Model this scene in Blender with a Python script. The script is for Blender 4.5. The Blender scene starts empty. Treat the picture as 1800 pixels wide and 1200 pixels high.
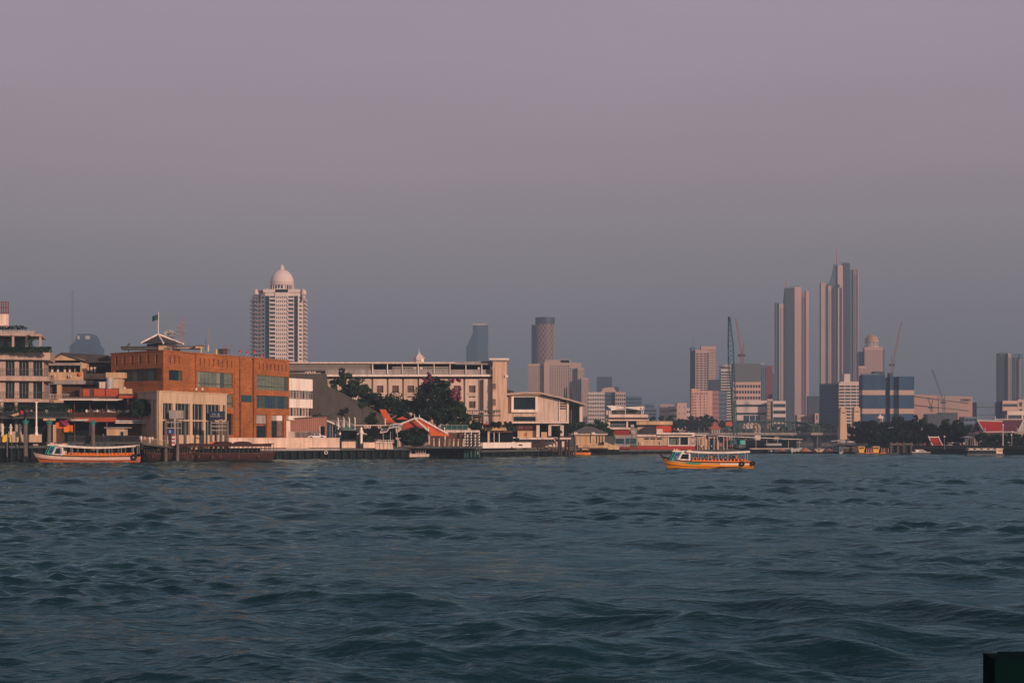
import bpy, math, random
import numpy as np
from mathutils import Vector, Matrix
random.seed(7); np.random.seed(7)
SC = bpy.context.scene; COL = SC.collection
R = math.radians
# ------------------------------------------------------------------ camera, world, sun, exposure
F = 2500.0; H = 4.6; YH = 772.0            # focal length in photo pixels, eye height, horizon row
cd = bpy.data.cameras.new('camera'); cam = bpy.data.objects.new('camera', cd); COL.objects.link(cam)
cam.location = (0, 0, H); cam.rotation_euler = (R(90), 0, 0)
cd.sensor_width = 36; cd.lens = 36*F/1800; cd.shift_y = (YH-600)/1800
cd.clip_start = .5; cd.clip_end = 12000
SC.camera = cam
SUN_EL = 11; SUN_AZ = 41                    # azimuth: degrees right of straight-behind the camera
w = bpy.data.worlds.new('World'); SC.world = w; w.use_nodes = True
nt = w.node_tree; N = nt.nodes; L = nt.links; bg = N['Background']
sky = N.new('ShaderNodeTexSky'); sky.sky_type = 'NISHITA'; sky.sun_disc = False
sky.sun_elevation = R(SUN_EL); sky.sun_rotation = R(180-SUN_AZ); sky.dust_density = 4; sky.air_density = 1.5
geo = N.new('ShaderNodeTexCoord'); sep = N.new('ShaderNodeSeparateXYZ'); L.new(geo.outputs['Generated'], sep.inputs[0])
rmp = N.new('ShaderNodeValToRGB'); L.new(sep.outputs['Z'], rmp.inputs[0])
cr = rmp.color_ramp
SKYC = [(0, (.150, .162, .175)), (.045, (.215, .202, .200)), (.085, (.292, .250, .244)), (.108, (.315, .268, .268)), (.19, (.405, .314, .354)), (.30, (.442, .348, .418)), (.55, (.26, .22, .28)), (1, (.15, .17, .24))]
while len(cr.elements) < len(SKYC): cr.elements.new(.5)
for e, (p, c) in zip(cr.elements, SKYC): e.position = p; e.color = (c[0], c[1], c[2], 1)
hz = N.new('ShaderNodeTexNoise'); hz.inputs['Scale'].default_value = 3.2; hz.inputs['Detail'].default_value = 3; hm_ = N.new('ShaderNodeMapping'); hm_.inputs['Scale'].default_value = (1, 1, 5); L.new(geo.outputs['Generated'], hm_.inputs[0]); L.new(hm_.outputs[0], hz.inputs[0])
hr = N.new('ShaderNodeMapRange'); hr.inputs[3].default_value = 9.1; hr.inputs[4].default_value = 10.9; L.new(hz.outputs[0], hr.inputs[0])
sc1 = N.new('ShaderNodeVectorMath'); sc1.operation = 'SCALE'; sc1.inputs['Scale'].default_value = 10
L.new(rmp.outputs[0], sc1.inputs[0]); L.new(hr.outputs[0], sc1.inputs['Scale'])
mx = N.new('ShaderNodeMix'); mx.data_type = 'RGBA'; mx.inputs[0].default_value = .06
L.new(sc1.outputs[0], mx.inputs[6]); L.new(sky.outputs[0], mx.inputs[7]); L.new(mx.outputs[2], bg.inputs[0])
bg.inputs[1].default_value = .1
sl = bpy.data.lights.new('sun', 'SUN'); so = bpy.data.objects.new('sun', sl); COL.objects.link(so)
sl.energy = 4.6; sl.angle = R(1.2); sl.color = (1, .66, .50)
sd = Vector((math.sin(R(SUN_AZ))*math.cos(R(SUN_EL)), -math.cos(R(SUN_AZ))*math.cos(R(SUN_EL)), math.sin(R(SUN_EL))))
so.rotation_euler = sd.to_track_quat('Z', 'Y').to_euler(); so.location = (60, -60, 60)
vs = SC.view_settings; vs.view_transform = 'Standard'; vs.look = 'None'; vs.exposure = 0; vs.gamma = 1
SC.render.engine = 'CYCLES'; SC.cycles.max_bounces = 6; SC.cycles.volume_bounces = 1
# ------------------------------------------------------------------ helpers
def X(px, d): return (px-900)/F*d
def Z(py, d): return H-(py-YH)/F*d
def W(px, py, d): return Vector((X(px, d), d, Z(py, d)))
class MB:
    def __init__(s): s.v = []; s.f = []
    def add(s, vs_, fs):
        b = len(s.v); s.v += [tuple(p) for p in vs_]; s.f += [tuple(i+b for i in f) for f in fs]; return s
    def hexa(s, p): return s.add(p, [(0, 1, 2, 3), (7, 6, 5, 4), (0, 4, 5, 1), (1, 5, 6, 2), (2, 6, 7, 3), (3, 7, 4, 0)])
    def box(s, x0, x1, y0, y1, z0, z1):
        return s.hexa([(x0, y0, z0), (x0, y1, z0), (x1, y1, z0), (x1, y0, z0), (x0, y0, z1), (x0, y1, z1), (x1, y1, z1), (x1, y0, z1)])
    def pb(s, a, b, c, e, d, t=.5):          # box whose front face spans photo rows/columns a,b..c,e at distance d, t metres deep
        return s.box(X(a, d), X(c, d), d, d+t, Z(e, d), Z(b, d))
    def prism(s, pts, vec):                   # polygon pts extruded by vec
        n = len(pts); vec = Vector(vec); p = [Vector(q) for q in pts]
        return s.add(p+[q+vec for q in p], [tuple(range(n)), tuple(range(2*n-1, n-1, -1))]+[(i, n+i, n+(i+1) % n, (i+1) % n) for i in range(n)])
    def pp(s, pts, d, t):                     # photo polygon at distance d, t deep
        return s.prism([W(a, b, d) for a, b in pts], (0, t, 0))
    def tube(s, p0, p1, r0, r1=None, n=8):
        r1 = r0 if r1 is None else r1; p0 = Vector(p0); p1 = Vector(p1); ax = (p1-p0)
        if ax.length < 1e-6: return s
        q = ax.to_track_quat('Z', 'Y'); a = []
        for p, r in ((p0, r0), (p1, r1)):
            for i in range(n): a.append(p+q @ Vector((r*math.cos(2*math.pi*i/n), r*math.sin(2*math.pi*i/n), 0)))
        return s.add(a, [(i, (i+1) % n, n+(i+1) % n, n+i) for i in range(n)]+[tuple(range(n-1, -1, -1)), tuple(range(n, 2*n))])
    def lathe(s, c, prof, n=16):              # prof: (radius, z)
        a = []
        for r, z in prof:
            for i in range(n): a.append((c[0]+r*math.cos(2*math.pi*i/n), c[1]+r*math.sin(2*math.pi*i/n), c[2]+z))
        m = len(prof)
        return s.add(a, [(k*n+i, k*n+(i+1) % n, (k+1)*n+(i+1) % n, (k+1)*n+i) for k in range(m-1) for i in range(n)]+[tuple(range(n-1, -1, -1)), tuple(range((m-1)*n, m*n))])
    def torus(s, c, Rr, r, axis='y', n=14, m=6):
        a = []
        for i in range(n):
            t = 2*math.pi*i/n
            for j in range(m):
                u = 2*math.pi*j/m; q = Rr+r*math.cos(u); h = r*math.sin(u)
                p = (q*math.cos(t), h, q*math.sin(t)) if axis == 'y' else ((h, q*math.cos(t), q*math.sin(t)) if axis == 'x' else (q*math.cos(t), q*math.sin(t), h))
                a.append((c[0]+p[0], c[1]+p[1], c[2]+p[2]))
        return s.add(a, [(i*m+j, ((i+1) % n)*m+j, ((i+1) % n)*m+(j+1) % m, i*m+(j+1) % m) for i in range(n) for j in range(m)])
    def hip(s, x0, x1, y0, y1, z0, z1, ins, e=.0):   # hipped roof, ridge along x inset by ins
        ym = (y0+y1)/2
        return s.add([(x0, y0, z0), (x1, y0, z0), (x1, y1, z0), (x0, y1, z0), (x0+ins, ym, z1), (x1-ins, ym, z1)],
                     [(0, 1, 5, 4), (1, 2, 5), (2, 3, 4, 5), (3, 0, 4), (3, 2, 1, 0)])
def mesh(name, mb):
    me = bpy.data.meshes.new(name); me.from_pydata(mb.v, [], mb.f); me.validate(); me.update()
    import bmesh as _b
    bm = _b.new(); bm.from_mesh(me); _b.ops.recalc_face_normals(bm, faces=bm.faces); bm.to_mesh(me); bm.free()
    return me
class T:
    def __init__(s, name, label, cat, loc, group=None):
        s.o = bpy.data.objects.new(name, None); COL.objects.link(s.o); s.loc = Vector(loc); s.o.location = s.loc
        s.o.empty_display_size = .5
        s.o['label'] = label; s.o['category'] = cat
        if group: s.o['group'] = group
    def part(s, name, mb, mat, parent=None, stuff=False, label=None, smooth=False):
        if not mb.v: return None
        mb.v = [(p[0]-s.loc.x, p[1]-s.loc.y, p[2]-s.loc.z) for p in mb.v]
        me = mesh(name, mb); me.materials.append(mat)
        if smooth: me.polygons.foreach_set('use_smooth', [True]*len(me.polygons))
        o = bpy.data.objects.new(name, me); COL.objects.link(o); o.parent = parent or s.o
        if stuff: o['kind'] = 'stuff'
        if label: o['label'] = label
        return o
def solo(name, mb, mat, label, cat, group=None, loc=None, smooth=False):
    v = np.array(mb.v)
    loc = Vector(loc) if loc else Vector(((v[:, 0].min()+v[:, 0].max())/2, (v[:, 1].min()+v[:, 1].max())/2, v[:, 2].min()))
    mb.v = [(p[0]-loc.x, p[1]-loc.y, p[2]-loc.z) for p in mb.v]
    me = mesh(name, mb); me.materials.append(mat)
    if smooth: me.polygons.foreach_set('use_smooth', [True]*len(me.polygons))
    o = bpy.data.objects.new(name, me); COL.objects.link(o); o.location = loc; o['label'] = label; o['category'] = cat
    if group: o['group'] = group
    return o
def struct(name, mb, mat, kind='structure', smooth=False):
    me = mesh(name, mb); me.materials.append(mat)
    if smooth: me.polygons.foreach_set('use_smooth', [True]*len(me.polygons))
    o = bpy.data.objects.new(name, me); COL.objects.link(o); o['kind'] = kind; return o
def copy_tree(o, parent=None):
    c = o.copy(); COL.objects.link(c); c.parent = parent
    for ch in [k for k in bpy.data.objects if k.parent == o]: copy_tree(ch, c)
    return c
class Fr:                                      # a vertical facade plane through two plan points given by photo column and distance
    def __init__(s, p0, d0, p1, d1):
        s.A = Vector((X(p0, d0), d0)); B = Vector((X(p1, d1), d1)); s.len = (B-s.A).length
        s.u = (B-s.A)/s.len; s.n = Vector((s.u.y, -s.u.x)); s.p0 = p0; s.p1 = p1; s.d0 = d0; s.d1 = d1
    def s(s, px): k = (px-900)/F; return (k*s.A.y-s.A.x)/(s.u.x-k*s.u.y)
    def d(s, px): return s.A.y+s.u.y*s.s(px)
    def z(s, py, px): return Z(py, s.d(px))
    def P(s, a, o, z): q = s.A+s.u*a+s.n*o; return (q.x, q.y, z)
    def box(s, mb, s0, s1, o0, o1, z0, z1):
        return mb.hexa([s.P(s0, o1, z0), s.P(s0, o0, z0), s.P(s1, o0, z0), s.P(s1, o1, z0), s.P(s0, o1, z1), s.P(s0, o0, z1), s.P(s1, o0, z1), s.P(s1, o1, z1)])
    def pb(s, mb, a, b, c, e, o0, o1, ref=None): ref = a if ref is None else ref; return s.box(mb, s.s(a), s.s(c), o0, o1, s.z(e, ref), s.z(b, ref))
def grid(fr, mb, s0, s1, z0, z1, cols, rows, o0, o1):     # wall with openings: solid bands between rows, piers between columns
    z = z0
    for a, b in sorted(rows):
        if a-z > 1e-3: fr.box(mb, s0, s1, o0, o1, z, a)
        x = s0
        for c, e in sorted(cols):
            if c-x > 1e-3: fr.box(mb, x, c, o0, o1, a, b)
            x = e
        if s1-x > 1e-3: fr.box(mb, x, s1, o0, o1, a, b)
        z = b
    if z1-z > 1e-3: fr.box(mb, s0, s1, o0, o1, z, z1)
def even(a, b, n, fill):                       # n openings spread over a..b
    p = (b-a)/n; return [(a+p*(i+(1-fill)/2), a+p*(i+(1+fill)/2)) for i in range(n)]
# ------------------------------------------------------------------ materials
MATS = {}
def mat(name, rgb, rough=.8, var=.18, scale=.35, spec=.3, metal=0, bump=0, streak=1.0, kind=None, rgb2=None, ks=(1, 1)):
    if name in MATS: return MATS[name]
    m = bpy.data.materials.new(name); m.use_nodes = True; n = m.node_tree.nodes; l = m.node_tree.links; b = n['Principled BSDF']
    b.inputs['Roughness'].default_value = rough; b.inputs['Specular IOR Level'].default_value = spec; b.inputs['Metallic'].default_value = metal
    g = n.new('ShaderNodeNewGeometry'); mp = n.new('ShaderNodeMapping'); l.new(g.outputs['Position'], mp.inputs[0]); mp.inputs['Scale'].default_value = (1, 1, 1/streak)
    nz = n.new('ShaderNodeTexNoise'); nz.inputs['Scale'].default_value = scale; nz.inputs['Detail'].default_value = 6; nz.inputs['Roughness'].default_value = .65
    l.new(mp.outputs[0], nz.inputs[0])
    r = n.new('ShaderNodeValToRGB'); l.new(nz.outputs[0], r.inputs[0])
    r.color_ramp.elements[0].position = .32; r.color_ramp.elements[1].position = .68
    lo = tuple(c*(1-var) for c in rgb); hi = tuple(min(1, c*(1+var)) for c in rgb)
    r.color_ramp.elements[0].color = (*lo, 1); r.color_ramp.elements[1].color = (*hi, 1)
    col = r.outputs[0]
    if kind == 'brick':
        sp = n.new('ShaderNodeSeparateXYZ'); l.new(g.outputs['Position'], sp.inputs[0])
        ad = n.new('ShaderNodeMath'); ad.operation = 'ADD'; l.new(sp.outputs[0], ad.inputs[0]); l.new(sp.outputs[1], ad.inputs[1])
        cb = n.new('ShaderNodeCombineXYZ'); l.new(ad.outputs[0], cb.inputs[0]); l.new(sp.outputs[2], cb.inputs[1])
        bt = n.new('ShaderNodeTexBrick'); l.new(cb.outputs[0], bt.inputs[0]); bt.inputs['Scale'].default_value = 1
        bt.inputs['Brick Width'].default_value = ks[0]; bt.inputs['Row Height'].default_value = ks[1]; bt.inputs['Mortar Size'].default_value = .05
        bt.inputs['Color1'].default_value = (1, 1, 1, 1); bt.inputs['Color2'].default_value = (.55, .5, .45, 1); bt.inputs['Mortar'].default_value = (.55, .6, .65, 1)
        mm = n.new('ShaderNodeMix'); mm.data_type = 'RGBA'; mm.blend_type = 'MULTIPLY'; mm.inputs[0].default_value = .8
        l.new(col, mm.inputs[6]); l.new(bt.outputs[0], mm.inputs[7]); col = mm.outputs[2]
    if kind in ('hline', 'vline'):              # boards, tiles, corrugation: lines every ks[0] metres of colour rgb2
        sp = n.new('ShaderNodeSeparateXYZ'); l.new(g.outputs['Position'], sp.inputs[0])
        src = sp.outputs[2]
        if kind == 'vline':
            ad = n.new('ShaderNodeMath'); ad.operation = 'ADD'; l.new(sp.outputs[0], ad.inputs[0]); l.new(sp.outputs[1], ad.inputs[1]); src = ad.outputs[0]
        dv = n.new('ShaderNodeMath'); dv.operation = 'DIVIDE'; l.new(src, dv.inputs[0]); dv.inputs[1].default_value = ks[0]
        fr_ = n.new('ShaderNodeMath'); fr_.operation = 'FRACT'; l.new(dv.outputs[0], fr_.inputs[0])
        gt = n.new('ShaderNodeMath'); gt.operation = 'LESS_THAN'; l.new(fr_.outputs[0], gt.inputs[0]); gt.inputs[1].default_value = ks[1]
        mm = n.new('ShaderNodeMix'); mm.data_type = 'RGBA'; l.new(gt.outputs[0], mm.inputs[0]); l.new(col, mm.inputs[6]); mm.inputs[7].default_value = (*(rgb2 or lo), 1); col = mm.outputs[2]
    if streak > 1 and not kind:                # run-down dirt: narrow vertical streaks and blotches on the wall itself
        m2 = n.new('ShaderNodeMapping'); l.new(g.outputs['Position'], m2.inputs[0]); m2.inputs['Scale'].default_value = (1.3, 1.3, .10)
        n2 = n.new('ShaderNodeTexNoise'); n2.inputs['Scale'].default_value = 1.1 if scale > .12 else .25; n2.inputs['Detail'].default_value = 5; n2.inputs['Roughness'].default_value = .7; l.new(m2.outputs[0], n2.inputs[0])
        r2 = n.new('ShaderNodeValToRGB'); l.new(n2.outputs[0], r2.inputs[0]); r2.color_ramp.elements[0].position = .36; r2.color_ramp.elements[1].position = .52; r2.color_ramp.elements[0].color = (.66, .62, .58, 1); r2.color_ramp.elements[1].color = (1, 1, 1, 1)
        m3 = n.new('ShaderNodeMix'); m3.data_type = 'RGBA'; m3.blend_type = 'MULTIPLY'; m3.inputs[0].default_value = .8; l.new(col, m3.inputs[6]); l.new(r2.outputs[0], m3.inputs[7]); col = m3.outputs[2]
    l.new(col, b.inputs['Base Color'])
    if bump:
        bp = n.new('ShaderNodeBump'); bp.inputs['Strength'].default_value = bump; bp.inputs['Distance'].default_value = .1; l.new(nz.outputs[0], bp.inputs['Height']); l.new(bp.outputs[0], b.inputs['Normal'])
    MATS[name] = m; return m
cream = mat('cream_render', (.58, .46, .385), var=.14, scale=.25, streak=4)
white = mat('white_paint', (.74, .67, .61), var=.10, scale=.3, streak=5)
offwh = mat('off_white', (.66, .53, .46), var=.16, scale=.3, streak=4)
beige = mat('beige_render', (.50, .37, .25), var=.14, scale=.3, streak=4)
tan = mat('tan_wall', (.50, .35, .21), var=.16, scale=.4, streak=3)
grey = mat('grey_concrete', (.30, .27, .26), var=.22, scale=.4, streak=5)
dgrey = mat('dark_concrete', (.07, .075, .075), var=.4, scale=.5, streak=4)
black = mat('black_rubber', (.012, .014, .014), rough=.9, var=.2)
shade = mat('near_black_shade', (.006, .012, .014), rough=.9, var=.4, scale=.6, spec=.1)  # shade put into a near-black colour; dark hulls use it too
brick = mat('orange_brick', (.37, .125, .034), var=.26, scale=.22, kind='brick', ks=(1.1, .34), streak=1.5)
brick2 = mat('red_panel', (.34, .065, .03), var=.15, scale=.5)
redt = mat('red_roof_tile', (.34, .024, .022), var=.14, scale=.6, rough=.6)
orng = mat('orange_tile', (.62, .12, .035), var=.18, scale=.8, rough=.7, kind='hline', ks=(.45, .2), rgb2=(.40, .07, .02))
mroon = mat('maroon_paint', (.22, .022, .022), var=.2)
droof = mat('dark_roof_tile', (.055, .052, .055), var=.25, scale=.7, kind='hline', ks=(.5, .18), rgb2=(.03, .03, .032))
wood = mat('brown_timber', (.09, .045, .03), var=.35, scale=.8, rough=.7)
dwood = mat('dark_timber', (.035, .022, .018), var=.4, scale=.8, rough=.7)
hotelw = mat('hotel_render', (.40, .30, .25), var=.18, scale=.35, streak=4)
pile = mat('pile_concrete', (.12, .105, .10), var=.3, scale=1.2, streak=4)
steel = mat('grey_steel', (.32, .33, .34), rough=.5, var=.15)
dsteel = mat('dark_steel', (.05, .06, .065), rough=.5, var=.2)
tealp = mat('teal_paint', (.02, .17, .16), rough=.5, var=.25, scale=1)
tealb = mat('bright_teal', (.08, .42, .38), rough=.5, var=.15, scale=1)
glass = mat('dark_glass', (.006, .018, .022), rough=.18, var=.4, scale=.35, spec=.5)
glassb = mat('blue_glass', (.02, .06, .09), rough=.2, var=.3, scale=.2, spec=.5)
glassg = mat('grey_green_glass', (.12, .15, .12), rough=.3, var=.3, scale=.3, spec=.5, streak=.2)
curtain = mat('curtained_glass', (.16, .10, .08), rough=.35, var=.6, scale=1.1, spec=.5)
pinkw = mat('pink_render', (.62, .38, .31), var=.08, scale=.1, streak=4)
leaf = mat('foliage', (.022, .050, .022), rough=.75, var=.55, scale=.35, spec=.2)
leaf2 = mat('foliage_deep', (.013, .034, .020), rough=.8, var=.5, scale=.3, spec=.15)
bloom = mat('pink_bloom', (.22, .03, .085), rough=.8, var=.3, scale=2)
bark = mat('bark', (.06, .045, .035), var=.4, scale=2)
orange = mat('orange_paint', (.72, .19, .018), rough=.45, var=.12, scale=1.5)
orred = mat('orange_red_paint', (.56, .13, .05), rough=.5, var=.2, scale=1)
yellow = mat('yellow_paint', (.72, .36, .02), rough=.5, var=.12)
navy = mat('navy_board', (.01, .03, .07), rough=.6, var=.15)
signb = mat('blue_sign', (.02, .06, .22), rough=.6, var=.1)
cloth = mat('white_cloth', (.72, .68, .66), var=.1)
# ------------------------------------------------------------------ water
def make_water():
    nr, nc = 1040, 780
    d = np.geomspace(9, 560, nr); t = np.linspace(-.72, .72, nc)
    Y = np.repeat(d[:, None], nc, 1); XX = Y*t[None, :]
    cell = Y*(math.log(560/9)/nr)
    rng = np.random.RandomState(11)
    def wav(sz, n, seed):
        r = np.random.RandomState(seed); o = np.zeros_like(XX)
        for i in range(n):
            a = r.uniform(0, math.pi*2); k = 2*math.pi/(sz*r.uniform(.6, 1.6)); o += np.sin(k*(XX*math.cos(a)*.55+Y*math.sin(a))+r.uniform(0, 7))
        return o/math.sqrt(n/2)
    patch = np.clip(.72+.42*wav(24, 9, 3)+.2*wav(60, 6, 9), .12, 1.6)
    big = np.clip(.85+.35*wav(34, 7, 5), .3, 1.6)
    Zz = np.zeros_like(XX); dx = np.zeros_like(XX); dy = np.zeros_like(XX)
    for i in range(96):
        lam = .32*(30**(i/95))*rng.uniform(.9, 1.1)          # .32 .. 9.6 m
        a = rng.normal(0, .62)+(-.12 if i % 3 else .5); kx, ky = math.sin(a), math.cos(a)
        k = 2*math.pi/lam; amp = .0068*lam*(1.0 if lam < 1.8 else (1.8/lam)**.62)*rng.uniform(.6, 1.4)
        wgt = np.clip(lam/(cell*2.3)-.8, 0, 1)*(patch if lam < 2.2 else big)*(1 if lam < 1.3 else 1+np.clip((Y-45)/120, 0, .45))
        ph = k*(kx*XX+ky*Y)+rng.uniform(0, 7)
        A = amp*wgt; Zz += A*np.cos(ph); q = .9
        dx -= q*A*kx*np.sin(ph); dy -= q*A*ky*np.sin(ph)
    V = np.stack([XX+dx, Y+dy, Zz], -1).reshape(-1, 3)
    idx = np.arange(nr*nc).reshape(nr, nc)
    Q = np.stack([idx[:-1, :-1], idx[:-1, 1:], idx[1:, 1:], idx[1:, :-1]], -1).reshape(-1, 4)
    # the calmer sheet around and beyond the wave field
    b = len(V); e = np.array([(-3400, -50, -.45), (3400, -50, -.45), (3400, 5100, -.45), (-3400, 5100, -.45)], float)
    V = np.concatenate([V, e]); Q = np.concatenate([Q, [[b, b+1, b+2, b+3]]])
    me = bpy.data.meshes.new('water'); me.vertices.add(len(V)); me.vertices.foreach_set('co', V.astype(np.float32).ravel())
    me.loops.add(len(Q)*4); me.loops.foreach_set('vertex_index', Q.astype(np.int32).ravel())
    me.polygons.add(len(Q)); me.polygons.foreach_set('loop_start', np.arange(0, len(Q)*4, 4, dtype=np.int32)); me.polygons.foreach_set('loop_total', np.full(len(Q), 4, np.int32))
    me.update(calc_edges=True); me.polygons.foreach_set('use_smooth', np.ones(len(Q), bool))
    m = bpy.data.materials.new('river_water'); m.use_nodes = True; n = m.node_tree.nodes; l = m.node_tree.links; n.remove(n['Principled BSDF'])
    df = n.new('ShaderNodeBsdfDiffuse'); gl = n.new('ShaderNodeBsdfGlossy'); fz = n.new('ShaderNodeFresnel'); ms = n.new('ShaderNodeMixShader')
    gl.inputs['Roughness'].default_value = .07; gl.inputs['Color'].default_value = (.48, .75, .82, 1); fz.inputs['IOR'].default_value = 1.33
    l.new(fz.outputs[0], ms.inputs[0]); l.new(df.outputs[0], ms.inputs[1]); l.new(gl.outputs[0], ms.inputs[2]); l.new(ms.outputs[0], n['Material Output'].inputs[0])
    g = n.new('ShaderNodeNewGeometry')
    nz0 = n.new('ShaderNodeTexNoise'); nz0.inputs['Scale'].default_value = .05; nz0.inputs['Detail'].default_value = 3; l.new(g.outputs['Position'], nz0.inputs[0])
    r = n.new('ShaderNodeValToRGB'); l.new(nz0.outputs[0], r.inputs[0]); r.color_ramp.elements[0].position = .35; r.color_ramp.elements[1].position = .65
    r.color_ramp.elements[0].color = (.003, .018, .024, 1); r.color_ramp.elements[1].color = (.006, .028, .036, 1); l.new(r.outputs[0], df.inputs['Color'])
    last = None
    for sc_, dist, stg, xs in ((1.8, .14, .8, .5), (6, .035, .8, .55), (.5, .25, .4, .5)):
        mp = n.new('ShaderNodeMapping'); mp.inputs['Scale'].default_value = (xs, 1, 1); mp.inputs['Rotation'].default_value = (0, 0, .25); l.new(g.outputs['Position'], mp.inputs[0])
        q = n.new('ShaderNodeTexNoise'); q.inputs['Scale'].default_value = sc_; q.inputs['Detail'].default_value = 3; l.new(mp.outputs[0], q.inputs[0])
        bp = n.new('ShaderNodeBump'); bp.inputs['Distance'].default_value = dist; bp.inputs['Strength'].default_value = stg; l.new(q.outputs[0], bp.inputs['Height'])
        if last: l.new(last.outputs[0], bp.inputs['Normal'])
        last = bp
    [l.new(last.outputs[0], q_.inputs['Normal']) for q_ in (df, gl, fz)]
    me.materials.append(m)
    o = bpy.data.objects.new('water', me); COL.objects.link(o); o['kind'] = 'structure'
make_water()
# ------------------------------------------------------------------ land: two banks, a far bank, the channel between them open
gm = mat('city_ground', (.10, .09, .08), var=.35, scale=.15)
def land(name, pts, z=2.4):
    struct(name, MB().prism([(x, y, -1.9) for x, y in pts], (0, 0, z+1.9)), gm)
LB = [(-2600, 200), (-330, 262), (X(-60, 298), 299), (X(0, 300), 302), (X(250, 311), 313), (X(400, 326), 328), (X(600, 345), 347), (X(800, 367), 369), (X(1000, 418), 420), (X(1085, 448), 450), (X(1130, 463), 465), (X(1225, 480), 482), (X(1275, 540), 540), (X(1225, 1050), 1050), (-2600, 1050)]
land('ground', LB)
land('ground', [(-3300, 1050), (3300, 1050), (3300, 5000), (-3300, 5000)], 2.2)
land('ground', [(X(1475, 520), 520), (X(1500, 455), 457), (X(1650, 450), 452), (X(1900, 425), 427), (700, 405), (2600, 300), (2600, 1050), (X(1490, 1050), 1050)])
# ------------------------------------------------------------------ wharves along the left bank
shadep = mat('shaded_pile', (.009, .014, .015), var=.4, scale=1)  # under-deck shade put into the pile colour
def wharf(name, label, p0, d0, p1, d1, ptop, np_, topmat, thick=.5, ov=4.0, ztop=None):
    fr = Fr(p0, d0, p1, d1); z = fr.z(ptop, (p0+p1)/2) if ztop is None else ztop
    t = T(name, label, 'wharf', fr.P(0, 0, 0))
    b = MB(); fr.box(b, 0, fr.len, -ov, 0, z-thick, z); t.part('deck', b, topmat)
    b = MB(); fr.box(b, 0, fr.len, -1.6, -1.3, -1, z-thick); t.part('retaining_wall', b, shade)  # near-black colour stands in for the shade below the deck
    for i in range(np_):
        s = fr.len*(i+.5)/np_; b = MB(); q = fr.P(s, -.55, 0); b.tube((q[0], q[1], -1.5), (q[0], q[1], z-thick), .2, n=8); t.part('pile', b, shadep)
    return t, fr, z
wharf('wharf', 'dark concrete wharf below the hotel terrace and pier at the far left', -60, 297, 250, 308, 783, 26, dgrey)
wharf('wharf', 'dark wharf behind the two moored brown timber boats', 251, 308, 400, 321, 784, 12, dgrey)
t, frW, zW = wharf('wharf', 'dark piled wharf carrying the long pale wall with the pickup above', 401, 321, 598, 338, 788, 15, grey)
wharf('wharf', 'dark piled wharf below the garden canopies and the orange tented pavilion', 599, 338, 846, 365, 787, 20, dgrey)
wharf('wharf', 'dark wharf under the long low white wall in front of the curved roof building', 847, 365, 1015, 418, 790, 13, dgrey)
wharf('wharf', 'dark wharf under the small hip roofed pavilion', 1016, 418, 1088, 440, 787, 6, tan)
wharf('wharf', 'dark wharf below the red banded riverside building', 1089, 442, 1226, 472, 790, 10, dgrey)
# pale walls on the wharves
def wall(name, label, p0, d0, p1, d1, pt, pb_, m, th=.35, off=-.3, cap=True, cat='wall'):
    fr = Fr(p0, d0, p1, d1); pm = (p0+p1)/2; t = T(name, label, cat, fr.P(0, off, fr.z(pb_, pm)))
    b = MB(); fr.box(b, 0, fr.len, off-th, off, fr.z(pb_, pm), fr.z(pt, pm)); t.part('wall_body', b, m)
    if cap: b = MB(); fr.box(b, -.05, fr.len+.05, off-th-.06, off+.06, fr.z(pt, pm), fr.z(pt, pm)+.12); t.part('coping', b, m)
    return fr
stain = mat('stained_pale_wall', (.62, .46, .37), var=.25, scale=.35, streak=1.5)
wall('river_wall', 'long pale stained concrete wall below the parked pickup and brick building', 401, 321, 598, 338, 770, 786.7, stain)
wall('river_wall', 'short pale wall panel between the long wall and the garden', 602, 338, 626, 340, 776.5, 787, stain)
wall('river_wall', 'low pale wall panel left of the canopied landing', 640, 341, 661, 343, 778, 787, stain)
wall('river_wall', 'pale panelled landing wall with white rail under the wavy canopy', 662, 343, 692, 347, 776, 789, stain)
wall('river_wall', 'long low white wall right of the striped mooring poles', 850, 365, 935, 390, 778, 787, white, off=-.2)
wall('river_wall', 'white wall with a row of small dark window openings near the pavilion', 900, 396, 1002, 422, 769, 787, offwh, off=-2)
wall('terrace_wall', 'stone balustrade wall with white urn posts beside the yellow banner', -60, 297, 73, 301, 764, 777, beige, off=-.6)
wall('river_wall', 'beige base wall beneath the museum windows behind the mooring posts', 283, 312, 402, 322, 765, 779, beige, off=-1.5)
# ------------------------------------------------------------------ hotel at the far left
def rail(fr, t, a, c, pt, pbm, o, m=dsteel, n=None, name='railing', ref=None, pr=None):
    b = MB(); s0, s1 = fr.s(a), fr.s(c); ref = ref or (a+c)/2; zt, zb = fr.z(pt, ref), fr.z(pbm, ref)
    fr.box(b, s0, s1, o-.05, o+.03, zt-.09, zt); fr.box(b, s0, s1, o-.05, o+.03, zb+.08, zb+.16)
    n = n or max(3, int((s1-s0)/.35))
    for i in range(n+1):
        s = s0+(s1-s0)*i/n; fr.box(b, s-.035, s+.035, o-.03, o+.02, zb, zt-.09)
    return t.part(name, b, m, parent=pr)
def windows(fr, t, cols, rows, o, m, name='window', mull=0, fm=None, ref=None, th=.06):
    for (a, c) in cols:
        for (e, g) in rows:
            b = MB(); fr.box(b, a, c, o, o+th, e, g); w_ = t.part(name, b, m)
            if mull:
                b = MB()
                for i in range(1, mull+1):
                    s = a+(c-a)*i/(mull+1); fr.box(b, s-.03, s+.03, o+th, o+th+.08, e, g)
                t.part('mullions', b, fm or white, parent=w_)
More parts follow.
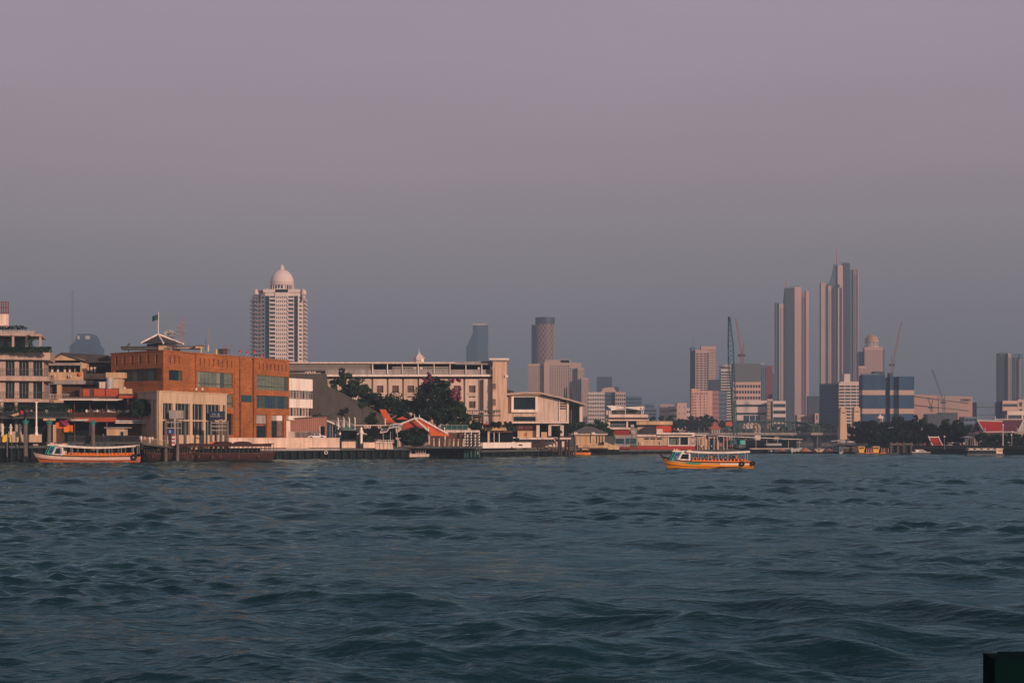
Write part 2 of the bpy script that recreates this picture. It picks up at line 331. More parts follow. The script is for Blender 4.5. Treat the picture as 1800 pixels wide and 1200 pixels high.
def hotel():
    fr = Fr(-60, 300, 88, 304); t = T('hotel', 'pale terraced hotel block with railed balconies and hedged roof terrace', 'hotel', fr.P(6, -4, 2.4))
    z = lambda p: fr.z(p, 40); s = fr.s
    cols = [(s(a), s(c)) for a, c in ((-50, -36), (-20, -5), (8, 24), (32, 49), (57, 73))]
    rows = [(z(700), z(670)), (z(660), z(633))]
    b = MB(); grid(fr, b, 0, s(76), z(709), z(615.5), cols, rows, -2.3, -1.8); fr.box(b, 0, s(76), -14, -2.32, 2.4, z(616)); t.part('wall', b, hotelw)
    windows(fr, t, cols, rows, -2.31, glass, mull=2, fm=grey)
    for a, e, c in ((615.5, 632, 88), (661, 669, 87), (701, 706.5, 86)):
        b = MB(); fr.box(b, 0, s(c), -14.2, 0, z(e), z(a)); t.part('floor_slab', b, hotelw)
    rail(fr, t, -40, 87, 647, 661, -.15); rail(fr, t, -40, 86, 688, 701, -.15)
    for p in (75, ): b = MB(); fr.box(b, s(p-1), s(p+1), -1.2, -.6, 2.4, z(669)); t.part('column', b, hotelw)
    b = MB(); fr.box(b, 0, s(44), -12, -5, z(615), z(588)); t.part('penthouse', b, glass)
    b = MB(); fr.box(b, 0, s(73), -12, -.6, z(590), z(586)); t.part('pergola_roof', b, hotelw)
    b = MB(); fr.box(b, 0, s(60), -12, -1.5, z(586), z(580)); t.part('roof_parapet', b, grey)
    for p in (22, 46, 70): b = MB(); fr.box(b, s(p-2), s(p+2), -1.6, -1, z(614), z(590)); t.part('column', b, hotelw)
    for p in (3, 28): b = MB(); fr.box(b, s(p-2.6), s(p+2.6), -1.2, -.5, 2.4, z(707)); t.part('column', b, hotelw)
    b = MB(); fr.box(b, 0, s(13), -3.2, -2, z(575), z(551)); t.part('sign_plinth', b, offwh)
    b = MB()
    for i in range(7): fr.box(b, s(-12+4*i)-.12, s(-12+4*i)+.12, -2.8, -2.6, z(551), z(529))
    for q in (530, 540, 550): fr.box(b, s(-13), s(13), -2.7, -2.6, z(q), z(q-1.2))
    t.part('sign_frame', b, mat('rust_frame', (.16, .045, .04)))
hotel()
# ------------------------------------------------------------------ old gabled house
def oldhouse():
    d = 326; t = T('house', 'old tiered house with dark gabled roof and brown balconies beside the hotel', 'house', (X(130, d), d+3, 2.4))
    B = lambda nm, m, *a, **k: t.part(nm, MB().pb(*a), m, **k)
    B('wall', wood, 88, 672, 168, 715, d+1, 9); B('upper_wall', shade, 80, 633, 190, 668, d+2.5, 7)
    b = MB(); b.prism([W(88, 633, d), W(108, 619.5, d), W(150, 633, d)], (0, 10, 0)); t.part('gable', b, tan)
    b = MB(); b.prism([W(84, 635, d-.5), W(108, 619, d-.5), W(152, 634.5, d-.5), W(152, 637, d-.5), W(108, 622, d-.5), W(84, 637.5, d-.5)], (0, 5, 0))
    b.prism([W(112, 619.5, d+1), W(188, 624, d+1), W(193, 637, d+1), W(150, 637, d+1)], (0, 6, 0)); t.part('roof', b, droof)
    B('eave', grey, 76, 637.5, 141, 642, d-.8, 3)
    B('balcony_parapet', tan, 80, 654, 146, 668, d-.5, 1); B('balcony_parapet', tan, 147, 656, 184, 666, d, 1)
    B('bay_wall', tan, 141, 636, 151, 666, d+.2, 3)
    B('lower_eave', grey, 74, 668.2, 164, 675, d-1.2, 3.4)
    for a in (90, 100, 112, 121, 131, 153, 159, 165): B('window', offwh, a, 645, a+3.4, 654, d+2.3, .15)
    for a in (86, 96, 107, 117, 127): B('window', glass, a, 644, a+3.2, 654, d+2.36, .1)
    fr = Fr(84, d-1.3, 134, d-1.3); rail(fr, t, 86, 132, 692.5, 701, 0, m=offwh)
    B('column', tan, 100, 676, 107, 702, d-1, .8); B('terrace_slab', tan, 78, 702.3, 120, 708, d-1.6, 3)
    b = MB(); c = W(140, 657.5, d-.7); b.lathe((c.x, c.y, c.z-.5), [(.1, 0), (.42, .2), (.5, .5), (.3, .85), (.05, 1)], 10)
    solo('lantern', b, orred, 'round red lantern hanging on the old house balcony', 'lantern', smooth=True)
oldhouse()
# ------------------------------------------------------------------ red restaurant terrace
def restaurant():
    d = 306; t = T('restaurant', 'red brown open riverside restaurant on two decks with white awnings', 'restaurant', (X(180, d), d+3, 2.4))
    B = lambda nm, m, *a, **k: t.part(nm, MB().pb(*a), m, **k)
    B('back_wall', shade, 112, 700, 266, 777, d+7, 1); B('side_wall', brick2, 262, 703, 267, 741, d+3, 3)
    B('terrace_deck', brick2, 110, 733.5, 268, 741, d, 7.5)
    B('roof_slab', wood, 112, 697, 236, 701, d+3.2, 4.5)
    B('roof_fascia', brick2, 209, 694.5, 252, 699.5, d+1.2, 2.0)
    B('roof_wall', wood, 140, 682, 209, 697, d+4.2, 3)
    for a, c in ((145.5, 157), (165, 184), (186, 208)): B('red_panel', brick2, a, 683.5, c, 696.5, d+3.9, .2)
    B('parapet', tan, 209.5, 683, 242, 692, d+4, 3); B('roof_deck', dwood, 209.5, 692.2, 262, 694.3, d+3, 5)
    for a, e, c in ((108, 700.5, 166), (167, 701, 211)): 
        z1, z0 = Z(e, d), Z(e+3.2, d); b = MB(); b.prism([(X(a, d), d-2.2, z0), (X(c, d), d-2.2, z0), (X(c, d), d+3, z1), (X(a, d), d+3, z1)], (0, 0, .22)); t.part('awning', b, white)
    for a, e, c in ((125, 737, 156), (206, 738.5, 266), (206, 741.5, 266)):
        z1 = Z(e, d); b = MB(); b.prism([(X(a, d), d-1.6, z1-.3), (X(c, d), d-1.6, z1-.3), (X(c, d), d-.1, z1), (X(a, d), d-.1, z1)], (0, 0, .16)); t.part('awning', b, white)
    for p in (130, 157, 187, 224, 245): 
        B('column', wood, p, 741.2, p+1.6, 777, d+.6, .25); B('column', wood, p, 700, p+1.2, 733, d+.8, .22)
    fr = Fr(112, d, 262, d); rail(fr, t, 113, 262, 724.5, 733.5, -.1, m=wood, n=120)
    # plant room on the roof
    B('plant_room', tan, 186, 654.5, 219.5, 664.5, d+4.5, 4); B('plant_room', beige, 197, 664.7, 215, 683, d+5, 3.4)
    b = MB(); q = W(193, 682, d+4.8); b.tube((q.x, q.y, Z(683, d+4)), (q.x, q.y, Z(663, d+4)), .75, n=14); t.part('water_tank', b, steel)
    for p, r in ((182, .5), (177, .4)): b = MB(); q = W(p, 682, d+5); b.tube((q.x, q.y, Z(683, d+4)), (q.x, q.y, Z(671, d+4)), r, n=12); t.part('water_tank', b, offwh)
restaurant()
# ------------------------------------------------------------------ text that cannot be read in the photo: broken strokes at its size
def strokes(b, d, x0, x1, y0, y1, seed, fr=None):
    r = random.Random(seed); x = x0; h = y1-y0
    while x < x1:
        w_ = r.uniform(.28, .5)*h
        k = r.randrange(4)
        if k != 3: b.pb(x, y0+(.0 if k else .2*h), x+w_*.35, y1, d, .04)
        if k in (0, 2): b.pb(x+w_*.35, y0, x+w_, y0+h*.3, d, .04)
        if k in (1, 2): b.pb(x+w_*.35, y1-h*.3, x+w_, y1, d, .04)
        x += w_*1.25+(.5*h if r.random() < .12 else 0)
# ------------------------------------------------------------------ orange brick building
def brickb():
    t = T('brick_building', 'orange brick institute block with slit windows and grey green glass bands', 'building', (X(300, 306), 306, 2.4))
    A = Fr(195, 315, 287, 303); B = Fr(287, 303, 508.5, 343); zt = B.z(616.7, 287)
    back = 26
    b = MB()
    P0, P1, P2 = A.P(0, -.9, 0), (A.P(A.len, -.9, 0)), B.P(B.len, -.9, 0)
    j = B.P(.9, -.9, 0)
    b.prism([(P0[0], P0[1], 2.4), (j[0]-.3, j[1]+.1, 2.4), (P2[0], P2[1], 2.4), (P2[0]-4, P2[1]+back, 2.4), (P0[0]+2, P0[1]+back, 2.4)], (0, 0, zt-2.45)); t.part('core', b, brick)
    b = MB(); s = A.s; z = lambda p: A.z(p, 240)
    c1 = [(s(p), s(p+3.6)) for p in (202.5, 216, 230, 244, 258, 273)]
    grid(A, b, 0, A.len, A.z(648, 240), zt, c1, [(z(640), z(624.5))], -.9, 0)
    c2 = [(s(201), s(284))]; grid(A, b, 0, A.len, z(690), A.z(648, 240), c2, [(z(670), z(648.5))], -.9, 0); t.part('wall', b, brick)
    for a, c in c1: b = MB(); A.box(b, a, c, -.88, -.5, z(640), z(624.5)); t.part('window', b, glassg)
    n = 9
    for i in range(n):
        a = c2[0][0]+(c2[0][1]-c2[0][0])*i/n; e = c2[0][0]+(c2[0][1]-c2[0][0])*(i+1)/n; b = MB(); A.box(b, a+.07, e-.07, -.88, -.6, z(670), z(648.5)); t.part('window', b, glass if i % 3 else glassb)
    s = B.s; zz = lambda p, r: B.z(p, r); R1 = (16.2, 19.6); R2 = (11.9, 14.9)
    b = MB()
    # upper zone with slits
    def seg(a, c, slits, o=0, hi=zt):
        cols = [(s(p-1), s(p+1)) for p in slits]; grid(B, b, s(a)+(.01 if a > 287 else .9), s(c), 20.6, hi, cols, [(20.9, 22.5)] if cols else [], -.9, o)
        for q in cols: m_ = MB(); B.box(m_, q[0], q[1], -.88, -.45, 20.9, 22.5); t.part('window', m_, glassg)
    seg(287, 322, (299, 307, 315)); seg(322, 345, (), o=-.3); seg(345, 411, [352+7.9*i for i in range(8)])
    seg(411, 421, (), o=-.1); seg(421, 441, (), o=.25); seg(441, 447, (), o=-.6); seg(447, 508.5, [456+6.7*i for i in range(8)])
    grid(B, b, .9, s(322), 2.4, 20.6, [(s(297), s(322)-.3)], [(B.z(668, 300), B.z(650, 300))], -.9, 0)
    grid(B, b, s(322)+.01, s(345), 2.4, 20.6, [], [], -.9, -.3)
    grid(B, b, s(345)+.01, s(411), 2.4, 20.6, [(s(347), s(409.5))], [(B.z(764, 405), B.z(727, 405)), R2, R1], -.9, 0)
    B.box(b, s(347), s(397), -.6, -.02, B.z(764, 405), B.z(727, 405))
    grid(B, b, s(411)+.01, s(419), 2.4, 20.6, [], [], -.9, .2); grid(B, b, s(419)+.01, s(421), 2.4, 20.6, [], [], -.9, -.6)
    grid(B, b, s(421)+.01, s(441), 2.4, 20.6, [(s(424), s(436))], [(2.4, 4.9)], -.9, .25)
    B.box(b, s(421), s(441), .26, .5, 4.95, 13.1)
    grid(B, b, s(441)+.01, s(447), 2.4, 20.6, [], [], -.9, -.6)
    grid(B, b, s(447)+.01, s(508.5), 10.4, 20.6, [(s(451), s(507))], [R2, R1], -.9, 0)
    for a, c in ((447, 451), (470, 477.5), (499.5, 503)): B.box(b, s(a), s(c), -.9, -.05, 2.4, 10.4)
    t.part('wall', b, brick)
    gA = mat('blind_glass', (.20, .22, .18), rough=.35, var=.15, scale=.5); gB = mat('dim_glass', (.05, .075, .065), rough=.2, spec=.5); rb = random.Random(4)
    def band(a, c, r, n, m0, sill=True):
        for i in range(n):
            m = rb.choice((m0, m0, m0, gA if m0 is glassg else gB, gB))
            x0 = s(a)+(s(c)-s(a))*i/n; x1 = s(a)+(s(c)-s(a))*(i+1)/n; m_ = MB(); B.box(m_, x0+.05, x1-.05, -.88, -.35, r[0], r[1]); w_ = t.part('window', m_, m)
        if sill: m_ = MB(); B.box(m_, s(a), s(c), -.34, -.2, r[0]+.75, r[0]+.9); t.part('transom', m_, dsteel)
    band(297, 322, (B.z(668, 300), B.z(650, 300)), 4, glass, False); band(347, 409.5, R1, 9, glassg); band(347, 409.5, R2, 9, glassg)
    band(451, 507, R1, 10, glassg); band(451, 507, R2, 10, glassb)
    m_ = MB(); B.box(m_, s(422), s(440), .26, .4, 13.2, 14.8); t.part('window', m_, glassb)
    for a, e, c, g, m in ((451.2, 729, 469.8, 744, grey), (451.2, 748, 469.8, 768, glass), (478, 729, 489, 739, grey), (478, 739, 489, 768, glass), (489, 729, 499, 739, white), (490, 739, 499, 768, curtain)):
        m_ = MB(); B.pb(m_, a, e, c, g, -.85, -.5); t.part('window' if m in (glass, curtain) else 'shop_panel', m_, m)
    m_ = MB(); B.box(m_, s(397), s(409), -.85, -.5, B.z(764, 405), B.z(727, 405)); t.part('window', m_, shade)
    m_ = MB(); A.box(m_, -.1, A.len, -1, .12, zt, zt+.25); B.box(m_, .0, B.len+.1, -1, .12, zt, zt+.25); t.part('coping', m_, brick)
    return zt
ZT = brickb()
# roof furniture of the brick building
d = 322
t = T('roof_pavilion', 'dark pyramid roofed pavilion with white ridge boards on the brick roof', 'pavilion', (X(277, d), d+4, ZT))
b = MB(); c = W(278, 588, d+3); q = [(X(247.5, d), d, Z(603, d)), (X(291, d), d-2, Z(604, d)), (X(309, d), d+8, Z(605, d+8)), (X(262, d), d+10, Z(604, d+8))]
b.add(q+[c], [(0, 1, 4), (1, 2, 4), (2, 3, 4), (3, 0, 4), (3, 2, 1, 0)]); t.part('roof', b, droof)
for a in q[:3]: b = MB(); b.tube(a, c+Vector((0, -.1, .1)), .2, n=6); t.part('ridge_board', b, white)
b = MB(); b.box(X(256, d), X(302, d), d+1, d+8, ZT, Z(604, d)); t.part('drum', b, droof)
t = T('flagpole', 'tall white flagpole with a dark green flag above the pyramid roof', 'flagpole', (c.x+.1, c.y, c.z))
b = MB(); b.tube(c, (c.x+.1, c.y, Z(548, d+3)), .11, .06); t.part('pole', b, white)
b = MB(); n = 8; x0 = c.x; 
for i in range(n):
    pass
vs_ = []
for k in range(2):
    for i in range(n+1): vs_.append((x0-.05-1.35*i/n, c.y+.18*math.sin(i*1.1)+.04*k, 0))
zt_, zb_ = Z(552.5, d+3), Z(561.5, d+3)
V_ = [(p[0], p[1], zt_-.05*i) for i, p in enumerate(vs_[:n+1])]+[(p[0], p[1], zb_-.06*i) for i, p in enumerate(vs_[:n+1])]
V2 = [(p[0], p[1]+.04, p[2]) for p in V_]
m_ = n+1
b.add(V_+V2, [(i, i+1, m_+i+1, m_+i) for i in range(n)]+[(2*m_+i+1, 2*m_+i, 3*m_+i, 3*m_+i+1) for i in range(n)]+[(i, 2*m_+i, 2*m_+i+1, i+1) for i in range(n)]+[(m_+i, m_+i+1, 3*m_+i+1, 3*m_+i) for i in range(n)]+[(0, m_, 3*m_, 2*m_), (n, 2*m_+n, 3*m_+n, m_+n)])
t.part('flag', b, mat('green_flag', (.012, .06, .045), var=.2))
def dish(px, py, d, r, tilt, label, m=steel, zb=None):
    c = W(px, py, d); zb = ZT if zb is None else zb; t = T('satellite_dish', label, 'satellite dish', (c.x, c.y, zb), 'satellite dishes on the roofs')
    b = MB(); n = 20; rings = 5; vs_ = []; ax = Vector(tilt).normalized(); q = ax.to_track_quat('Z', 'Y')
    for k in range(rings+1):
        rr = r*k/rings
        for i in range(n): vs_.append(Vector(c)+q @ Vector((rr*math.cos(2*math.pi*i/n), rr*math.sin(2*math.pi*i/n), .45*r*(k/rings)**2)))
    fs = [(k*n+i, k*n+(i+1) % n, (k+1)*n+(i+1) % n, (k+1)*n+i) for k in range(1, rings) for i in range(n)]+[tuple(n+i for i in range(n))]
    b.add(vs_, fs); b.add([v-ax*.04 for v in vs_], [tuple(reversed(f)) for f in fs]); t.part('reflector', b, m)
    b = MB()
    for i in range(0, n, 2): b.tube(vs_[rings*n+i], vs_[n+i], .03, n=4)
    for i in (0, 7, 13): b.tube(vs_[rings*n+i], Vector(c)+ax*r*.8, .035, n=4)
    t.part('ribs', b, dsteel)
    b = MB(); b.tube(c, (c.x, c.y, zb), .1); t.part('stand', b, dsteel)
dish(298.5, 590, 330, 1.35, (.25, -.8, .6), 'large ribbed grey satellite dish behind the pyramid roof')
dish(226, 608, 320, .62, (-.5, -.5, .7), 'small grey satellite dish at the left end of the brick roof')
def mast(name, px, pyt, pyb, d, r, m, label, cat='mast', yag=(), lat=False, group=None):
    zb = Z(pyb, d); t = T(name, label, cat, (X(px, d), d, zb), group); b = MB()
    if lat:
        h = Z(pyt, d)-zb; nseg = max(4, int(h/(r*2.4))); 
        cs = [(-r, -r), (r, -r), (r, r), (-r, r)]
        for a, e in cs: b.tube((X(px, d)+a, d+e, zb), (X(px, d)+a*.6, d+e*.6, zb+h), max(.03, r*.06), n=4)
        for i in range(nseg):
            f0, f1 = i/nseg, (i+1)/nseg
            for k in range(4):
                a, e = cs[k], cs[(k+1) % 4]
                g0, g1 = 1-.4*f0, 1-.4*f1
                b.tube((X(px, d)+a[0]*g0, d+a[1]*g0, zb+h*f0), (X(px, d)+e[0]*g1, d+e[1]*g1, zb+h*f1), max(.02, r*.03), n=3)
    else: b.tube((X(px, d), d, zb), (X(px, d), d, Z(pyt, d)), r, r*.6, n=6)
    t.part('mast', b, m)
    for py, w_ in yag:
        b = MB(); b.tube((X(px-w_, d), d, Z(py, d)), (X(px+w_, d), d, Z(py, d)), min(r, .12)*.4, n=4)
        for i in range(5): x = X(px-w_+2*w_*i/4, d); b.tube((x, d-.4, Z(py, d)), (x, d+.4, Z(py, d)), .025, n=3); b.tube((x, d, Z(py-1.5, d)), (x, d, Z(py+1.5, d)), .025, n=3)
        t.part('aerial', b, m)
    return t
rustm = mat('faded_red_steel', (.30, .20, .20), var=.2)
mast('antenna_mast', 316, 568, 612, 326, .38, rustm, 'left lattice aerial mast in faded red behind the large dish', yag=((576, 5), (583, 7), (590, 5)), lat=True)
mast('antenna_mast', 323, 560, 612, 330, .45, rustm, 'taller lattice aerial mast in faded red right of its neighbour', yag=((561, 3), (571, 6), (586, 4)), lat=True)
mast('antenna_mast', 367, 577, 616, 320, .08, rustm, 'thin whip aerial above the middle of the brick roof')
mast('antenna_mast', 361.5, 594, 616, 320, .06, dsteel, 'short dark whip aerial beside the thin whip aerial')
mast('antenna_mast', 401, 605, 624, 328, .12, rustm, 'low branched red aerial near the red lanterns', yag=((608, 8), (612, 5)))
mast('antenna_mast', 394, 611, 622, 326, .09, mroon, 'short maroon pole on the brick roof left of the lanterns')
t = T('roof_hut', 'small beige hut with black railing on the brick roof right of the pyramid roof', 'hut', (X(288, 318), 319, ZT))
t.part('wall', MB().pb(278.5, 607, 297, 616, 318, 3), beige); t.part('roof', MB().pb(277.5, 605.5, 299, 607, 317.7, 3.6), dgrey); rail(Fr(293, 317, 311, 317), t, 293, 311, 608, 615, 0, m=dsteel, n=14)
def roofbox(a, b_, c, e, d, m, label, name='roof_shed'): t = T(name, label, 'roof shed', (X((a+c)/2, d), d+1, Z(e, d))); t.part('wall', MB().pb(a+.5, b_+1, c-.5, e, d+.3, 2.5), m); t.part('roof', MB().pb(a, b_, c, b_+1, d, 3.2), dgrey)
roofbox(212, 608.5, 278, 614, 318, dgrey, 'long low dark shed roof left of the beige roof hut')
roofbox(300, 608, 352, 613, 324, grey, 'long low pinkish shed roof right of the beige roof hut'); roofbox(343, 606.5, 354, 612, 322, tan, 'small tan shed behind the yellow flags')
roofbox(383, 613, 400, 621, 330, dgrey, 'dark tank shed on the brick roof near the red lanterns')
ycl = mat('yellow_cloth', (.75, .52, .03), var=.15)
for i, (px, a, e) in enumerate(((354, 611, 619), (366.5, 606, 617), (381, 614, 622))):
    d = B_d = 315+i*3; t = T('flag', ['short yellow flag nearest the tan shed', 'largest yellow flag, pointed at the top', 'small yellow flag right of the pointed one'][i], 'flag', (X(px, d), d, Z(e, d)), 'yellow flags along the brick roof')
    b = MB(); b.tube((X(px, d), d, Z(e+1, d)), (X(px, d), d, Z(a-1, d)), .05); t.part('pole', b, white)
    b = MB(); b.pp([(px-.2, e), (px-1.8, e-.5), (px-.9, a+4), (px, a)] if i == 1 else [(px-1.2, e), (px+.6, e), (px+.6, a), (px-1, a)], d-.05, .04); t.part('cloth', b, ycl)
for i, (px, py) in enumerate(((422, 616.5), (434.5, 619), (447, 617), (460, 624.5))):
    d = 322+i*4; c = W(px, py, d); t = T('lantern', ['round red lantern at the left of the roof string', 'red lantern second along the roof string', 'red lantern hanging in front of the domed tower left side', 'lowest red and white lantern at the right of the roof string'][i], 'lantern', (c.x, c.y, c.z-.35), 'red lanterns on a roof string')
    b = MB(); b.lathe((c.x, c.y, c.z-.35), [(.1, -.02), (.24, .1), (.3, .26), (.24, .44), (.1, .56)], 10); t.part('shade', b, mat('red_paper', (.5, .04, .06)), smooth=True)
    b = MB(); b.tube((c.x, c.y, c.z-.7), (c.x, c.y, c.z-.36), .05); t.part('tassel', b, cloth); b = MB(); b.tube((c.x, c.y, ZT), (c.x+.2, c.y+.1, c.z+.6), .04); t.part('pole', b, dsteel)
# ------------------------------------------------------------------ beige museum block
def museum():
    t = T('museum', 'beige riverside block with tall dark glazing between square pillars', 'building', (X(320, 302), 303, 2.4))
    A = Fr(242, 307, 280, 296); B = Fr(280, 296, 398.5, 316); zt = B.z(688, 280); s = B.s; z = lambda p: B.z(p, 300)
    b = MB(); cols = [(s(a), s(c)) for a, c in ((286.5, 304), (308.5, 334), (338.5, 357.5), (361.5, 387), (391.5, 396.5))]; rows = [(z(764), z(739.5)), (z(737), z(708.5))]
    grid(B, b, .02, B.len, 3.0, zt, cols, rows, -.7, 0)
    c2 = [(A.s(268.5), A.s(279))]; grid(A, b, 0, A.len, A.z(701, 270), A.z(688.3, 280), [], [], -.7, 0); grid(A, b, A.s(266.5), A.len, 3.0, A.z(701, 270), c2, [(A.z(765, 270), A.z(739, 270)), (A.z(737, 270), A.z(703, 270))], -.7, .01)
    t.part('wall', b, beige)
    b = MB(); q0, q1, q2 = A.P(0, -.72, 0), B.P(.6, -.72, 0), B.P(B.len-.02, -.72, 0); b.prism([(q0[0], q0[1], 2.4), (q1[0], q1[1], 2.4), (q2[0], q2[1], 2.4), (q2[0]-.9, q2[1]+5, 2.4), (q0[0]+1, q0[1]+7, 2.4)], (0, 0, zt-2.6)); t.part('core', b, tan)
    for i, c in enumerate(cols):
        for r in rows:
            b = MB(); B.box(b, c[0], c[1], -.7, -.5, r[0], r[1]); w_ = t.part('window', b, glass); b = MB(); n = (3, 4, 3, 4, 1)[i]
            for k in range(1, n): x = c[0]+(c[1]-c[0])*k/n; B.box(b, x-.055, x+.055, -.5, -.38, r[0], r[1])
            if b.v: t.part('mullions', b, grey, parent=w_)
    for r in ((A.z(765, 270), A.z(739, 270)), (A.z(737, 270), A.z(703, 270))): b = MB(); A.box(b, c2[0][0], c2[0][1], -.69, -.5, *r); t.part('window', b, glass)
    b = MB(); B.box(b, .0, B.len+.2, -.75, .2, zt, zt+.22); A.box(b, 0, A.len-.2, -.75, .2, A.z(688.3, 280)+.01, zt+.21); t.part('coping', b, beige)
museum()
def board(name, a, e, c, g, d, m, label, lines=(), lm=None, posts=(), cat='sign', pb_=None):
    t = T(name, label, cat, (X((a+c)/2, d), d, Z(g, d))); t.part('panel', MB().pb(a, e, c, g, d, .15), m)
    for i, l in enumerate(lines): b = MB(); strokes(b, d-.05, *l, seed=i+int(a)); t.part('lettering', b, lm or white)
    for p in posts: b = MB(); b.tube((X(p, d), d+.25, Z(pb_ or g, d)), (X(p, d), d+.25, Z(e, d)), .09); t.part('post', b, dsteel)
    return t
board('sign_board', 368, 722.5, 395, 737.3, 309, navy, 'navy sign board with two lines of white lettering on the museum front', lines=((373, 387, 726.5, 729), (370, 389.5, 730.5, 732.2)))
board('sign_board', 297.5, 721, 322.5, 735.5, 297, grey, 'blank weathered grey board above the left mooring frame', posts=(300, 320), pb_=742)
board('sign_board', 295.5, 753, 306, 762.3, 296, signb, 'small tilted blue sign with white mark on the left mooring frame', lines=((298, 304, 756, 760.5),))
board('sign_board', 15, 758, 37.5, 768, 295, beige, 'beige oblong sign board with faint lettering by the urn posts', lines=((19, 35, 761, 764.5),), lm=tan, posts=(20, 27.5, 33), pb_=789)
# rooftop / terrace pieces
def mframe(pxs, pt, pbm, d, bars, label, stripes=()):
    t = T('mooring_posts', label, 'mooring posts', (X(sum(pxs)/len(pxs), d), d, 0))
    for i, p in enumerate(pxs): b = MB(); b.tube((X(p, d), d+(i % 2)*2.5, -1.2), (X(p, d), d+(i % 2)*2.5, Z(pt+(i % 2)*1.5, d)), .33, .3, n=10); t.part('post', b, pile)
    for y in bars: b = MB(); b.box(X(pxs[0], d), X(pxs[-1], d), d-.45, d-.3, Z(y+.8, d), Z(y-.8, d)); t.part('crossbar', b, grey)
mframe((291.5, 299.5, 312, 320.5), 738, 790, 296, (742, 752), 'left frame of grey concrete mooring posts below the blank board')
mframe((371, 375.5, 388.5, 392.5, 399.5), 739, 775, 301, (743, 749, 756), 'right frame of grey mooring posts below the navy sign')
for i, (px, pt, pb_, rr) in enumerate(((45, 737, 787, .42), (86.5, 738, 781, .42), (163.5, 738, 779, .4))):
    d = 292; t = T('mooring_post', ['grey mooring post with teal cap left of the orange kiosk, standing before the wall', 'grey mooring post with teal cap just left of the orange kiosk', 'grey mooring post with teal cap in front of the restaurant railing'][i], 'mooring post', (X(px, d), d, 0), 'teal capped mooring posts')
    x = X(px, d); b = MB(); b.tube((x, d, -1.5), (x, d, Z(pt+8, d)), rr, n=14); t.part('post', b, pile)
    b = MB(); b.lathe((x, d, Z(pt+8, d)), [(rr+.1, 0), (rr+.14, .3), (rr+.3, .42), (rr+.3, .55), (.2, .85), (.05, 1.15)], 14); t.part('cap', b, tealp)
# white lamp pillar and urn posts
t = T('lamp_column', 'tall white column lamp standing on the stone terrace wall', 'lamp post', (X(64, 294), 294, Z(765, 294)))
x = X(64, 294); t.part('shaft', MB().lathe((x, 294, Z(765, 294)), [(.36, 0), (.36, .5), (.24, .7), (.22, 1.6), (.3, 1.75), (.17, 1.9), (.13, 6.6), (.3, 6.75), (.3, 6.95)], 12), white)
for i, px in enumerate((4.5, 19, 35)):
    b = MB(); b.lathe((X(px, 295), 295, Z(764, 295)), [(.3, 0), (.22, .2), (.22, 1.35), (.38, 1.5), (.38, 1.62), (.14, 1.75), (.26, 1.95), (.08, 2.25)], 12)
    solo('urn_post', b, white, ['white urn topped post leftmost on the stone terrace wall', 'white urn topped post in the middle, above the oblong sign', 'white urn topped post rightmost, nearest the teal capped post'][i], 'urn post', 'white urn posts on the terrace wall')
t = T('banner', 'yellow drooping banner on a thin pole at the far left quay', 'banner', (X(12, 292), 292, 2.2)); b = MB(); b.tube((X(12.5, 292), 292, 1), (X(12.5, 292), 292, Z(762, 292)), .04); t.part('pole', b, steel)
t.part('cloth', MB().pp([(4, 776), (5, 768), (12, 762), (13, 774), (8, 777)], 292, .05), ycl)
# orange kiosk
t = T('kiosk', 'orange ticket kiosk with a magenta awning on the restaurant pier', 'kiosk', (X(110, 300), 301, 2.4)); d = 300
t.part('wall', MB().pb(98, 742, 112, 753, d, 2.4), orred); t.part('side_wall', MB().pb(112, 747, 121.5, 759, d-.4, 2.6), orange); t.part('shutter', MB().pb(99, 753, 111, 777, d+.3, 2), wood); t.part('corner_post', MB().pb(93, 746, 97.5, 777, d-.2, .6), tan)
b = MB(); b.add([W(97, 734, d+1.5), W(115, 734.5, d+1.5), W(122.5, 746, d-1.6), W(111, 745, d-1.6)]+[W(97, 735.2, d+1.5), W(115, 735.7, d+1.5), W(122.5, 747.2, d-1.6), W(111, 746.2, d-1.6)], [(0, 1, 2, 3), (7, 6, 5, 4), (0, 4, 5, 1), (1, 5, 6, 2), (2, 6, 7, 3), (3, 7, 4, 0)]); t.part('awning', b, mat('magenta_cloth', (.34, .04, .13)))
# pontoon hut + pier railing + low pier
t = T('hut', 'small tan flat roofed hut on the pier behind the moored ferry', 'hut', (X(202, 298), 299, 2.4)); d = 298
t.part('wall', MB().pb(187.5, 753, 205, 765, d, 2.5), tan); t.part('side_wall', MB().pb(205, 753.2, 219, 765, d+.1, 2.4), beige); t.part('roof', MB().pb(183, 750.5, 224, 752.3, d-.5, 3.4), grey); t.part('window', MB().pb(212, 758.5, 217, 764.8, d, .09), glass)
for p in (189, 217): t.part('leg', MB().pb(p, 765.2, p+1.2, 778, d+.8, .15), dsteel)
t = T('pier', 'low railed pontoon pier behind the moored orange and white ferry', 'pier', (X(180, 296), 297, 0)); t.part('deck', MB().pb(118, 777, 248, 780, 294, 5), dgrey); rail(Fr(120, 294, 247, 294), t, 120, 247, 765.5, 777, 0, m=dsteel, n=60)
for p in range(122, 248, 12): b = MB(); b.tube((X(p, 294), 295, -1.5), (X(p, 294), 295, Z(780, 294)), .2); t.part('pile', b, dgrey)
t = T('gangway', 'sloping railed gangway in front of the museum block', 'gangway', (X(268, 295), 296, 1)); fr = Fr(250, 294, 300, 296)
b = MB(); q = [W(250, 778.5, 294), W(302, 785, 295.5)]; b.prism([q[0], q[1], q[1]-Vector((0, 0, .3)), q[0]-Vector((0, 0, .3))], (0, 1.8, 0)); t.part('deck', b, dgrey)
b = MB(); b.tube(W(250, 768, 294), W(300, 775, 295.5), .04)
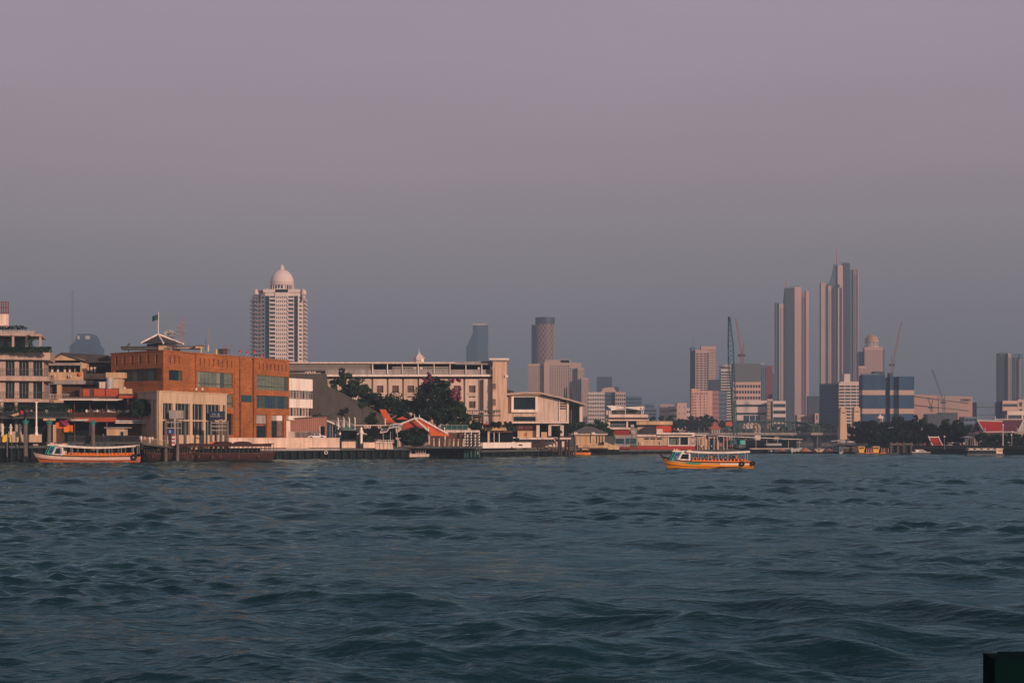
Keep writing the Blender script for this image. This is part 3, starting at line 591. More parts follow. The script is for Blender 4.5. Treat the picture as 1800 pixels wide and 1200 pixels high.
for i in range(26): f = i/25; b.tube(W(250+50*f, 768+7*f, 294+1.5*f), W(250+50*f, 778+7*f, 294+1.5*f), .03, n=4)
t.part('railing', b, beige)
for i in range(5): t.part('slat_screen', MB().pb(277, 764.5+3*i, 290, 766.2+3*i, 298, .1), offwh)
t.part('hull', MB().pb(252, 786, 330, 808, 298, 3), shade)
b = MB()
solo('striped_post', MB().pb(302, 764, 307, 783, 294.5, .4), mat('striped_paint', (.55, .5, .46), kind='hline', ks=(.75, .45), rgb2=(.35, .03, .04)), 'short red and white striped post amid the left mooring frame', 'post')
# ------------------------------------------------------------------ white annex, louvre wall, long hotel
def pbs(t, lst, d):
    for nm, m, a, e, c, g, o, th in lst: t.part(nm, MB().pb(a, e, c, g, d+o, th), m)
def annex():
    A = Fr(507, 345, 549.5, 353); t = T('annex', 'white annex with two glazed balconies between brick block and louvred wall', 'building', A.P(3, -4, 2.4)); s = A.s
    b = MB(); A.box(b, .3, A.len-.3, -9, -.9, 2.4, A.z(665.5, 520)); t.part('core', b, offwh)
    for e, g in ((665, 686), (701, 716.5), (731, 738)): b = MB(); A.box(b, 0, A.len, -8, 0, A.z(g, 520), A.z(e, 520)); t.part('parapet', b, white)
    n = 8
    for e, g, k in ((686, 701, 0), (716.5, 731, 1)):
        for i in range(n):
            a = A.len*i/n; b = MB(); A.box(b, a+.1, a+A.len/n-.1, -.88, -.7, A.z(g, 520), A.z(e, 520)); t.part('window', b, (glassg, curtain, glass)[(i+k) % 3])
            b = MB(); A.box(b, a-.07, a+.07, -.7, -.4, A.z(g, 520), A.z(e, 520)); t.part('mullion', b, offwh)
    rail(A, t, 508, 549, 689, 701, -.05, m=steel, n=12)
annex()
slat = mat('louvre_slat', (.105, .095, .08), var=.22, scale=.3)
def louvre():
    d = 368; t = T('louvred_wall', 'big dark slatted stair wall sloping down to the right behind the trees', 'louvred wall', (X(590, d), d, 2.4))
    pts = [(506, 655), (573, 658), (575, 680), (598, 691), (640, 713), (672, 731), (691, 742), (691, 770), (506, 770)]
    t.part('backing', MB().pp([(p[0], p[1]) for p in pts], d+.3, 2), dgrey)
    def xr(y):
        if y < 681: return 574
        for (a, e), (c, g) in zip(pts[2:], pts[3:]):
            if e <= y <= g: return a+(c-a)*(y-e)/(g-e)
        return 691
    y = 656.5; b = MB()
    while y < 768:
        b.pb(507, y, xr(y)-.3, y+1.7, d, .28); y += 3.35
    t.part('slats', b, slat, stuff=True)
    b = MB()
    for (a, e), (c, g) in zip(pts[2:6], pts[3:7]): b.prism([W(a, e, d), W(c, g, d), W(c, g-1.6, d), W(a, e-1.6, d)], (0, 2.3, 0))
    t.part('edge_beam', b, slat)
louvre()
clad = mat('horizontal_cladding', (.20, .18, .165), var=.12, kind='hline', ks=(.8, .25), rgb2=(.11, .10, .095))
def longhotel():
    d = 398; t = T('long_hotel', 'long cream hotel with open top terrace, framed bays and a slim end tower', 'hotel', (X(700, d), d+8, 2.4)); fr = Fr(505, d, 900, d); s = fr.s
    z = lambda y: Z(y, d)
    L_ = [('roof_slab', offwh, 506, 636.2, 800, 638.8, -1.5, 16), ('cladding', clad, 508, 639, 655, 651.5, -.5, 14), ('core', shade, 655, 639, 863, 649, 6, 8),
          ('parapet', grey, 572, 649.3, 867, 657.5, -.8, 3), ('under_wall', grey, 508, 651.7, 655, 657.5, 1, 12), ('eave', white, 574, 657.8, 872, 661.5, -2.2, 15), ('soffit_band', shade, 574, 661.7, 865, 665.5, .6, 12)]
    pbs(t, L_, d)
    b = MB(); b.prism([W(800, 636.2, d-1.5), W(870, 634, d-1.5), W(872, 637, d-1.5), (X(862, d), d-1.5, Z(641.5, d)), W(800, 640.2, d-1.5)], (0, 14, 0)); t.part('roof_wing', b, grey)
    for p in (655, 681, 707, 735, 763, 791, 819, 847, 862): t.part('column', MB().pb(p-.7, 639, p+.7, 657, d-1.2, .25), white)
    rail(fr, t, 690, 790, 645, 649, .9, m=white, n=30)
    for p in (727, 738, 840): t.part('terrace_table', MB().pb(p, 645.2, p+5, 649, d-.6, .8), white)
    bays = [(575, 598), (604, 628), (632, 652), (656, 679), (683, 706), (710, 733), (737, 760), (764, 787), (791, 814), (818, 841)]
    b = MB(); wcols = [(s(a+6), s(c-5)) for a, c in bays]; rows = [(z(745), z(734)), (z(717), z(705)), (z(690), z(677.5))]
    for (a, c), w_ in zip(bays, wcols): grid(fr, b, s(a), s(c), 2.4, z(665.8), [w_], rows, -.6, 0)
    fr.box(b, s(842.5), s(868), -.6, .05, 2.4, z(665)); fr.box(b, s(508), s(868), -14, -.65, 2.4, z(665.8)); t.part('wall', b, cream)
    for w_ in wcols:
        for r in rows:
            m_ = MB(); fr.box(m_, w_[0], w_[1], -.62, -.42, r[0], r[1]); q = t.part('window', m_, curtain); m_ = MB()
            for k in (1, 2, 3): x = w_[0]+(w_[1]-w_[0])*k/4; fr.box(m_, x-.06, x+.06, -.42, -.34, *r)
            t.part('mullions', m_, wood, parent=q)
        m_ = MB(); fr.box(m_, w_[0]-.2, w_[1]+.2, .0, .35, z(692.5), z(691)); t.part('sill', m_, offwh)
        m_ = MB(); fr.box(m_, w_[0], w_[1], -.55, .03, z(698), z(696)); t.part('vent_band', m_, shade)
    # end tower and its side wing
    E_ = Fr(845, 397, 891, 392); b = MB()
    b.box(X(866, 395), X(891, 395), 395, 404, 2.4, Z(633, 395)); t.part('stair_tower', b, mat('warm_tower_wall', (.60, .42, .31), var=.1, scale=.2, streak=5))
    b = MB(); b.box(X(860.5, 394), X(895, 394), 393.6, 405, Z(633, 395), Z(630, 395)); b.box(X(863, 394.4), X(893, 394.4), 394.4, 404.5, Z(634.6, 395), Z(633, 395)-.01); t.part('tower_cap', b, white)
    t.part('side_wing', MB().pb(850, 665.8, 865.8, 745, 396.6, 3), cream)
    for e, g in ((674, 684), (701, 712)): t.part('window', MB().pb(866.2, e, 871.5, g, 394.85, .12), curtain); t.part('sill', MB().pb(865.7, g, 872.5, g+1.3, 394.6, .35), offwh)
    for e, g in ((659, 663), ): t.part('tower_bracket', MB().pb(888, e, 893, g, 394.6, 5), white)
longhotel()
t = T('cupola', 'small white hexagonal cupola with pointed roof on the long hotel', 'cupola', (X(736.5, 404), 404, Z(636.2, 404))); x = X(736.5, 404); z0 = Z(636.2, 404)
t.part('drum', MB().lathe((x, 404, z0), [(1.35, 0), (1.35, .95), (1.5, 1.0)], 6), white); t.part('roof', MB().lathe((x, 404, z0+1), [(1.75, 0), (1.6, .15), (.9, .8), (.25, 1.55), (.12, 1.75)], 6), offwh); t.part('finial', MB().lathe((x, 404, z0+2.7), [(.1, 0), (.16, .15), (.04, .5), (.03, 1.4)], 8), white)
for i in range(3): t.part('louvre', MB().pb(732+3.3*i, 631.5, 734+3.3*i, 635, 402.7, .1), grey)
mast('antenna_mast', 725, 621, 637, 404, .3, rustm, 'short faded red mast beside the white cupola', lat=True)
# ------------------------------------------------------------------ shed, pickup, glass house, garden canopies
t = T('shed', 'pinkish corrugated shed with a dark doorway behind the parked pickup', 'shed', (X(540, 347), 349, 2.4)); d = 347
corr = mat('pink_corrugated', (.34, .17, .13), var=.15, kind='vline', ks=(.5, .35), rgb2=(.24, .11, .085))
t.part('wall', MB().pp([(503, 737), (574, 731.5), (574, 769), (571, 769), (571, 749), (563, 749), (563, 757.5), (503, 757.5)], d, .4), corr)
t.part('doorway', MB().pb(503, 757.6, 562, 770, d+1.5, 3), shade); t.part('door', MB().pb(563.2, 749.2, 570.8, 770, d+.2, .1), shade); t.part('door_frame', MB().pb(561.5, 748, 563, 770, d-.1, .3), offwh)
b = MB(); b.prism([W(503, 735.3, d-.5), W(575, 729.8, d-.5), W(575, 731.3, d-.5), W(503, 736.8, d-.5)], (0, 7, 0)); t.part('roof', b, dgrey)
fr = Fr(505, d-.6, 561, d-.6); rail(fr, t, 505, 560, 758, 770, 0, m=offwh, n=26)
def pickup():
    d = 341; sc = d/F; zb = Z(771, d); x0 = X(541, d); t = T('pickup', 'white pickup truck parked behind the long river wall', 'pickup', (X(556, d), d+.9, zb)); P = lambda l: [(x0+a*sc, d, zb+e*sc) for a, e in l]
    for e in (0,):
        t.part('body', MB().prism(P([(0, 1.5), (.5, 4.6), (5, 5.6), (8.2, 9), (10.5, 9.3), (20.5, 9.3), (22, 6), (31, 5.6), (31.3, 1.5)]), (0, 1.8, 0)), mat('white_car_paint', (.75, .72, .7), rough=.3, spec=.5, var=.04))
        t.part('windscreen', MB().prism(P([(5.6, 5.9), (8.6, 8.7), (11.5, 8.7), (11.5, 5.9)]), (0, -.03, 0)), glass); t.part('side_window', MB().prism(P([(12.4, 5.9), (12.4, 8.7), (19.8, 8.7), (20.8, 6.1)]), (0, -.03, 0)), glass)
        for a in (6, 25): b = MB(); c = P([(a, 1.6)])[0]; b.torus((c[0], d-.02, c[2]), .26, .12); w_ = t.part('wheel', b, black)
        t.part('headlight', MB().prism(P([(.2, 3.4), (.3, 4.4), (2, 4.7), (2, 3.6)]), (0, -.03, 0)), steel)
pickup()
def glasshouse():
    d = 350; t = T('glass_pavilion', 'low pavilion with dark glazing, grey sloped roof and green glass awning', 'pavilion', (X(600, d), d+3, 2.4))
    t.part('glazing', MB().pp([(575.5, 742), (596, 751), (596, 770), (575.5, 770)], d+.3, 4), glassb)
    t.part('gable_beam', MB().pp([(574.5, 738), (598, 748), (598, 750), (574.5, 740.4)], d-.2, .5), white)
    b = MB(); b.add([W(576, 738.5, d), W(598, 748.5, d), W(626, 747.5, d), W(606, 737.5, d+4), W(576, 739.5, d), W(598, 749.5, d), W(626, 748.5, d), W(606, 738.5, d+4)], [(0, 1, 2, 3), (7, 6, 5, 4), (0, 4, 5, 1), (1, 5, 6, 2), (2, 6, 7, 3), (3, 7, 4, 0)]); t.part('roof', b, grey)
    b = MB(); b.add([W(598, 748.8, d), W(619, 748.5, d), W(624.5, 755, d-3), W(603, 755.3, d-3), W(598, 749.6, d), W(619, 749.3, d), W(624.5, 756, d-3), W(603, 756.3, d-3)], [(0, 1, 2, 3), (7, 6, 5, 4), (0, 4, 5, 1), (1, 5, 6, 2), (2, 6, 7, 3), (3, 7, 4, 0)]); t.part('awning', b, mat('green_awning', (.12, .2, .17), var=.1))
    for p in (579.5, 584, 589): t.part('mullion', MB().pb(p, 746, p+.8, 770, d+.1, .15), steel)
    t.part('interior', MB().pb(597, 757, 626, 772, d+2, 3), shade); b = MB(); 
    for p in (597.5,): t.part('column', MB().pb(p-1, 749, p+1.6, 769, d-.5, .4), offwh)
    for p in (594.5, 604.5, 614, 624): b = MB(); b.tube(W(p, 755, d-1), W(p, 734.5, d-1), .14, n=8); b.tube(W(p, 734.5, d-1), W(p-1.6, 733.5, d-1), .12, n=6); t.part('vent_pipe', b, white)
glasshouse()
t = T('statue', 'pale hooded garden sculpture with spread wings beside the garden', 'statue', (X(634, 343), 343, 2.4)); d = 343; x = X(635, d)
t.part('figure', MB().lathe((x, d, Z(783, d)), [(.42, 0), (.34, .6), (.3, 2.2), (.36, 3.0), (.6, 3.35), (.3, 3.7), (.34, 4.0), (.22, 4.35), (.04, 4.5)], 12), white, smooth=True)
b = MB(); b.prism([W(627, 762.8, d), W(634, 758.5, d), W(645, 762.6, d), W(645, 763.4, d), (X(635, d), d, Z(761.5, d)), W(627, 763.4, d)], (0, .5, 0)); t.part('wing', b, white)
t = T('garden_beam', 'long thin white overhead beam with round lanterns behind the garden statue', 'pergola', (X(660, 347), 347, 2.4)); t.part('beam', MB().pb(626, 746.5, 697, 748, 347, .3), offwh)
for p in (628, 664, 690): t.part('post', MB().pb(p, 748.1, p+.9, 782, 347.05, .2), dsteel)
for p in (643, 649, 667): c = W(p, 750, 347); b = MB(); b.torus((c.x, c.y, c.z), .32, .12, n=10); t.part('ring_ornament', b, offwh)
t.part('finial_post', MB().pb(676.5, 735.5, 678, 746.4, 347.1, .2), white)
def wavy():
    t = T('canopy', 'white framed wavy glass canopy on thin posts over the landing', 'canopy', (X(685, 342), 344, 2.4)); d = 342
    prof = [(668, 760.5), (680, 758.5), (684, 752.5), (690, 751), (700, 750.5), (705, 753)]
    for o, (k, nm) in enumerate(((0, 'glass_roof'), (1, 'edge_frame'))):
        b = MB()
        for (a, e), (c, g) in zip(prof, prof[1:]):
            if nm == 'glass_roof': b.prism([W(a, e+.5, d), W(c, g+.5, d), W(c, g+1, d), W(a, e+1, d)], (0, 3.4, .9))
            else:
                for q in (0, 3.4): b.tube(W(a, e, d)+Vector((0, q, q*.265)), W(c, g, d)+Vector((0, q, q*.265)), .1, n=6)
                b.tube(W(a, e, d), W(a, e, d)+Vector((0, 3.4, .9)), .07, n=4)
        t.part(nm, b, mat('pale_canopy_glass', (.2, .2, .2), rough=.3) if k == 0 else white)
    for p in (673.5, 686.3, 698.5): b = MB(); b.tube(W(p, 787, d+1), W(p, 758 if p < 690 else 752, d+1), .08); t.part('post', b, steel)
wavy()
fr = Fr(661, 342.5, 691, 345.5); t = T('landing_rail', 'white two bar railing on the landing wall under the wavy canopy', 'railing', fr.P(2, 0, 4)); rail(fr, t, 662, 691, 773, 778, .3, m=white, n=6)
def pontoon():
    d = 352; t = T('pontoon', 'floating pale pontoon with white railings in front of the dark bush', 'pontoon', (X(725, d), d+1, 0)); t.part('hull', MB().prism([W(694, 800, d), W(700, 797, d), W(754, 797.5, d), W(753, 802.5, d), W(697, 803.5, d)], (0, 3, 0)), offwh)
    fr = Fr(698, d, 754, d); rail(fr, t, 731, 748, 790.5, 797, -.1, m=white, n=4); rail(fr, t, 700, 722, 784.5, 797, -.3, m=white, n=5)
    b = MB(); b.prism([W(700, 785, d+2.5), W(722, 793, d+2.5), W(722, 795, d+2.5), W(700, 787, d+2.5)], (0, .9, 0)); t.part('ramp', b, steel)
    for p in (691, 697): b = MB(); b.tube((X(p, d), d+.5, -1), (X(p, d), d+.5, Z(772, d)), .42, n=10); t.part('pile', b, dgrey)
pontoon()
# ------------------------------------------------------------------ orange roofs and the tented pavilion
def quadslab(b, p, th=.15): q = [Vector(v) for v in p]; return b.add([v for v in q]+[v-Vector((0, 0, th)) for v in q], [(0, 1, 2, 3), (7, 6, 5, 4), (0, 4, 5, 1), (1, 5, 6, 2), (2, 6, 7, 3), (3, 7, 4, 0)])
t = T('tiered_roof_pavilion', 'small pavilion with steep two tier orange tiled roof under the trees', 'pavilion', (X(680, 362), 363, 2.4)); d = 362
b = MB(); quadslab(b, [W(667, 719, d+3), W(678, 719.5, d+3), W(689, 737.5, d), W(676, 738, d)]); quadslab(b, [W(675, 738, d+1), W(690, 737, d+1), W(697, 744, d-1.5), W(676, 744.5, d-1.5)]); t.part('roof', b, orng); t.part('wall', MB().pb(678, 744.8, 694, 772, d, 3), shade)
t = T('parasol', 'orange square parasol standing behind the left eave of the tented pavilion', 'parasol', (X(706, 356), 356, 2.4)); c = W(707, 731.5, 356); q = [(c.x-1.5, 354.6), (c.x+1.5, 354.6), (c.x+1.5, 357.4), (c.x-1.5, 357.4)]; zc = Z(737, 356)
b = MB(); b.add([(a, e, zc) for a, e in q]+[c], [(0, 1, 4), (1, 2, 4), (2, 3, 4), (3, 0, 4), (3, 2, 1, 0)]); t.part('canopy', b, mat('orange_canvas', (.6, .09, .03), var=.1)); b = MB(); b.tube((c.x, 356, 2.4), c, .05); t.part('pole', b, wood)
def tent():
    d = 350; t = T('tented_pavilion', 'orange tiled pavilion with thick white roof edges and pale columns', 'pavilion', (X(745, d), d+4, 2.4))
    b = MB(); quadslab(b, [W(730, 736, d+2), W(738, 735.5, d+9), W(788, 762.5, d+2), W(755, 757, d)], .2); quadslab(b, [W(730, 736, d+2), W(731, 736, d+9), W(699, 748, d+8), W(697, 748, d+2)], .2); t.part('roof', b, orng)
    t.part('gable', MB().pp([(700, 748), (729, 737), (754, 757), (752, 762), (704, 752)], d+1.2, .3), mat('red_gable', (.36, .06, .035), var=.2))
    b = MB(); quadslab(b, [W(753, 756.8, d+.2), W(786, 762.8, d+.4), W(790, 764.8, d-1.6), W(757, 764.2, d-1.8)], .15); t.part('eave_canopy', b, mat('bright_orange_canvas', (.72, .14, .02), var=.08))
    for p in (((696, 748.4), (729, 735)), ((729, 735), (738, 734.8)), ((738, 734.8), (788, 763)), ((729, 735.5), (753.5, 757.5))):
        b = MB(); a, c = p; o = d-.6 if p[0] != (738, 734.8) else d+1.4; b.tube(W(*a, o), W(*c, o), .24, n=6); t.part('ridge_board', b, white)
    for p in (728.8, 737, 753, 781.5): b = MB(); b.tube(W(p, 736 if p < 740 else 758, d-.8), W(p, 729 if p < 740 else 750.5, d-.8), .13, .1, n=6); t.part('roof_finial', b, white)
    t.part('back_wall', MB().pb(756, 760.5, 842, 787, d+9, .4), wood)
    t.part('floor', MB().pb(700, 784.5, 846, 787.5, d-.5, 12), dgrey)
    fr = Fr(755, d, 818, d); rail(fr, t, 757, 815, 772, 784.5, -.2, m=wood, n=14)
    for i, p in enumerate((762, 772, 781.5, 789.5, 797, 805, 814)): b = MB(); b.tube(W(p, 784.5, d+1), W(p+(.8 if i > 1 else 0), 764 if i < 3 else 771, d+1), .24, .2, n=8); t.part('column', b, offwh)
tent()
t = T('river_deck', 'long beige deck slab with green glass balustrade above the striped poles', 'deck', (X(815, 362), 364, 2.4)); d = 362
t.part('slab', MB().pb(784, 755.8, 842, 759.5, d, 7), offwh); t.part('glass_balustrade', MB().pb(775, 747, 822, 755.6, d+.3, .1), mat('green_balustrade', (.02, .09, .085), rough=.2, spec=.5)); rail(Fr(775, d, 822, d), t, 775, 822, 746.5, 755.6, -.1, m=steel, n=5)
for p in (792, 806, 822, 838): t.part('column', MB().pb(p, 759.7, p+1.5, 786, d+2, .3), wood)
def spole():
    gm_ = mat('pole_green', (.02, .11, .09), var=.1); d = 357
    proto = None
    info = [(817, 'leftmost green and white spiral mooring pole by the orange pavilion'), (821.5, 'second green and white spiral mooring pole from the left'), (828, 'tall green and white spiral mooring pole with curled top in the middle'), (835, 'fourth green and white spiral mooring pole from the left'), (842, 'rightmost green and white spiral mooring pole beside the low white wall')]
    for i, (px, lab) in enumerate(info):
        x = X(px, d); top = Z(760 if i in (0, 2, 4) else 766, d); t = T('mooring_pole', lab, 'mooring pole', (x, d+.6*(i % 2), 0), 'green and white spiral mooring poles')
        t.part('pole', MB().tube((x, d+.6*(i % 2), -1), (x, d+.6*(i % 2), top), .2, n=10), gm_); b = MB(); n = int((top-2.4)/.062); y = d+.6*(i % 2)
        for k in range(n):
            a0, a1 = k*.55, (k+1)*.55; z0 = 2.4+k*.062; z1 = z0+.062
            P_ = lambda a, z, r: (x+r*math.cos(a), y+r*math.sin(a), z)
            b.add([P_(a0, z0, .22), P_(a1, z1, .22), P_(a1, z1+.34, .22), P_(a0, z0+.34, .22)], [(0, 1, 2, 3)])
        t.part('spiral_stripe', b, white); t.part('cap', MB().lathe((x, y, top), [(.24, 0), (.3, .1), (.2, .25), (.05, .42)], 10), white)
spole()
# ------------------------------------------------------------------ hotel terrace with pergola
def terrace():
    d = 374; t = T('terrace_pavilion', 'raised dining terrace with dark slatted pergola at the foot of the end tower', 'terrace', (X(850, d), d+3, 2.4))
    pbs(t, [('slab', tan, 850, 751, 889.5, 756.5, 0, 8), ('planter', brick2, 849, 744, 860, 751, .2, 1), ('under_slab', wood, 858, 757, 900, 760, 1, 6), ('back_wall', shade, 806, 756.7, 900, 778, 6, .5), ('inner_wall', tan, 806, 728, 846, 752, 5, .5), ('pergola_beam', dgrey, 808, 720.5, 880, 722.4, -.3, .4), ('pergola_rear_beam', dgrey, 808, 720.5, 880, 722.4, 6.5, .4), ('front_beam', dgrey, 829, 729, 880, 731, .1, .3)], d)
    for i in range(18): t.part('pergola_slat', MB().pb(808+4*i, 722.5, 809.7+4*i, 724.5, d-1, 8.4), offwh if i < 11 else dgrey)
    for p in (812, 829, 857.5, 867, 877): t.part('post', MB().pb(p, 722.5, p+1.7, 751, d+.4, .3), grey)
    for p in (858, 868, 877): t.part('lower_post', MB().pb(p, 760.2, p+1.1, 778, d-.5, .2), white)
    t.part('side_column', MB().pb(857, 757, 861, 778, d+.6, .6), tan)
    rail(Fr(850, d, 889, d), t, 850, 889, 746, 751, 0, m=dwood, n=30)
terrace()
# ------------------------------------------------------------------ curved roof building
def curved():
    d = 402; t = T('curved_roof_building', 'pale building with sweeping curved roof, framed dark screen window and louvres', 'building', (X(940, d), d+6, 2.4))
    fr = Fr(886, d, 1000, d+2); s = fr.s
    top = lambda p: 693.5+(0 if p < 950 else (p-950)*.21+((p-950)/75)**2*2.2)
    b = MB(); P_ = [(886, 743.5), (1000, 743.5)]+[(p, top(p)+1.2) for p in range(1000, 885, -6)]; b.pp(P_, d, 12); t.part('wall', b, cream)
    b = MB(); cu = [(884, 692), (900, 690.2), (925, 688.5), (950, 689), (962, 692), (985, 697), (1005, 702), (1030, 709.5)]
    for (a, e), (c, g) in zip(cu, cu[1:]): b.prism([W(a, e, d-2), W(c, g, d-2), W(c, g+2.6, d-2), W(a, e+3.2, d-2)], (0, 16, 0))
    t.part('roof', b, mat('roof_edge', (.42, .33, .27), var=.1))
    t.part('roof_edge_line', MB().pb(886, 692.6, 950, 694, d-2.3, .4), tan); t.part('clerestory', MB().pb(905, 692.9+1.5, 941, 696, d-.15, .1), shade)
    b = MB()
    for a, e, c, g in ((899, 696.2, 903, 724.5), (941, 696.2, 945.5, 724.5), (903, 696.2, 941, 697.6), (903, 719.5, 941, 724.5)): b.pb(a, e, c, g, d-1.1, 1.1)
    w_ = t.part('window_frame', b, white); t.part('screen_glass', MB().pb(903, 697.6, 941, 719.5, d-.5, .3), glass, parent=w_)
    t.part('window', MB().pb(903, 732, 941.5, 740, d-.12, .3), glass); t.part('sill_band', MB().pb(900, 740.5, 1000, 743.8, d-.5, .5), offwh)
    for i in range(4): t.part('louvre_slot', MB().pb(984, 704.4+4.1*i, 995, 706.6+4.1*i, d-.1, .2), shade)
    for p in (988, 996.8): t.part('pilaster', MB().pb(p if p > 990 else 982.5, 702, p+1.2 if p > 990 else 983.6, 743, d-.25, .3), white)
    t.part('glass_bay', MB().pp([(1001.5, 707), (1018.5, 710), (1018.5, 743), (1001.5, 743)], d+3, 8), glass)
    for p in (1004, 1008, 1012, 1016): t.part('glazing_bar', MB().pb(p, 709, p+.5, 743, d+2.8, .2), steel)
    t.part('end_pillar', MB().pp([(1018.8, 709), (1024, 710.5), (1024, 741), (1018.8, 741)], d+.5, 8), offwh)
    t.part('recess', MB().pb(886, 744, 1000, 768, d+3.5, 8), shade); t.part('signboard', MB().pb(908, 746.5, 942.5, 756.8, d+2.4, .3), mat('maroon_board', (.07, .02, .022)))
    b = MB(); strokes(b, d+2.3, 912, 936, 748.5, 752.5, 77); t.part('sign_lettering', b, mat('rust_letters', (.3, .12, .09)))
    for a, e, c, g in ((942.8, 747, 948.5, 768), (964, 747.5, 969, 766), (985, 747, 991, 766), (965, 744.5, 988, 748)): t.part('column', MB().pb(a, e, c, g, d+1, 1), offwh)
    t.part('lower_wall', MB().pb(910, 757, 942.6, 768.5, d+2.2, 1), tan); t.part('booth', MB().pb(951.5, 759, 961.5, 768.5, d+.5, 1), tan)
    t.part('ground_terrace', MB().pb(886, 768.7, 1004, 772, d-3, 16), offwh)
    t.part('roof_vent', MB().lathe((X(893, d), d+6, Z(692, d)), [(.5, 0), (1.7, .5), (1.9, .75), (1.3, 1.1), (.3, 1.35)], 14), dgrey)
curved()
for i, p in enumerate((992.5, 996, 1003, 1006)): mast('roof_pipe', p, 682-(i % 2)*2, 702, 414, .28, dgrey, ['leftmost dark vent pipe behind the curved roof', 'tall dark vent pipe, second from the left behind the curved roof', 'third dark vent pipe behind the curved roof', 'rightmost dark vent pipe behind the curved roof'][i], cat='vent pipe', group='vent pipes behind the curved roof')
t = T('flag', 'small red flag on a dark pole before the low white wall', 'flag', (X(925, 392), 392, 3)); b = MB(); b.tube(W(925.5, 788, 392), W(925.5, 758, 392), .06); t.part('pole', b, dsteel); t.part('cloth', MB().pp([(920, 765), (925.3, 759), (925.3, 764.5), (921, 765.8)], 392, .05), mat('red_cloth', (.45, .04, .03)))
b = MB(); b.pb(911.5, 780.5, 918.5, 783.5, 377, .06); solo('wall_plaque', b, wood, 'small brown plaque on the long low white wall', 'plaque')
wo = 0
# windows in the white wall, arch gangway, dark mooring piles
t = T('window_row', 'row of seven small dark and maroon openings in the white landing wall', 'window row', (X(970, 403), 403, 3))
for i, p in enumerate((952, 958, 964, 970, 976, 982, 988)): t.part('pane', MB().pb(p, 771, p+4, 775.6, 400.3, .2), mroon if i == 0 else glass)
t = T('gangway', 'arched truss gangway sloping down to the dark mooring piles', 'gangway', (X(950, 398), 398, 1)); b = MB()
for q in (0, 1.6):
    pr = [(929, 775), (945, 778), (962, 783), (978, 789)]
    for (a, e), (c, g) in zip(pr, pr[1:]): b.tube(W(a, e, 394+q), W(c, g, 394+q), .09); b.tube(W(a, e+6.5, 394+q), W(c, g+5, 394+q), .11); b.tube(W(a, e, 394+q), W(c, g+5, 394+q), .05); b.tube(W(a, e+6.5, 394+q), W(c, g, 394+q), .05); b.tube(W(a, e, 394+q), W(a, e+6.5, 394+q), .05)
t.part('truss', b, wood); b = MB()
for (a, e), (c, g) in zip(pr, pr[1:]): b.prism([W(a, e+6.5, 394.1), W(c, g+5, 394.1), W(c, g+5.8, 394.1), W(a, e+7.3, 394.1)], (0, 1.4, 0))
t.part('walkway', b, grey)
for i, (px, tp) in enumerate(((982, 768), (985.8, 766), (994.5, 767), (1000, 766), (1011, 767))):
    d = 398+i*1.5; x = X(px, d); b = MB(); b.tube((x, d, -1), (x, d, Z(tp, d)), .33, n=10); solo('mooring_pile', b, dwood if i < 4 else pile, ['leftmost dark mooring pile at the foot of the arched gangway', 'second dark mooring pile from the gangway', 'third dark mooring pile, in front of the white wall', 'fourth dark mooring pile, close beside the third', 'lone mooring pile nearest the hip roofed pavilion'][i], 'mooring pile', 'dark mooring piles by the gangway')
# ------------------------------------------------------------------ hip roofed pavilion
def hipp():
    d = 424; t = T('hip_roof_pavilion', 'beige riverside pavilion under a grey hipped roof', 'pavilion', (X(1035, d), d+6, 2.4))
    pbs(t, [('wall', tan, 1010, 764, 1063, 782, 0, 9), ('fascia', offwh, 1005, 761, 1068, 764, -1.2, 11.5)], d)
    b = MB(); b.hip(X(1003, d-1.5), X(1070, d-1.5), d-1.6, d+11, Z(761.2, d), Z(746.5, d)-.4, 4.6); t.part('roof', b, mat('grey_tile', (.13, .12, .12), var=.15, kind='hline', ks=(.4, .2), rgb2=(.09, .085, .085)))
    for p in (1009, 1040): t.part('gable_block', MB().pb(p, 759.5, p+6, 763.8, d-1.6, .5), white)
    for p in (1037, 1048, 1053, 1058): t.part('slot_window', MB().pb(p, 765.5, p+1.5, 779, d-.08, .1), glass)
    t.part('base', MB().pp([(1016, 782.2), (1062, 782.2), (1062, 776), (1076, 781), (1089, 783), (1089, 787), (1016, 787)], d-2, 9), tan)
hipp()
board('sign_board', 1062, 766.5, 1082, 778, 428, dsteel, 'blank dark board on posts between the hip roof pavilion and white house', posts=(1066, 1078), pb_=784)
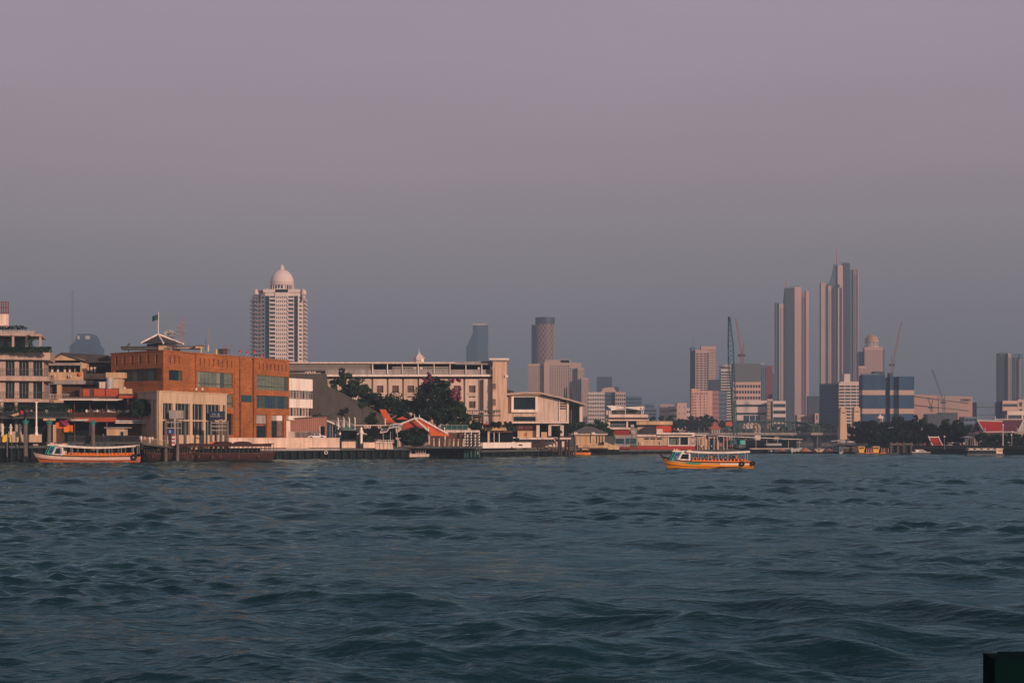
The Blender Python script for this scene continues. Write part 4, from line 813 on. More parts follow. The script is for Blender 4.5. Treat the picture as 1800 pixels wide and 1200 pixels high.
# ------------------------------------------------------------------ white terraced house with butterfly roof
def butterfly():
    d = 452; t = T('modern_house', 'white terraced riverside house with butterfly roof canopy and maroon panel', 'house', (X(1100, d), d+6, 2.4))
    b = MB(); b.prism([W(1064, 713, d), W(1099, 717, d), W(1098, 715.4, d), W(1076, 712.4, d)], (0, 9, 0)); b.prism([W(1067, 713.5, d-.1), W(1076, 721, d-.1), W(1099, 717, d-.1), W(1098, 715.5, d-.1)], (0, 8, 0)); b.prism([W(1098.5, 715.2, d), W(1133, 713.8, d), W(1131, 719.5, d), (X(1127, d), d, Z(721, d)), W(1101, 717, d)], (0, 9, 0)); t.part('roof_canopy', b, white)
    pbs(t, [('wall', dgrey, 1076, 721, 1126, 728, 3, 6), ('parapet', offwh, 1070, 728, 1139.5, 733.5, -1, 10), ('dark_band', wood, 1072, 733.6, 1137, 737, -.3, 9), ('floor_slab', offwh, 1069.5, 737, 1141, 739.3, -1.2, 10.4),
             ('window', glass, 1073, 739.5, 1101, 751, 1, 7), ('window', glass, 1104, 739.5, 1119, 751, 1.2, 7), ('column', offwh, 1101.2, 739.5, 1104, 751.2, -.3, .6), ('floor_slab', offwh, 1070, 751.2, 1108, 754.3, -1, 9), ('maroon_panel', mroon, 1076, 754.5, 1107, 764, -.1, 8),
             ('side_block', grey, 1107.3, 752, 1120, 782, .3, 7), ('wall', grey, 1080, 764.2, 1107, 785, .1, 8), ('window', glassb, 1083, 770.5, 1097, 779.5, -.05, .12), ('window', glassb, 1100, 770, 1106.5, 780, -.05, .12), ('window', glassb, 1108.5, 770, 1118.5, 780, .15, .12), ('left_wall', offwh, 1066, 721, 1072.5, 770, .6, 8), ('base', mroon, 1076, 785.2, 1120, 789, -.4, 4)], d)
    for p in (1074, 1099.3, 1128): b = MB(); b.tube(W(p, 728, d-.3), W(p, 716, d-.3), .12); t.part('post', b, white)
    b = MB(); b.tube(W(1133, 714, d-.2), W(1130, 728, d-.2), .1); t.part('brace', b, white); rail(Fr(1072, d-1, 1101, d-1), t, 1072, 1101, 745, 751, 0, m=steel, n=12)
butterfly()
def redband():
    d = 462; t = T('riverside_house', 'low beige riverside building with a red base band and white flat roofs', 'building', (X(1170, d), d+6, 2.4))
    b = MB(); n = 16
    for i in range(n):
        a0 = 1119+63*i/n; a1 = 1119+63*(i+1)/n; o = lambda a: 9*max(0, (a-1160)/22)**2
        b.hexa([W(a0, 746.3, d+6+o(a0)), W(a0, 746.3, d+16), W(a1, 746.3, d+16), W(a1, 746.3, d+6+o(a1)), W(a0, 740, d+6+o(a0)), W(a0, 740, d+16), W(a1, 740, d+16), W(a1, 740, d+6+o(a1))])
    t.part('curved_parapet', b, tan)
    pbs(t, [('upper_wall', dgrey, 1121, 746.5, 1174, 760, 8, 7), ('gable_wall', beige, 1121, 750.5, 1140, 763, 4.5, 2), ('red_block', mat('red_paint', (.45, .045, .02), var=.12), 1153.5, 748.5, 1180, 760.2, 4, 6), ('plant_box', offwh, 1154, 753.8, 1165, 760, 3, .9), ('fascia', offwh, 1118.8, 763.1, 1153, 767.3, -1, 10),
            ('flat_roof', white, 1154, 760.2, 1221, 763, -1.4, 12), ('lower_roof', offwh, 1154, 765, 1221, 767.6, -.8, 11), ('roof_gap', dgrey, 1155, 763.2, 1216, 764.9, .2, 9),
            ('wall', beige, 1120.5, 767.5, 1174, 783, 0, 9), ('core', shade, 1174, 768, 1210, 783, 3, 6), ('sill', offwh, 1174, 781.5, 1222, 783.6, -.4, 8), ('base_band', mat('red_band', (.36, .03, .025), var=.15), 1119.8, 783.7, 1222, 789.5, -.6, 10), ('window', glassg, 1174.5, 770, 1193.8, 781.3, 1, .3), ('window', glass, 1196, 770, 1208.5, 781.3, 1, .3)], d)
    b = MB(); b.prism([W(1118.8, 763, d-1.2), W(1134.5, 750, d+4), W(1153, 750, d+4), W(1153, 763, d-1.2)], (0, .6, -.2)); t.part('roof', b, droof)
    for p in (1132, 1143, 1154.6): t.part('slot_window', MB().pb(p, 769.6, p+9, 772, d-.06, .1), shade)
    for p in (1174, 1194.3, 1209.5): t.part('post', MB().pb(p, 768, p+1.4, 781.5, d-.2, .3), white)
    for i in range(6): t.part('screen_post', MB().pb(1211.5+2.1*i, 768, 1212.3+2.1*i, 781.5, d+.1, .2), offwh)
    t.part('screen_rail', MB().pb(1211, 772, 1224, 772.8, d, .15), offwh)
redband()
# ------------------------------------------------------------------ wall fittings that break up the plain fronts
def acs(owner_label, pts, d, m=offwh):
    o = [q for q in bpy.data.objects if q.get('label') == owner_label][0]
    for px, py in pts:
        b = MB(); b.pb(px, py, px+5.2, py+4.6, d-.45, .42); b.v = [tuple(Vector(v)-o.location) for v in b.v]; me = mesh('air_conditioner', b); me.materials.append(m); q = bpy.data.objects.new('air_conditioner', me); COL.objects.link(q); q.parent = o
        b = MB(); c = W(px+2.4, py+2.3, d-.47); b.tube(c, c-Vector((0, .03, 0)), .2, n=10); b.v = [tuple(Vector(v)-o.location) for v in b.v]; me = mesh('fan_grille', b); me.materials.append(dgrey); g_ = bpy.data.objects.new('fan_grille', me); COL.objects.link(g_); g_.parent = q
acs('old tiered house with dark gabled roof and brown balconies beside the hotel', [(92, 658), (120, 659), (156, 658)], 325.3)
acs('long cream hotel with open top terrace, framed bays and a slim end tower', [(536, 653.2), (541.5, 652.6), (549, 653), (585, 667), (640, 693.3)], 397)
acs('white annex with two glazed balconies between brick block and louvred wall', [(528, 733)], 348)
acs('white terraced riverside house with butterfly roof canopy and maroon panel', [(1109, 746), (1110, 757)], 452)
acs('low beige riverside building with a red base band and white flat roofs', [(1160, 776), (1124, 776.5)], 462)
# ------------------------------------------------------------------ trees and shrubs
def leafmesh(name, cs, size, m, loc, up=.0):
    n = len(cs); r = np.random; a = r.normal(size=(n, 3)); a /= np.linalg.norm(a, axis=1)[:, None]; b = r.normal(size=(n, 3)); b = np.cross(a, b); b /= np.linalg.norm(b, axis=1)[:, None]
    s = size*r.uniform(.6, 1.35, (n, 1)); v = np.stack([cs-a*s, cs+b*s*.55, cs+a*s, cs-b*s*.55], 1).reshape(-1, 3)-np.array(loc)
    me = bpy.data.meshes.new(name); me.vertices.add(4*n); me.vertices.foreach_set('co', v.astype(np.float32).ravel()); me.loops.add(4*n); me.loops.foreach_set('vertex_index', np.arange(4*n, dtype=np.int32))
    me.polygons.add(n); me.polygons.foreach_set('loop_start', np.arange(0, 4*n, 4, dtype=np.int32)); me.polygons.foreach_set('loop_total', np.full(n, 4, np.int32)); me.update(calc_edges=True); me.materials.append(m)
    return me
def crown_pts(c, rad, ncl, per, seed, low=-.5):
    r = np.random.RandomState(seed); out = []
    for i in range(ncl):
        while True:
            p = r.uniform(-1, 1, 3)
            if .0 < np.linalg.norm(p) < 1 and p[2] > low: break
        p = p/np.linalg.norm(p)*np.linalg.norm(p)**.45*r.uniform(.7, 1.0)
        q = np.array(c)+p*np.array(rad); cr_ = min(rad[0], rad[2])*r.uniform(.12, .36)
        d = r.normal(size=(per, 3)); d /= np.linalg.norm(d, axis=1)[:, None]; d *= (r.uniform(.35, 1, (per, 1))**.5)*cr_; d[:, 2] *= .75; out.append(q+d)
    return np.concatenate(out)
def tree(px, d, pyb, pyt, wpx, label, seed, group=None, m=None, name='tree', ncl=None, per=90, ls=None, trunk=True, cat='tree', flat=1.0, crown_low=.28):
    sc = d/F; h = (pyb-pyt)*sc; w_ = wpx*sc; z0 = Z(pyb, d); x = X(px, d); loc = (x, d, z0); np.random.seed(seed)
    t = T(name, label, cat, loc, group); rz = h*(1-crown_low)/2; rad = (w_/2, w_/2*.8, rz); c = (x, d, z0+h-rz)
    ncl = ncl or int(26+w_*1.6); cs = crown_pts(c, rad, ncl, per, seed); ls = ls or max(.20, .00085*d)
    me = leafmesh('crown', cs, ls, m or leaf, loc); o = bpy.data.objects.new('crown', me); COL.objects.link(o); o.parent = t.o
    if trunk:
        b = MB(); r = random.Random(seed); tr = max(.12, h*.022); zt = z0+h*crown_low+rz*.5
        b.tube((x, d, z0-.3), (x+.1*tr, d, zt), tr, tr*.6, 8)
        for k in range(5): a = r.uniform(0, 6.28); zz = z0+h*crown_low*r.uniform(.6, 1.3); b.tube((x, d, zz), (x+rad[0]*.6*math.cos(a), d+rad[1]*.6*math.sin(a), c[2]+rz*r.uniform(-.3, .4)), tr*.45, tr*.15, 5)
        t.part('trunk', b, bark)
    return t
G1 = 'garden trees in front of the long hotel'
tree(603, 384, 745, 650, 44, 'tall loose tree above the slope of the louvred wall, with its top at the eave', 1, G1, ncl=42, crown_low=.3)
tree(628, 382, 750, 664, 52, 'broad mid green tree right of the tall loose tree over the louvred wall', 2, G1, ncl=44)
tree(652, 378, 760, 687, 60, 'low round dark tree behind the two tier orange roof', 3, G1, m=leaf2, ncl=52, crown_low=.1)
tree(690, 376, 765, 693, 70, 'wide dark tree under the hotel windows above the orange parasol', 4, G1, m=leaf2, ncl=60, crown_low=.05)
tree(722, 374, 770, 697, 56, 'dark tree filling the gap left of the biggest tree', 5, G1, m=leaf2, ncl=50, crown_low=.05)
tree(768, 372, 778, 655, 76, 'biggest dark tree before the long hotel, dense and tall', 6, G1, m=leaf2, ncl=130, per=110, crown_low=.08)
tree(808, 369, 782, 702, 46, 'spreading tree between the biggest tree and the pergola terrace', 7, G1, m=leaf, ncl=44, crown_low=.15)
tree(801, 366, 752, 662, 26, 'magenta bougainvillea climbing the right shoulder of the biggest tree', 8, None, m=bloom, name='bougainvillea', ncl=18, per=60, trunk=False, cat='flowering shrub', crown_low=.45)
tree(752, 366, 700, 654, 22, 'pink bougainvillea sprig at the upper left of the biggest tree', 9, None, m=bloom, name='bougainvillea', ncl=8, per=40, trunk=False, cat='flowering shrub', crown_low=.5)
tree(727, 351, 789, 749, 56, 'big dark bush in front of the tented pavilion gable', 10, None, m=leaf2, name='bush', ncl=60, cat='bush', crown_low=0)
for i, (px, pb_, pt, w_, lab) in enumerate(((636, 787, 757, 22, 'leafy climbing bush left of the garden statue'), (650, 784, 762, 22, 'round clipped shrub right of the garden statue'), (653, 748, 730, 28, 'small tree above the thin white beam and lanterns'), (680, 784, 764, 26, 'dark shrub behind the landing rail under the canopy'), (612, 772, 745, 16, 'narrow shrub inside the glass pavilion court'), (561, 741, 726, 30, 'sparse reddish shrub above the corrugated shed roof'))):
    tree(px, 349+i, pb_, pt, w_, lab, 20+i, None, m=leaf if i != 3 else leaf2, name='shrub', ncl=22, per=70, cat='shrub', crown_low=0, trunk=False)
t = tree(637, 362, 745, 706, 20, 'small umbrella shaped tree in front of the louvred wall', 31, None, ncl=12, crown_low=.62)
for i, (px, pt, w_, lab) in enumerate(((826, 732, 34, 'planted shrub at the left of the pergola terrace'), (838, 740, 26, 'tangled shrub under the pergola beside the deck slab'), (846, 755, 20, 'dark creeper beside the terrace slab end'), (872, 741, 26, 'potted greenery behind the terrace railing'))):
    tree(px, 371, 760 if i < 3 else 752, pt, w_, lab, 40+i, None, m=leaf2, name='shrub', ncl=24, per=70, cat='shrub', crown_low=0, trunk=False)
tree(893, 391, 772, 738, 24, 'green shrub between the end tower and the curved roof building', 47, None, m=leaf, name='shrub', ncl=24, cat='shrub', crown_low=0, trunk=False)
tree(893, 394, 788, 766, 40, 'dark planting under the terrace beside the low white wall', 48, None, m=leaf2, name='shrub', ncl=36, cat='shrub', crown_low=0, trunk=False)
tree(981, 404, 771, 745, 24, 'feathery green tree before the columns of the curved roof building', 49, None, m=leaf, ncl=18, crown_low=.2)
G2 = 'trees behind the hip roofed pavilion'
for i, (px, pt, w_, lab) in enumerate(((1012, 738, 34, 'green tree beside the dark glass bay of the curved roof building'), (1030, 742, 34, 'green tree directly behind the hipped roof peak'), (1052, 737, 40, 'largest green tree between the hipped roof and the white house'), (1067, 748, 22, 'small green tree against the white house side wall'))):
    tree(px, 445, 776, pt, w_, lab, 50+i, G2, ncl=36, crown_low=.1)
tree(247, 302, 740, 700, 38, 'dark bushy tree at the right end of the restaurant terrace', 60, None, m=leaf2, ncl=60, crown_low=.05)
# hotel hedges
def hedge(a, e, c, g, d, dep, label, seed, m=leaf2, name='hedge', cat='hedge', dens=60):
    x0, x1, z0, z1 = X(a, d), X(c, d), Z(g, d), Z(e, d); r = np.random.RandomState(seed); n = int(dens*(x1-x0)*max(.6, z1-z0)); np.random.seed(seed)
    cs = np.stack([r.uniform(x0, x1, n), r.uniform(d, d+dep, n), z0+(z1-z0)*r.uniform(0, 1, n)**.8], 1); loc = ((x0+x1)/2, d, z0)
    me = leafmesh(name, cs, .2, m, loc); o = bpy.data.objects.new(name, me); COL.objects.link(o); o.location = loc; o['label'] = label; o['category'] = cat
hedge(-40, 609, 88, 619, 299.5, 1.3, 'clipped dark hedge along the hotel roof terrace edge', 1, dens=140)
hedge(-40, 572, 40, 578, 302, 3, 'dark planting on top of the hotel pergola roof', 2, dens=110)
hedge(-40, 712, 118, 738, 299, 2.5, 'dark leafy planting along the hotel ground terrace', 3, dens=45)
hedge(-40, 738, 92, 764, 303, 2.5, 'dark garden shrubs behind the stone terrace wall', 4, dens=45)
hedge(45, 589, 56, 612, 303, 1.5, 'small conifer shrub under the hotel roof pergola', 5)
t = T('terrace', 'hotel dining terrace slab with dark railing above the urn posts', 'terrace', (X(50, 299), 300, 2.4)); t.part('slab', MB().pb(-40, 732.5, 118, 735.5, 298.5, 5), dgrey); t.part('side_fascia', MB().pb(76, 735, 97, 739, 298.3, .3), tan); rail(Fr(-40, 298.5, 118, 298.5), t, -40, 117, 723, 732.5, 0, m=dsteel, n=90)
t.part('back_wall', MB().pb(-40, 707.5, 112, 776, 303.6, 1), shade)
b = MB(); b.lathe((X(38, 297), 297, Z(729, 297)), [(.15, 0), (.36, .2), (.38, .75), (.25, .95)], 10); solo('lantern', b, redt, 'red lantern glowing over the hotel terrace railing', 'lantern', smooth=True)
t = T('canoe', 'small tan wooden canoe shape displayed on the hotel terrace', 'canoe', (X(25, 297), 297, Z(731, 297))); t.part('hull', MB().prism([W(18, 729.5, 297), W(32, 725, 297), W(33, 729, 297), W(24, 731.5, 297)], (0, .7, 0)), tan)
# potted flowers and tables on the restaurant deck
fl = mat('pale_flowers', (.55, .42, .40), var=.4, scale=3)
hedge(117, 719, 262, 726, 306.3, .9, 'row of dense planting with pale blossom along the restaurant deck rail', 6, m=leaf2, name='planting', cat='planting', dens=9)
hedge(204, 672, 248, 683, 314, 2, 'dark planting with blossom on the roof deck left of the brick building', 9, m=leaf2, name='planting', cat='planting', dens=40)
for i, px in enumerate((199.5, 223.5)):
    c = (X(px, 307), 307.2); zb = Z(733.3, 306); t = T('parasol', ['low white parasol on the left of the restaurant deck', 'low white parasol on the right of the restaurant deck'][i], 'parasol', (c[0], c[1], zb), 'white parasols on the restaurant deck')
    t.part('pole', MB().tube((c[0], c[1], zb), (c[0], c[1], Z(720, 307)), .04), steel); t.part('canopy', MB().lathe((c[0], c[1], Z(724.5, 307)), [(.95, 0), (.9, .06), (.5, .32), (.05, .6)], 8), cloth)
# ------------------------------------------------------------------ people
def person_mesh(pose, shirt, legs_m, skin_m, hair_m):
    V_ = []; E_ = []; Rr = []
    def v(p, r, par=None):
        V_.append(p); Rr.append(r)
        if par is not None: E_.append((par, len(V_)-1))
        return len(V_)-1
    sit = pose == 'sit'; hz = .48 if sit else .93
    pel = v((0, 0, hz), .15); ch = v((0, .0, hz+.28), .155, pel); sh = v((0, 0, hz+.47), .13, ch); nk = v((0, 0, hz+.58), .055, sh); hd = v((0, -.01, hz+.68), .085, nk); tp = v((0, 0, hz+.79), .075, hd)
    for s in (-1, 1):
        a = v((s*.19, 0, hz+.47), .065, sh)
        if pose == 'rail' or sit: e = v((s*.24, -.08, hz+.22), .045, a); f = v((s*.16, -.32, hz+.26), .035, e)
        else: e = v((s*.25, .02, hz+.2), .045, a); f = v((s*.26, -.06, hz-.04), .035, e)
        v((f and V_[f][0]*.98, V_[f][1]-.07, V_[f][2]-.02), .03, f)
        h = v((s*.1, 0, hz-.04), .1, pel)
        if sit: k = v((s*.12, -.42, hz), .07, h); an = v((s*.12, -.42, .08), .045, k)
        else: k = v((s*.11, -.02, .5), .068, h); an = v((s*.11+.04*s, .02+.1*s*(pose == 'walk'), .08), .045, k)
        v((V_[an][0], V_[an][1]-.13, .04), .04, an)
    me = bpy.data.meshes.new('p'); me.from_pydata(V_, E_, []); o = bpy.data.objects.new('p', me); COL.objects.link(o)
    sm = o.modifiers.new('s', 'SKIN'); sm.use_smooth_shade = True
    for i, sv in enumerate(me.skin_vertices[0].data): sv.radius = (Rr[i], Rr[i]*(.75 if i < 3 else 1)); sv.use_root = (i == 0)
    su = o.modifiers.new('u', 'SUBSURF'); su.levels = 1; su.render_levels = 1
    dg = bpy.context.evaluated_depsgraph_get(); dg.update(); me2 = bpy.data.meshes.new_from_object(o.evaluated_get(dg)); me2.name = 'person'; bpy.data.objects.remove(o)
    for m in (skin_m, shirt, legs_m): me2.materials.append(m)
    for p in me2.polygons:
        z = p.center.z-hz; r_ = abs(p.center.x)
        p.material_index = 0 if z > .5 and r_ < .12 else (1 if z > -.02 and not (r_ > .13 and z < .2) else (2 if z <= -.02 and not (r_ > .2) else 0))
        if p.center.z < .07: p.material_index = 2
    hm = MB(); hm.lathe((0, .015, hz+.73), [(.095, 0), (.105, .05), (.09, .11), (.04, .15)], 10); hme = mesh('hair', hm); hme.materials.append(hair_m)
    return me2, hme
skin = mat('skin', (.42, .24, .16), var=.08); hairm = mat('black_hair', (.012, .01, .01), var=.2)
shirts = {'white': mat('white_shirt', (.72, .68, .66), var=.06), 'red': mat('red_shirt', (.4, .05, .04), var=.1), 'dark': mat('dark_shirt', (.03, .035, .05), var=.2), 'orange': mat('orange_vest', (.7, .2, .03), var=.1), 'pink': mat('pink_shirt', (.6, .36, .34), var=.1), 'blue': mat('blue_shirt', (.06, .12, .25), var=.1)}
trous = mat('dark_trousers', (.03, .03, .045), var=.2); PM = {}
def person(x, y, z, rot, pose, col, label, group=None, white_legs=False):
    k = (pose, col, white_legs)
    if k not in PM: PM[k] = person_mesh(pose, shirts[col], shirts['white'] if white_legs else trous, skin, hairm)
    o = bpy.data.objects.new('person', PM[k][0]); COL.objects.link(o); o.location = (x, y, z); o.rotation_euler = (0, 0, rot); o['label'] = label; o['category'] = 'person'
    if group: o['group'] = group
    h = bpy.data.objects.new('hair', PM[k][1]); COL.objects.link(h); h.parent = o
    return o
def pper(px, pyfoot, d, rot, pose, col, label, group=None, **k): return person(X(px, d), d, Z(pyfoot, d), rot, pose, col, label, group, **k)
rr = random.Random(5); g = 'diners at the restaurant deck railing'
for i in range(34):
    px = 152+i*3.15+rr.uniform(-.9, .9); c = ('white', 'white', 'pink', 'dark', 'white', 'red')[i % 6]
    pper(px, 733.3 if i % 3 else 732.2, 306.6+(i % 3)*1.2, rr.uniform(-.8, .8), 'rail', c, 'diner in a %s top standing along the restaurant deck railing' % c, g)
g = 'guests on the hotel terrace'
for i, px in enumerate((2, 13, 23, 44, 47, 50, 55, 78, 82, 115, 121, 125)):
    c = ('white', 'dark', 'pink', 'red')[i % 4]; pper(px, 732.3, 300.2+(i % 2), rr.uniform(-1, 1), 'rail', c, 'guest in a %s top on the hotel ground terrace' % c, g)
pper(248, 779, 296, .2, 'stand', 'white', 'person all in white standing at the left end of the gangway', white_legs=True)
pper(254.5, 780, 296, -.3, 'stand', 'pink', 'person in a pink top standing between the two people in white')
pper(263.5, 780.5, 296, .4, 'walk', 'white', 'person in white trousers walking down the gangway', white_legs=True)
pper(268, 780.5, 296, -.2, 'stand', 'white', 'person in a white top and dark trousers beside the slatted screen')
pper(181.5, 777, 295.5, 0, 'stand', 'dark', 'person in dark clothes standing on the pontoon pier beside the tan hut')
for i, (px, c) in enumerate(((299, 'pink'), (309, 'dark'), (345, 'white'), (356, 'white'))): d = 309; person(X(px, d), d, Z(690 if i < 2 else 692, d)-.2, 0, 'rail', c, ['person in pink at the left of the museum roof edge', 'person in dark clothes on the museum roof edge', 'person in white on the museum roof, left of a pair', 'person in white on the museum roof, right of a pair'][i])
for i, px in enumerate((219, 228, 236, 244, 252, 258)): pper(px, 692, 311+(i % 2), .3*i, 'rail', ('white', 'dark', 'red')[i % 3], 'guest in a %s top on the roof deck left of the museum' % ('white', 'dark', 'red')[i % 3], 'guests on the roof deck')
for i, px in enumerate((593, 597.5)): pper(px, 770.5, 346, .2, 'stand', ('dark', 'white')[i], ['person in dark clothes behind the river wall by the glass pavilion', 'person in a white shirt leaning by the pale column of the glass pavilion'][i])
for i, px in enumerate((971, 977)): pper(px, 788, 396.5, .2, 'walk', 'dark', ['person in dark clothes halfway down the arched gangway', 'person in dark clothes lower on the arched gangway'][i])
pper(855, 750.5, 375, 0, 'rail', 'white', 'diner in white at the pergola terrace railing')
# ------------------------------------------------------------------ the far city
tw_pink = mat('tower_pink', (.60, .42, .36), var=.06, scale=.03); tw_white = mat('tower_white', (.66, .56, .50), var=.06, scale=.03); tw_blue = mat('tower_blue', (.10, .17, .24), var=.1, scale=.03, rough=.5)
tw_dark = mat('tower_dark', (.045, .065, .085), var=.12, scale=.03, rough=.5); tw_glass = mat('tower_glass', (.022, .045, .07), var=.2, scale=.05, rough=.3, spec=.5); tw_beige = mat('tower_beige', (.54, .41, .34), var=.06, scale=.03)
def face(t, p0, d0, p1, d1, pyT, nx, ny, fx, fy, wm, z0=2.2, gm_=None, th=.5, out=.0, z1=None, name='wall'):
    fr = Fr(p0, d0, p1, d1); zt = z1 if z1 is not None else Z(pyT, min(d0, d1)); b = MB(); cols = even(.0, fr.len, nx, fx) if nx else []
    H_ = zt-z0; rows = even(z0+H_*.02, zt-H_*.03, ny, fy) if ny else []
    grid(fr, b, 0, fr.len, z0, zt, cols, rows, out, out+th); t.part(name, b, wm); return fr
def block(name, label, cat, pL, pC, pR, d, pyT, sL, sR, dL=None, dR=None, core=None, pyB=None, group=None, t=None, back=None):
    """box building: nearest corner at column pC; sL / sR = (nx, ny, fillx, filly, material) for the faces left and right of it"""
    zb = 2.2 if pyB is None else Z(pyB, d); zt = Z(pyT, d); wl, wr = (pC-pL)/F*d, (pR-pC)/F*d
    dL = d+(wl*.9 if dL is None else dL); dR = d+((wr*.55 if pC > pL else 0) if dR is None else dR)
    A, C_, B_ = (X(pL, dL), dL), (X(pC, d), d), (X(pR, dR), dR)
    t = t or T(name, label, cat, (C_[0], d, zb), group); dep = back or max(8, (pR-pL)/F*d*.25)
    if pC > pL and pR > pC: P_ = [A, C_, B_, (A[0]+B_[0]-C_[0], dL+dR-d)]
    elif pC > pL: P_ = [A, C_, (C_[0]+dep*.5, d+dep), (A[0]+dep*.5, dL+dep)]
    else: P_ = [C_, B_, (B_[0], dR+dep), (C_[0], d+dep)]
    b = MB(); b.prism([(x, y, zb) for x, y in P_], (0, 0, zt-zb-.05)); t.part('core', b, core or tw_glass)
    if pC > pL: face(t, pL, dL, pC, d, pyT, *sL, z0=zb, z1=zt)
    if pR > pC: face(t, pC, d, pR, dR, pyT, *sR, z0=zb, z1=zt)
    return t
def R_(n, f=.55, m=tw_white): return (1, n, .985, f, m)         # ribbon floors
# hazy crowned tower behind the old house, and the radio mast
def stepped(name, label, pts, d, m, dep, cat='tower', bands=0):
    t = T(name, label, cat, (X(sum(p[0] for p in pts)/len(pts), d), d+dep/2, 2.2)); b = MB(); b.prism([W(a, e, d) if e < 770 else (X(a, d), d, 2.2) for a, e in pts], (0, dep, 0)); t.part('body', b, m); return t
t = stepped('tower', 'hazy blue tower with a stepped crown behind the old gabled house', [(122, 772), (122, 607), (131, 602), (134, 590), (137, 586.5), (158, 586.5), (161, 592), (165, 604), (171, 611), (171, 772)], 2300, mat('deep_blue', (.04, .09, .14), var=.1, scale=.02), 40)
t.part('crown_opening', MB().pb(136, 590, 140, 596, 2299.3, 1), tw_white); t.part('crown_opening', MB().pb(150, 590, 158, 596, 2299.3, 1), tw_white)
for i in range(9): t.part('floor_band', MB().pb(126, 603+3*i, 168, 604+3*i, 2299.5, .8), tw_dark)
mast('radio_mast', 127.5, 510, 740, 1300, .8, dsteel, 'very tall thin radio mast rising beside the hazy crowned tower', lat=True)
t2 = T('mast_arm', 'x', 'x', (0, 0, 0)) if False else None
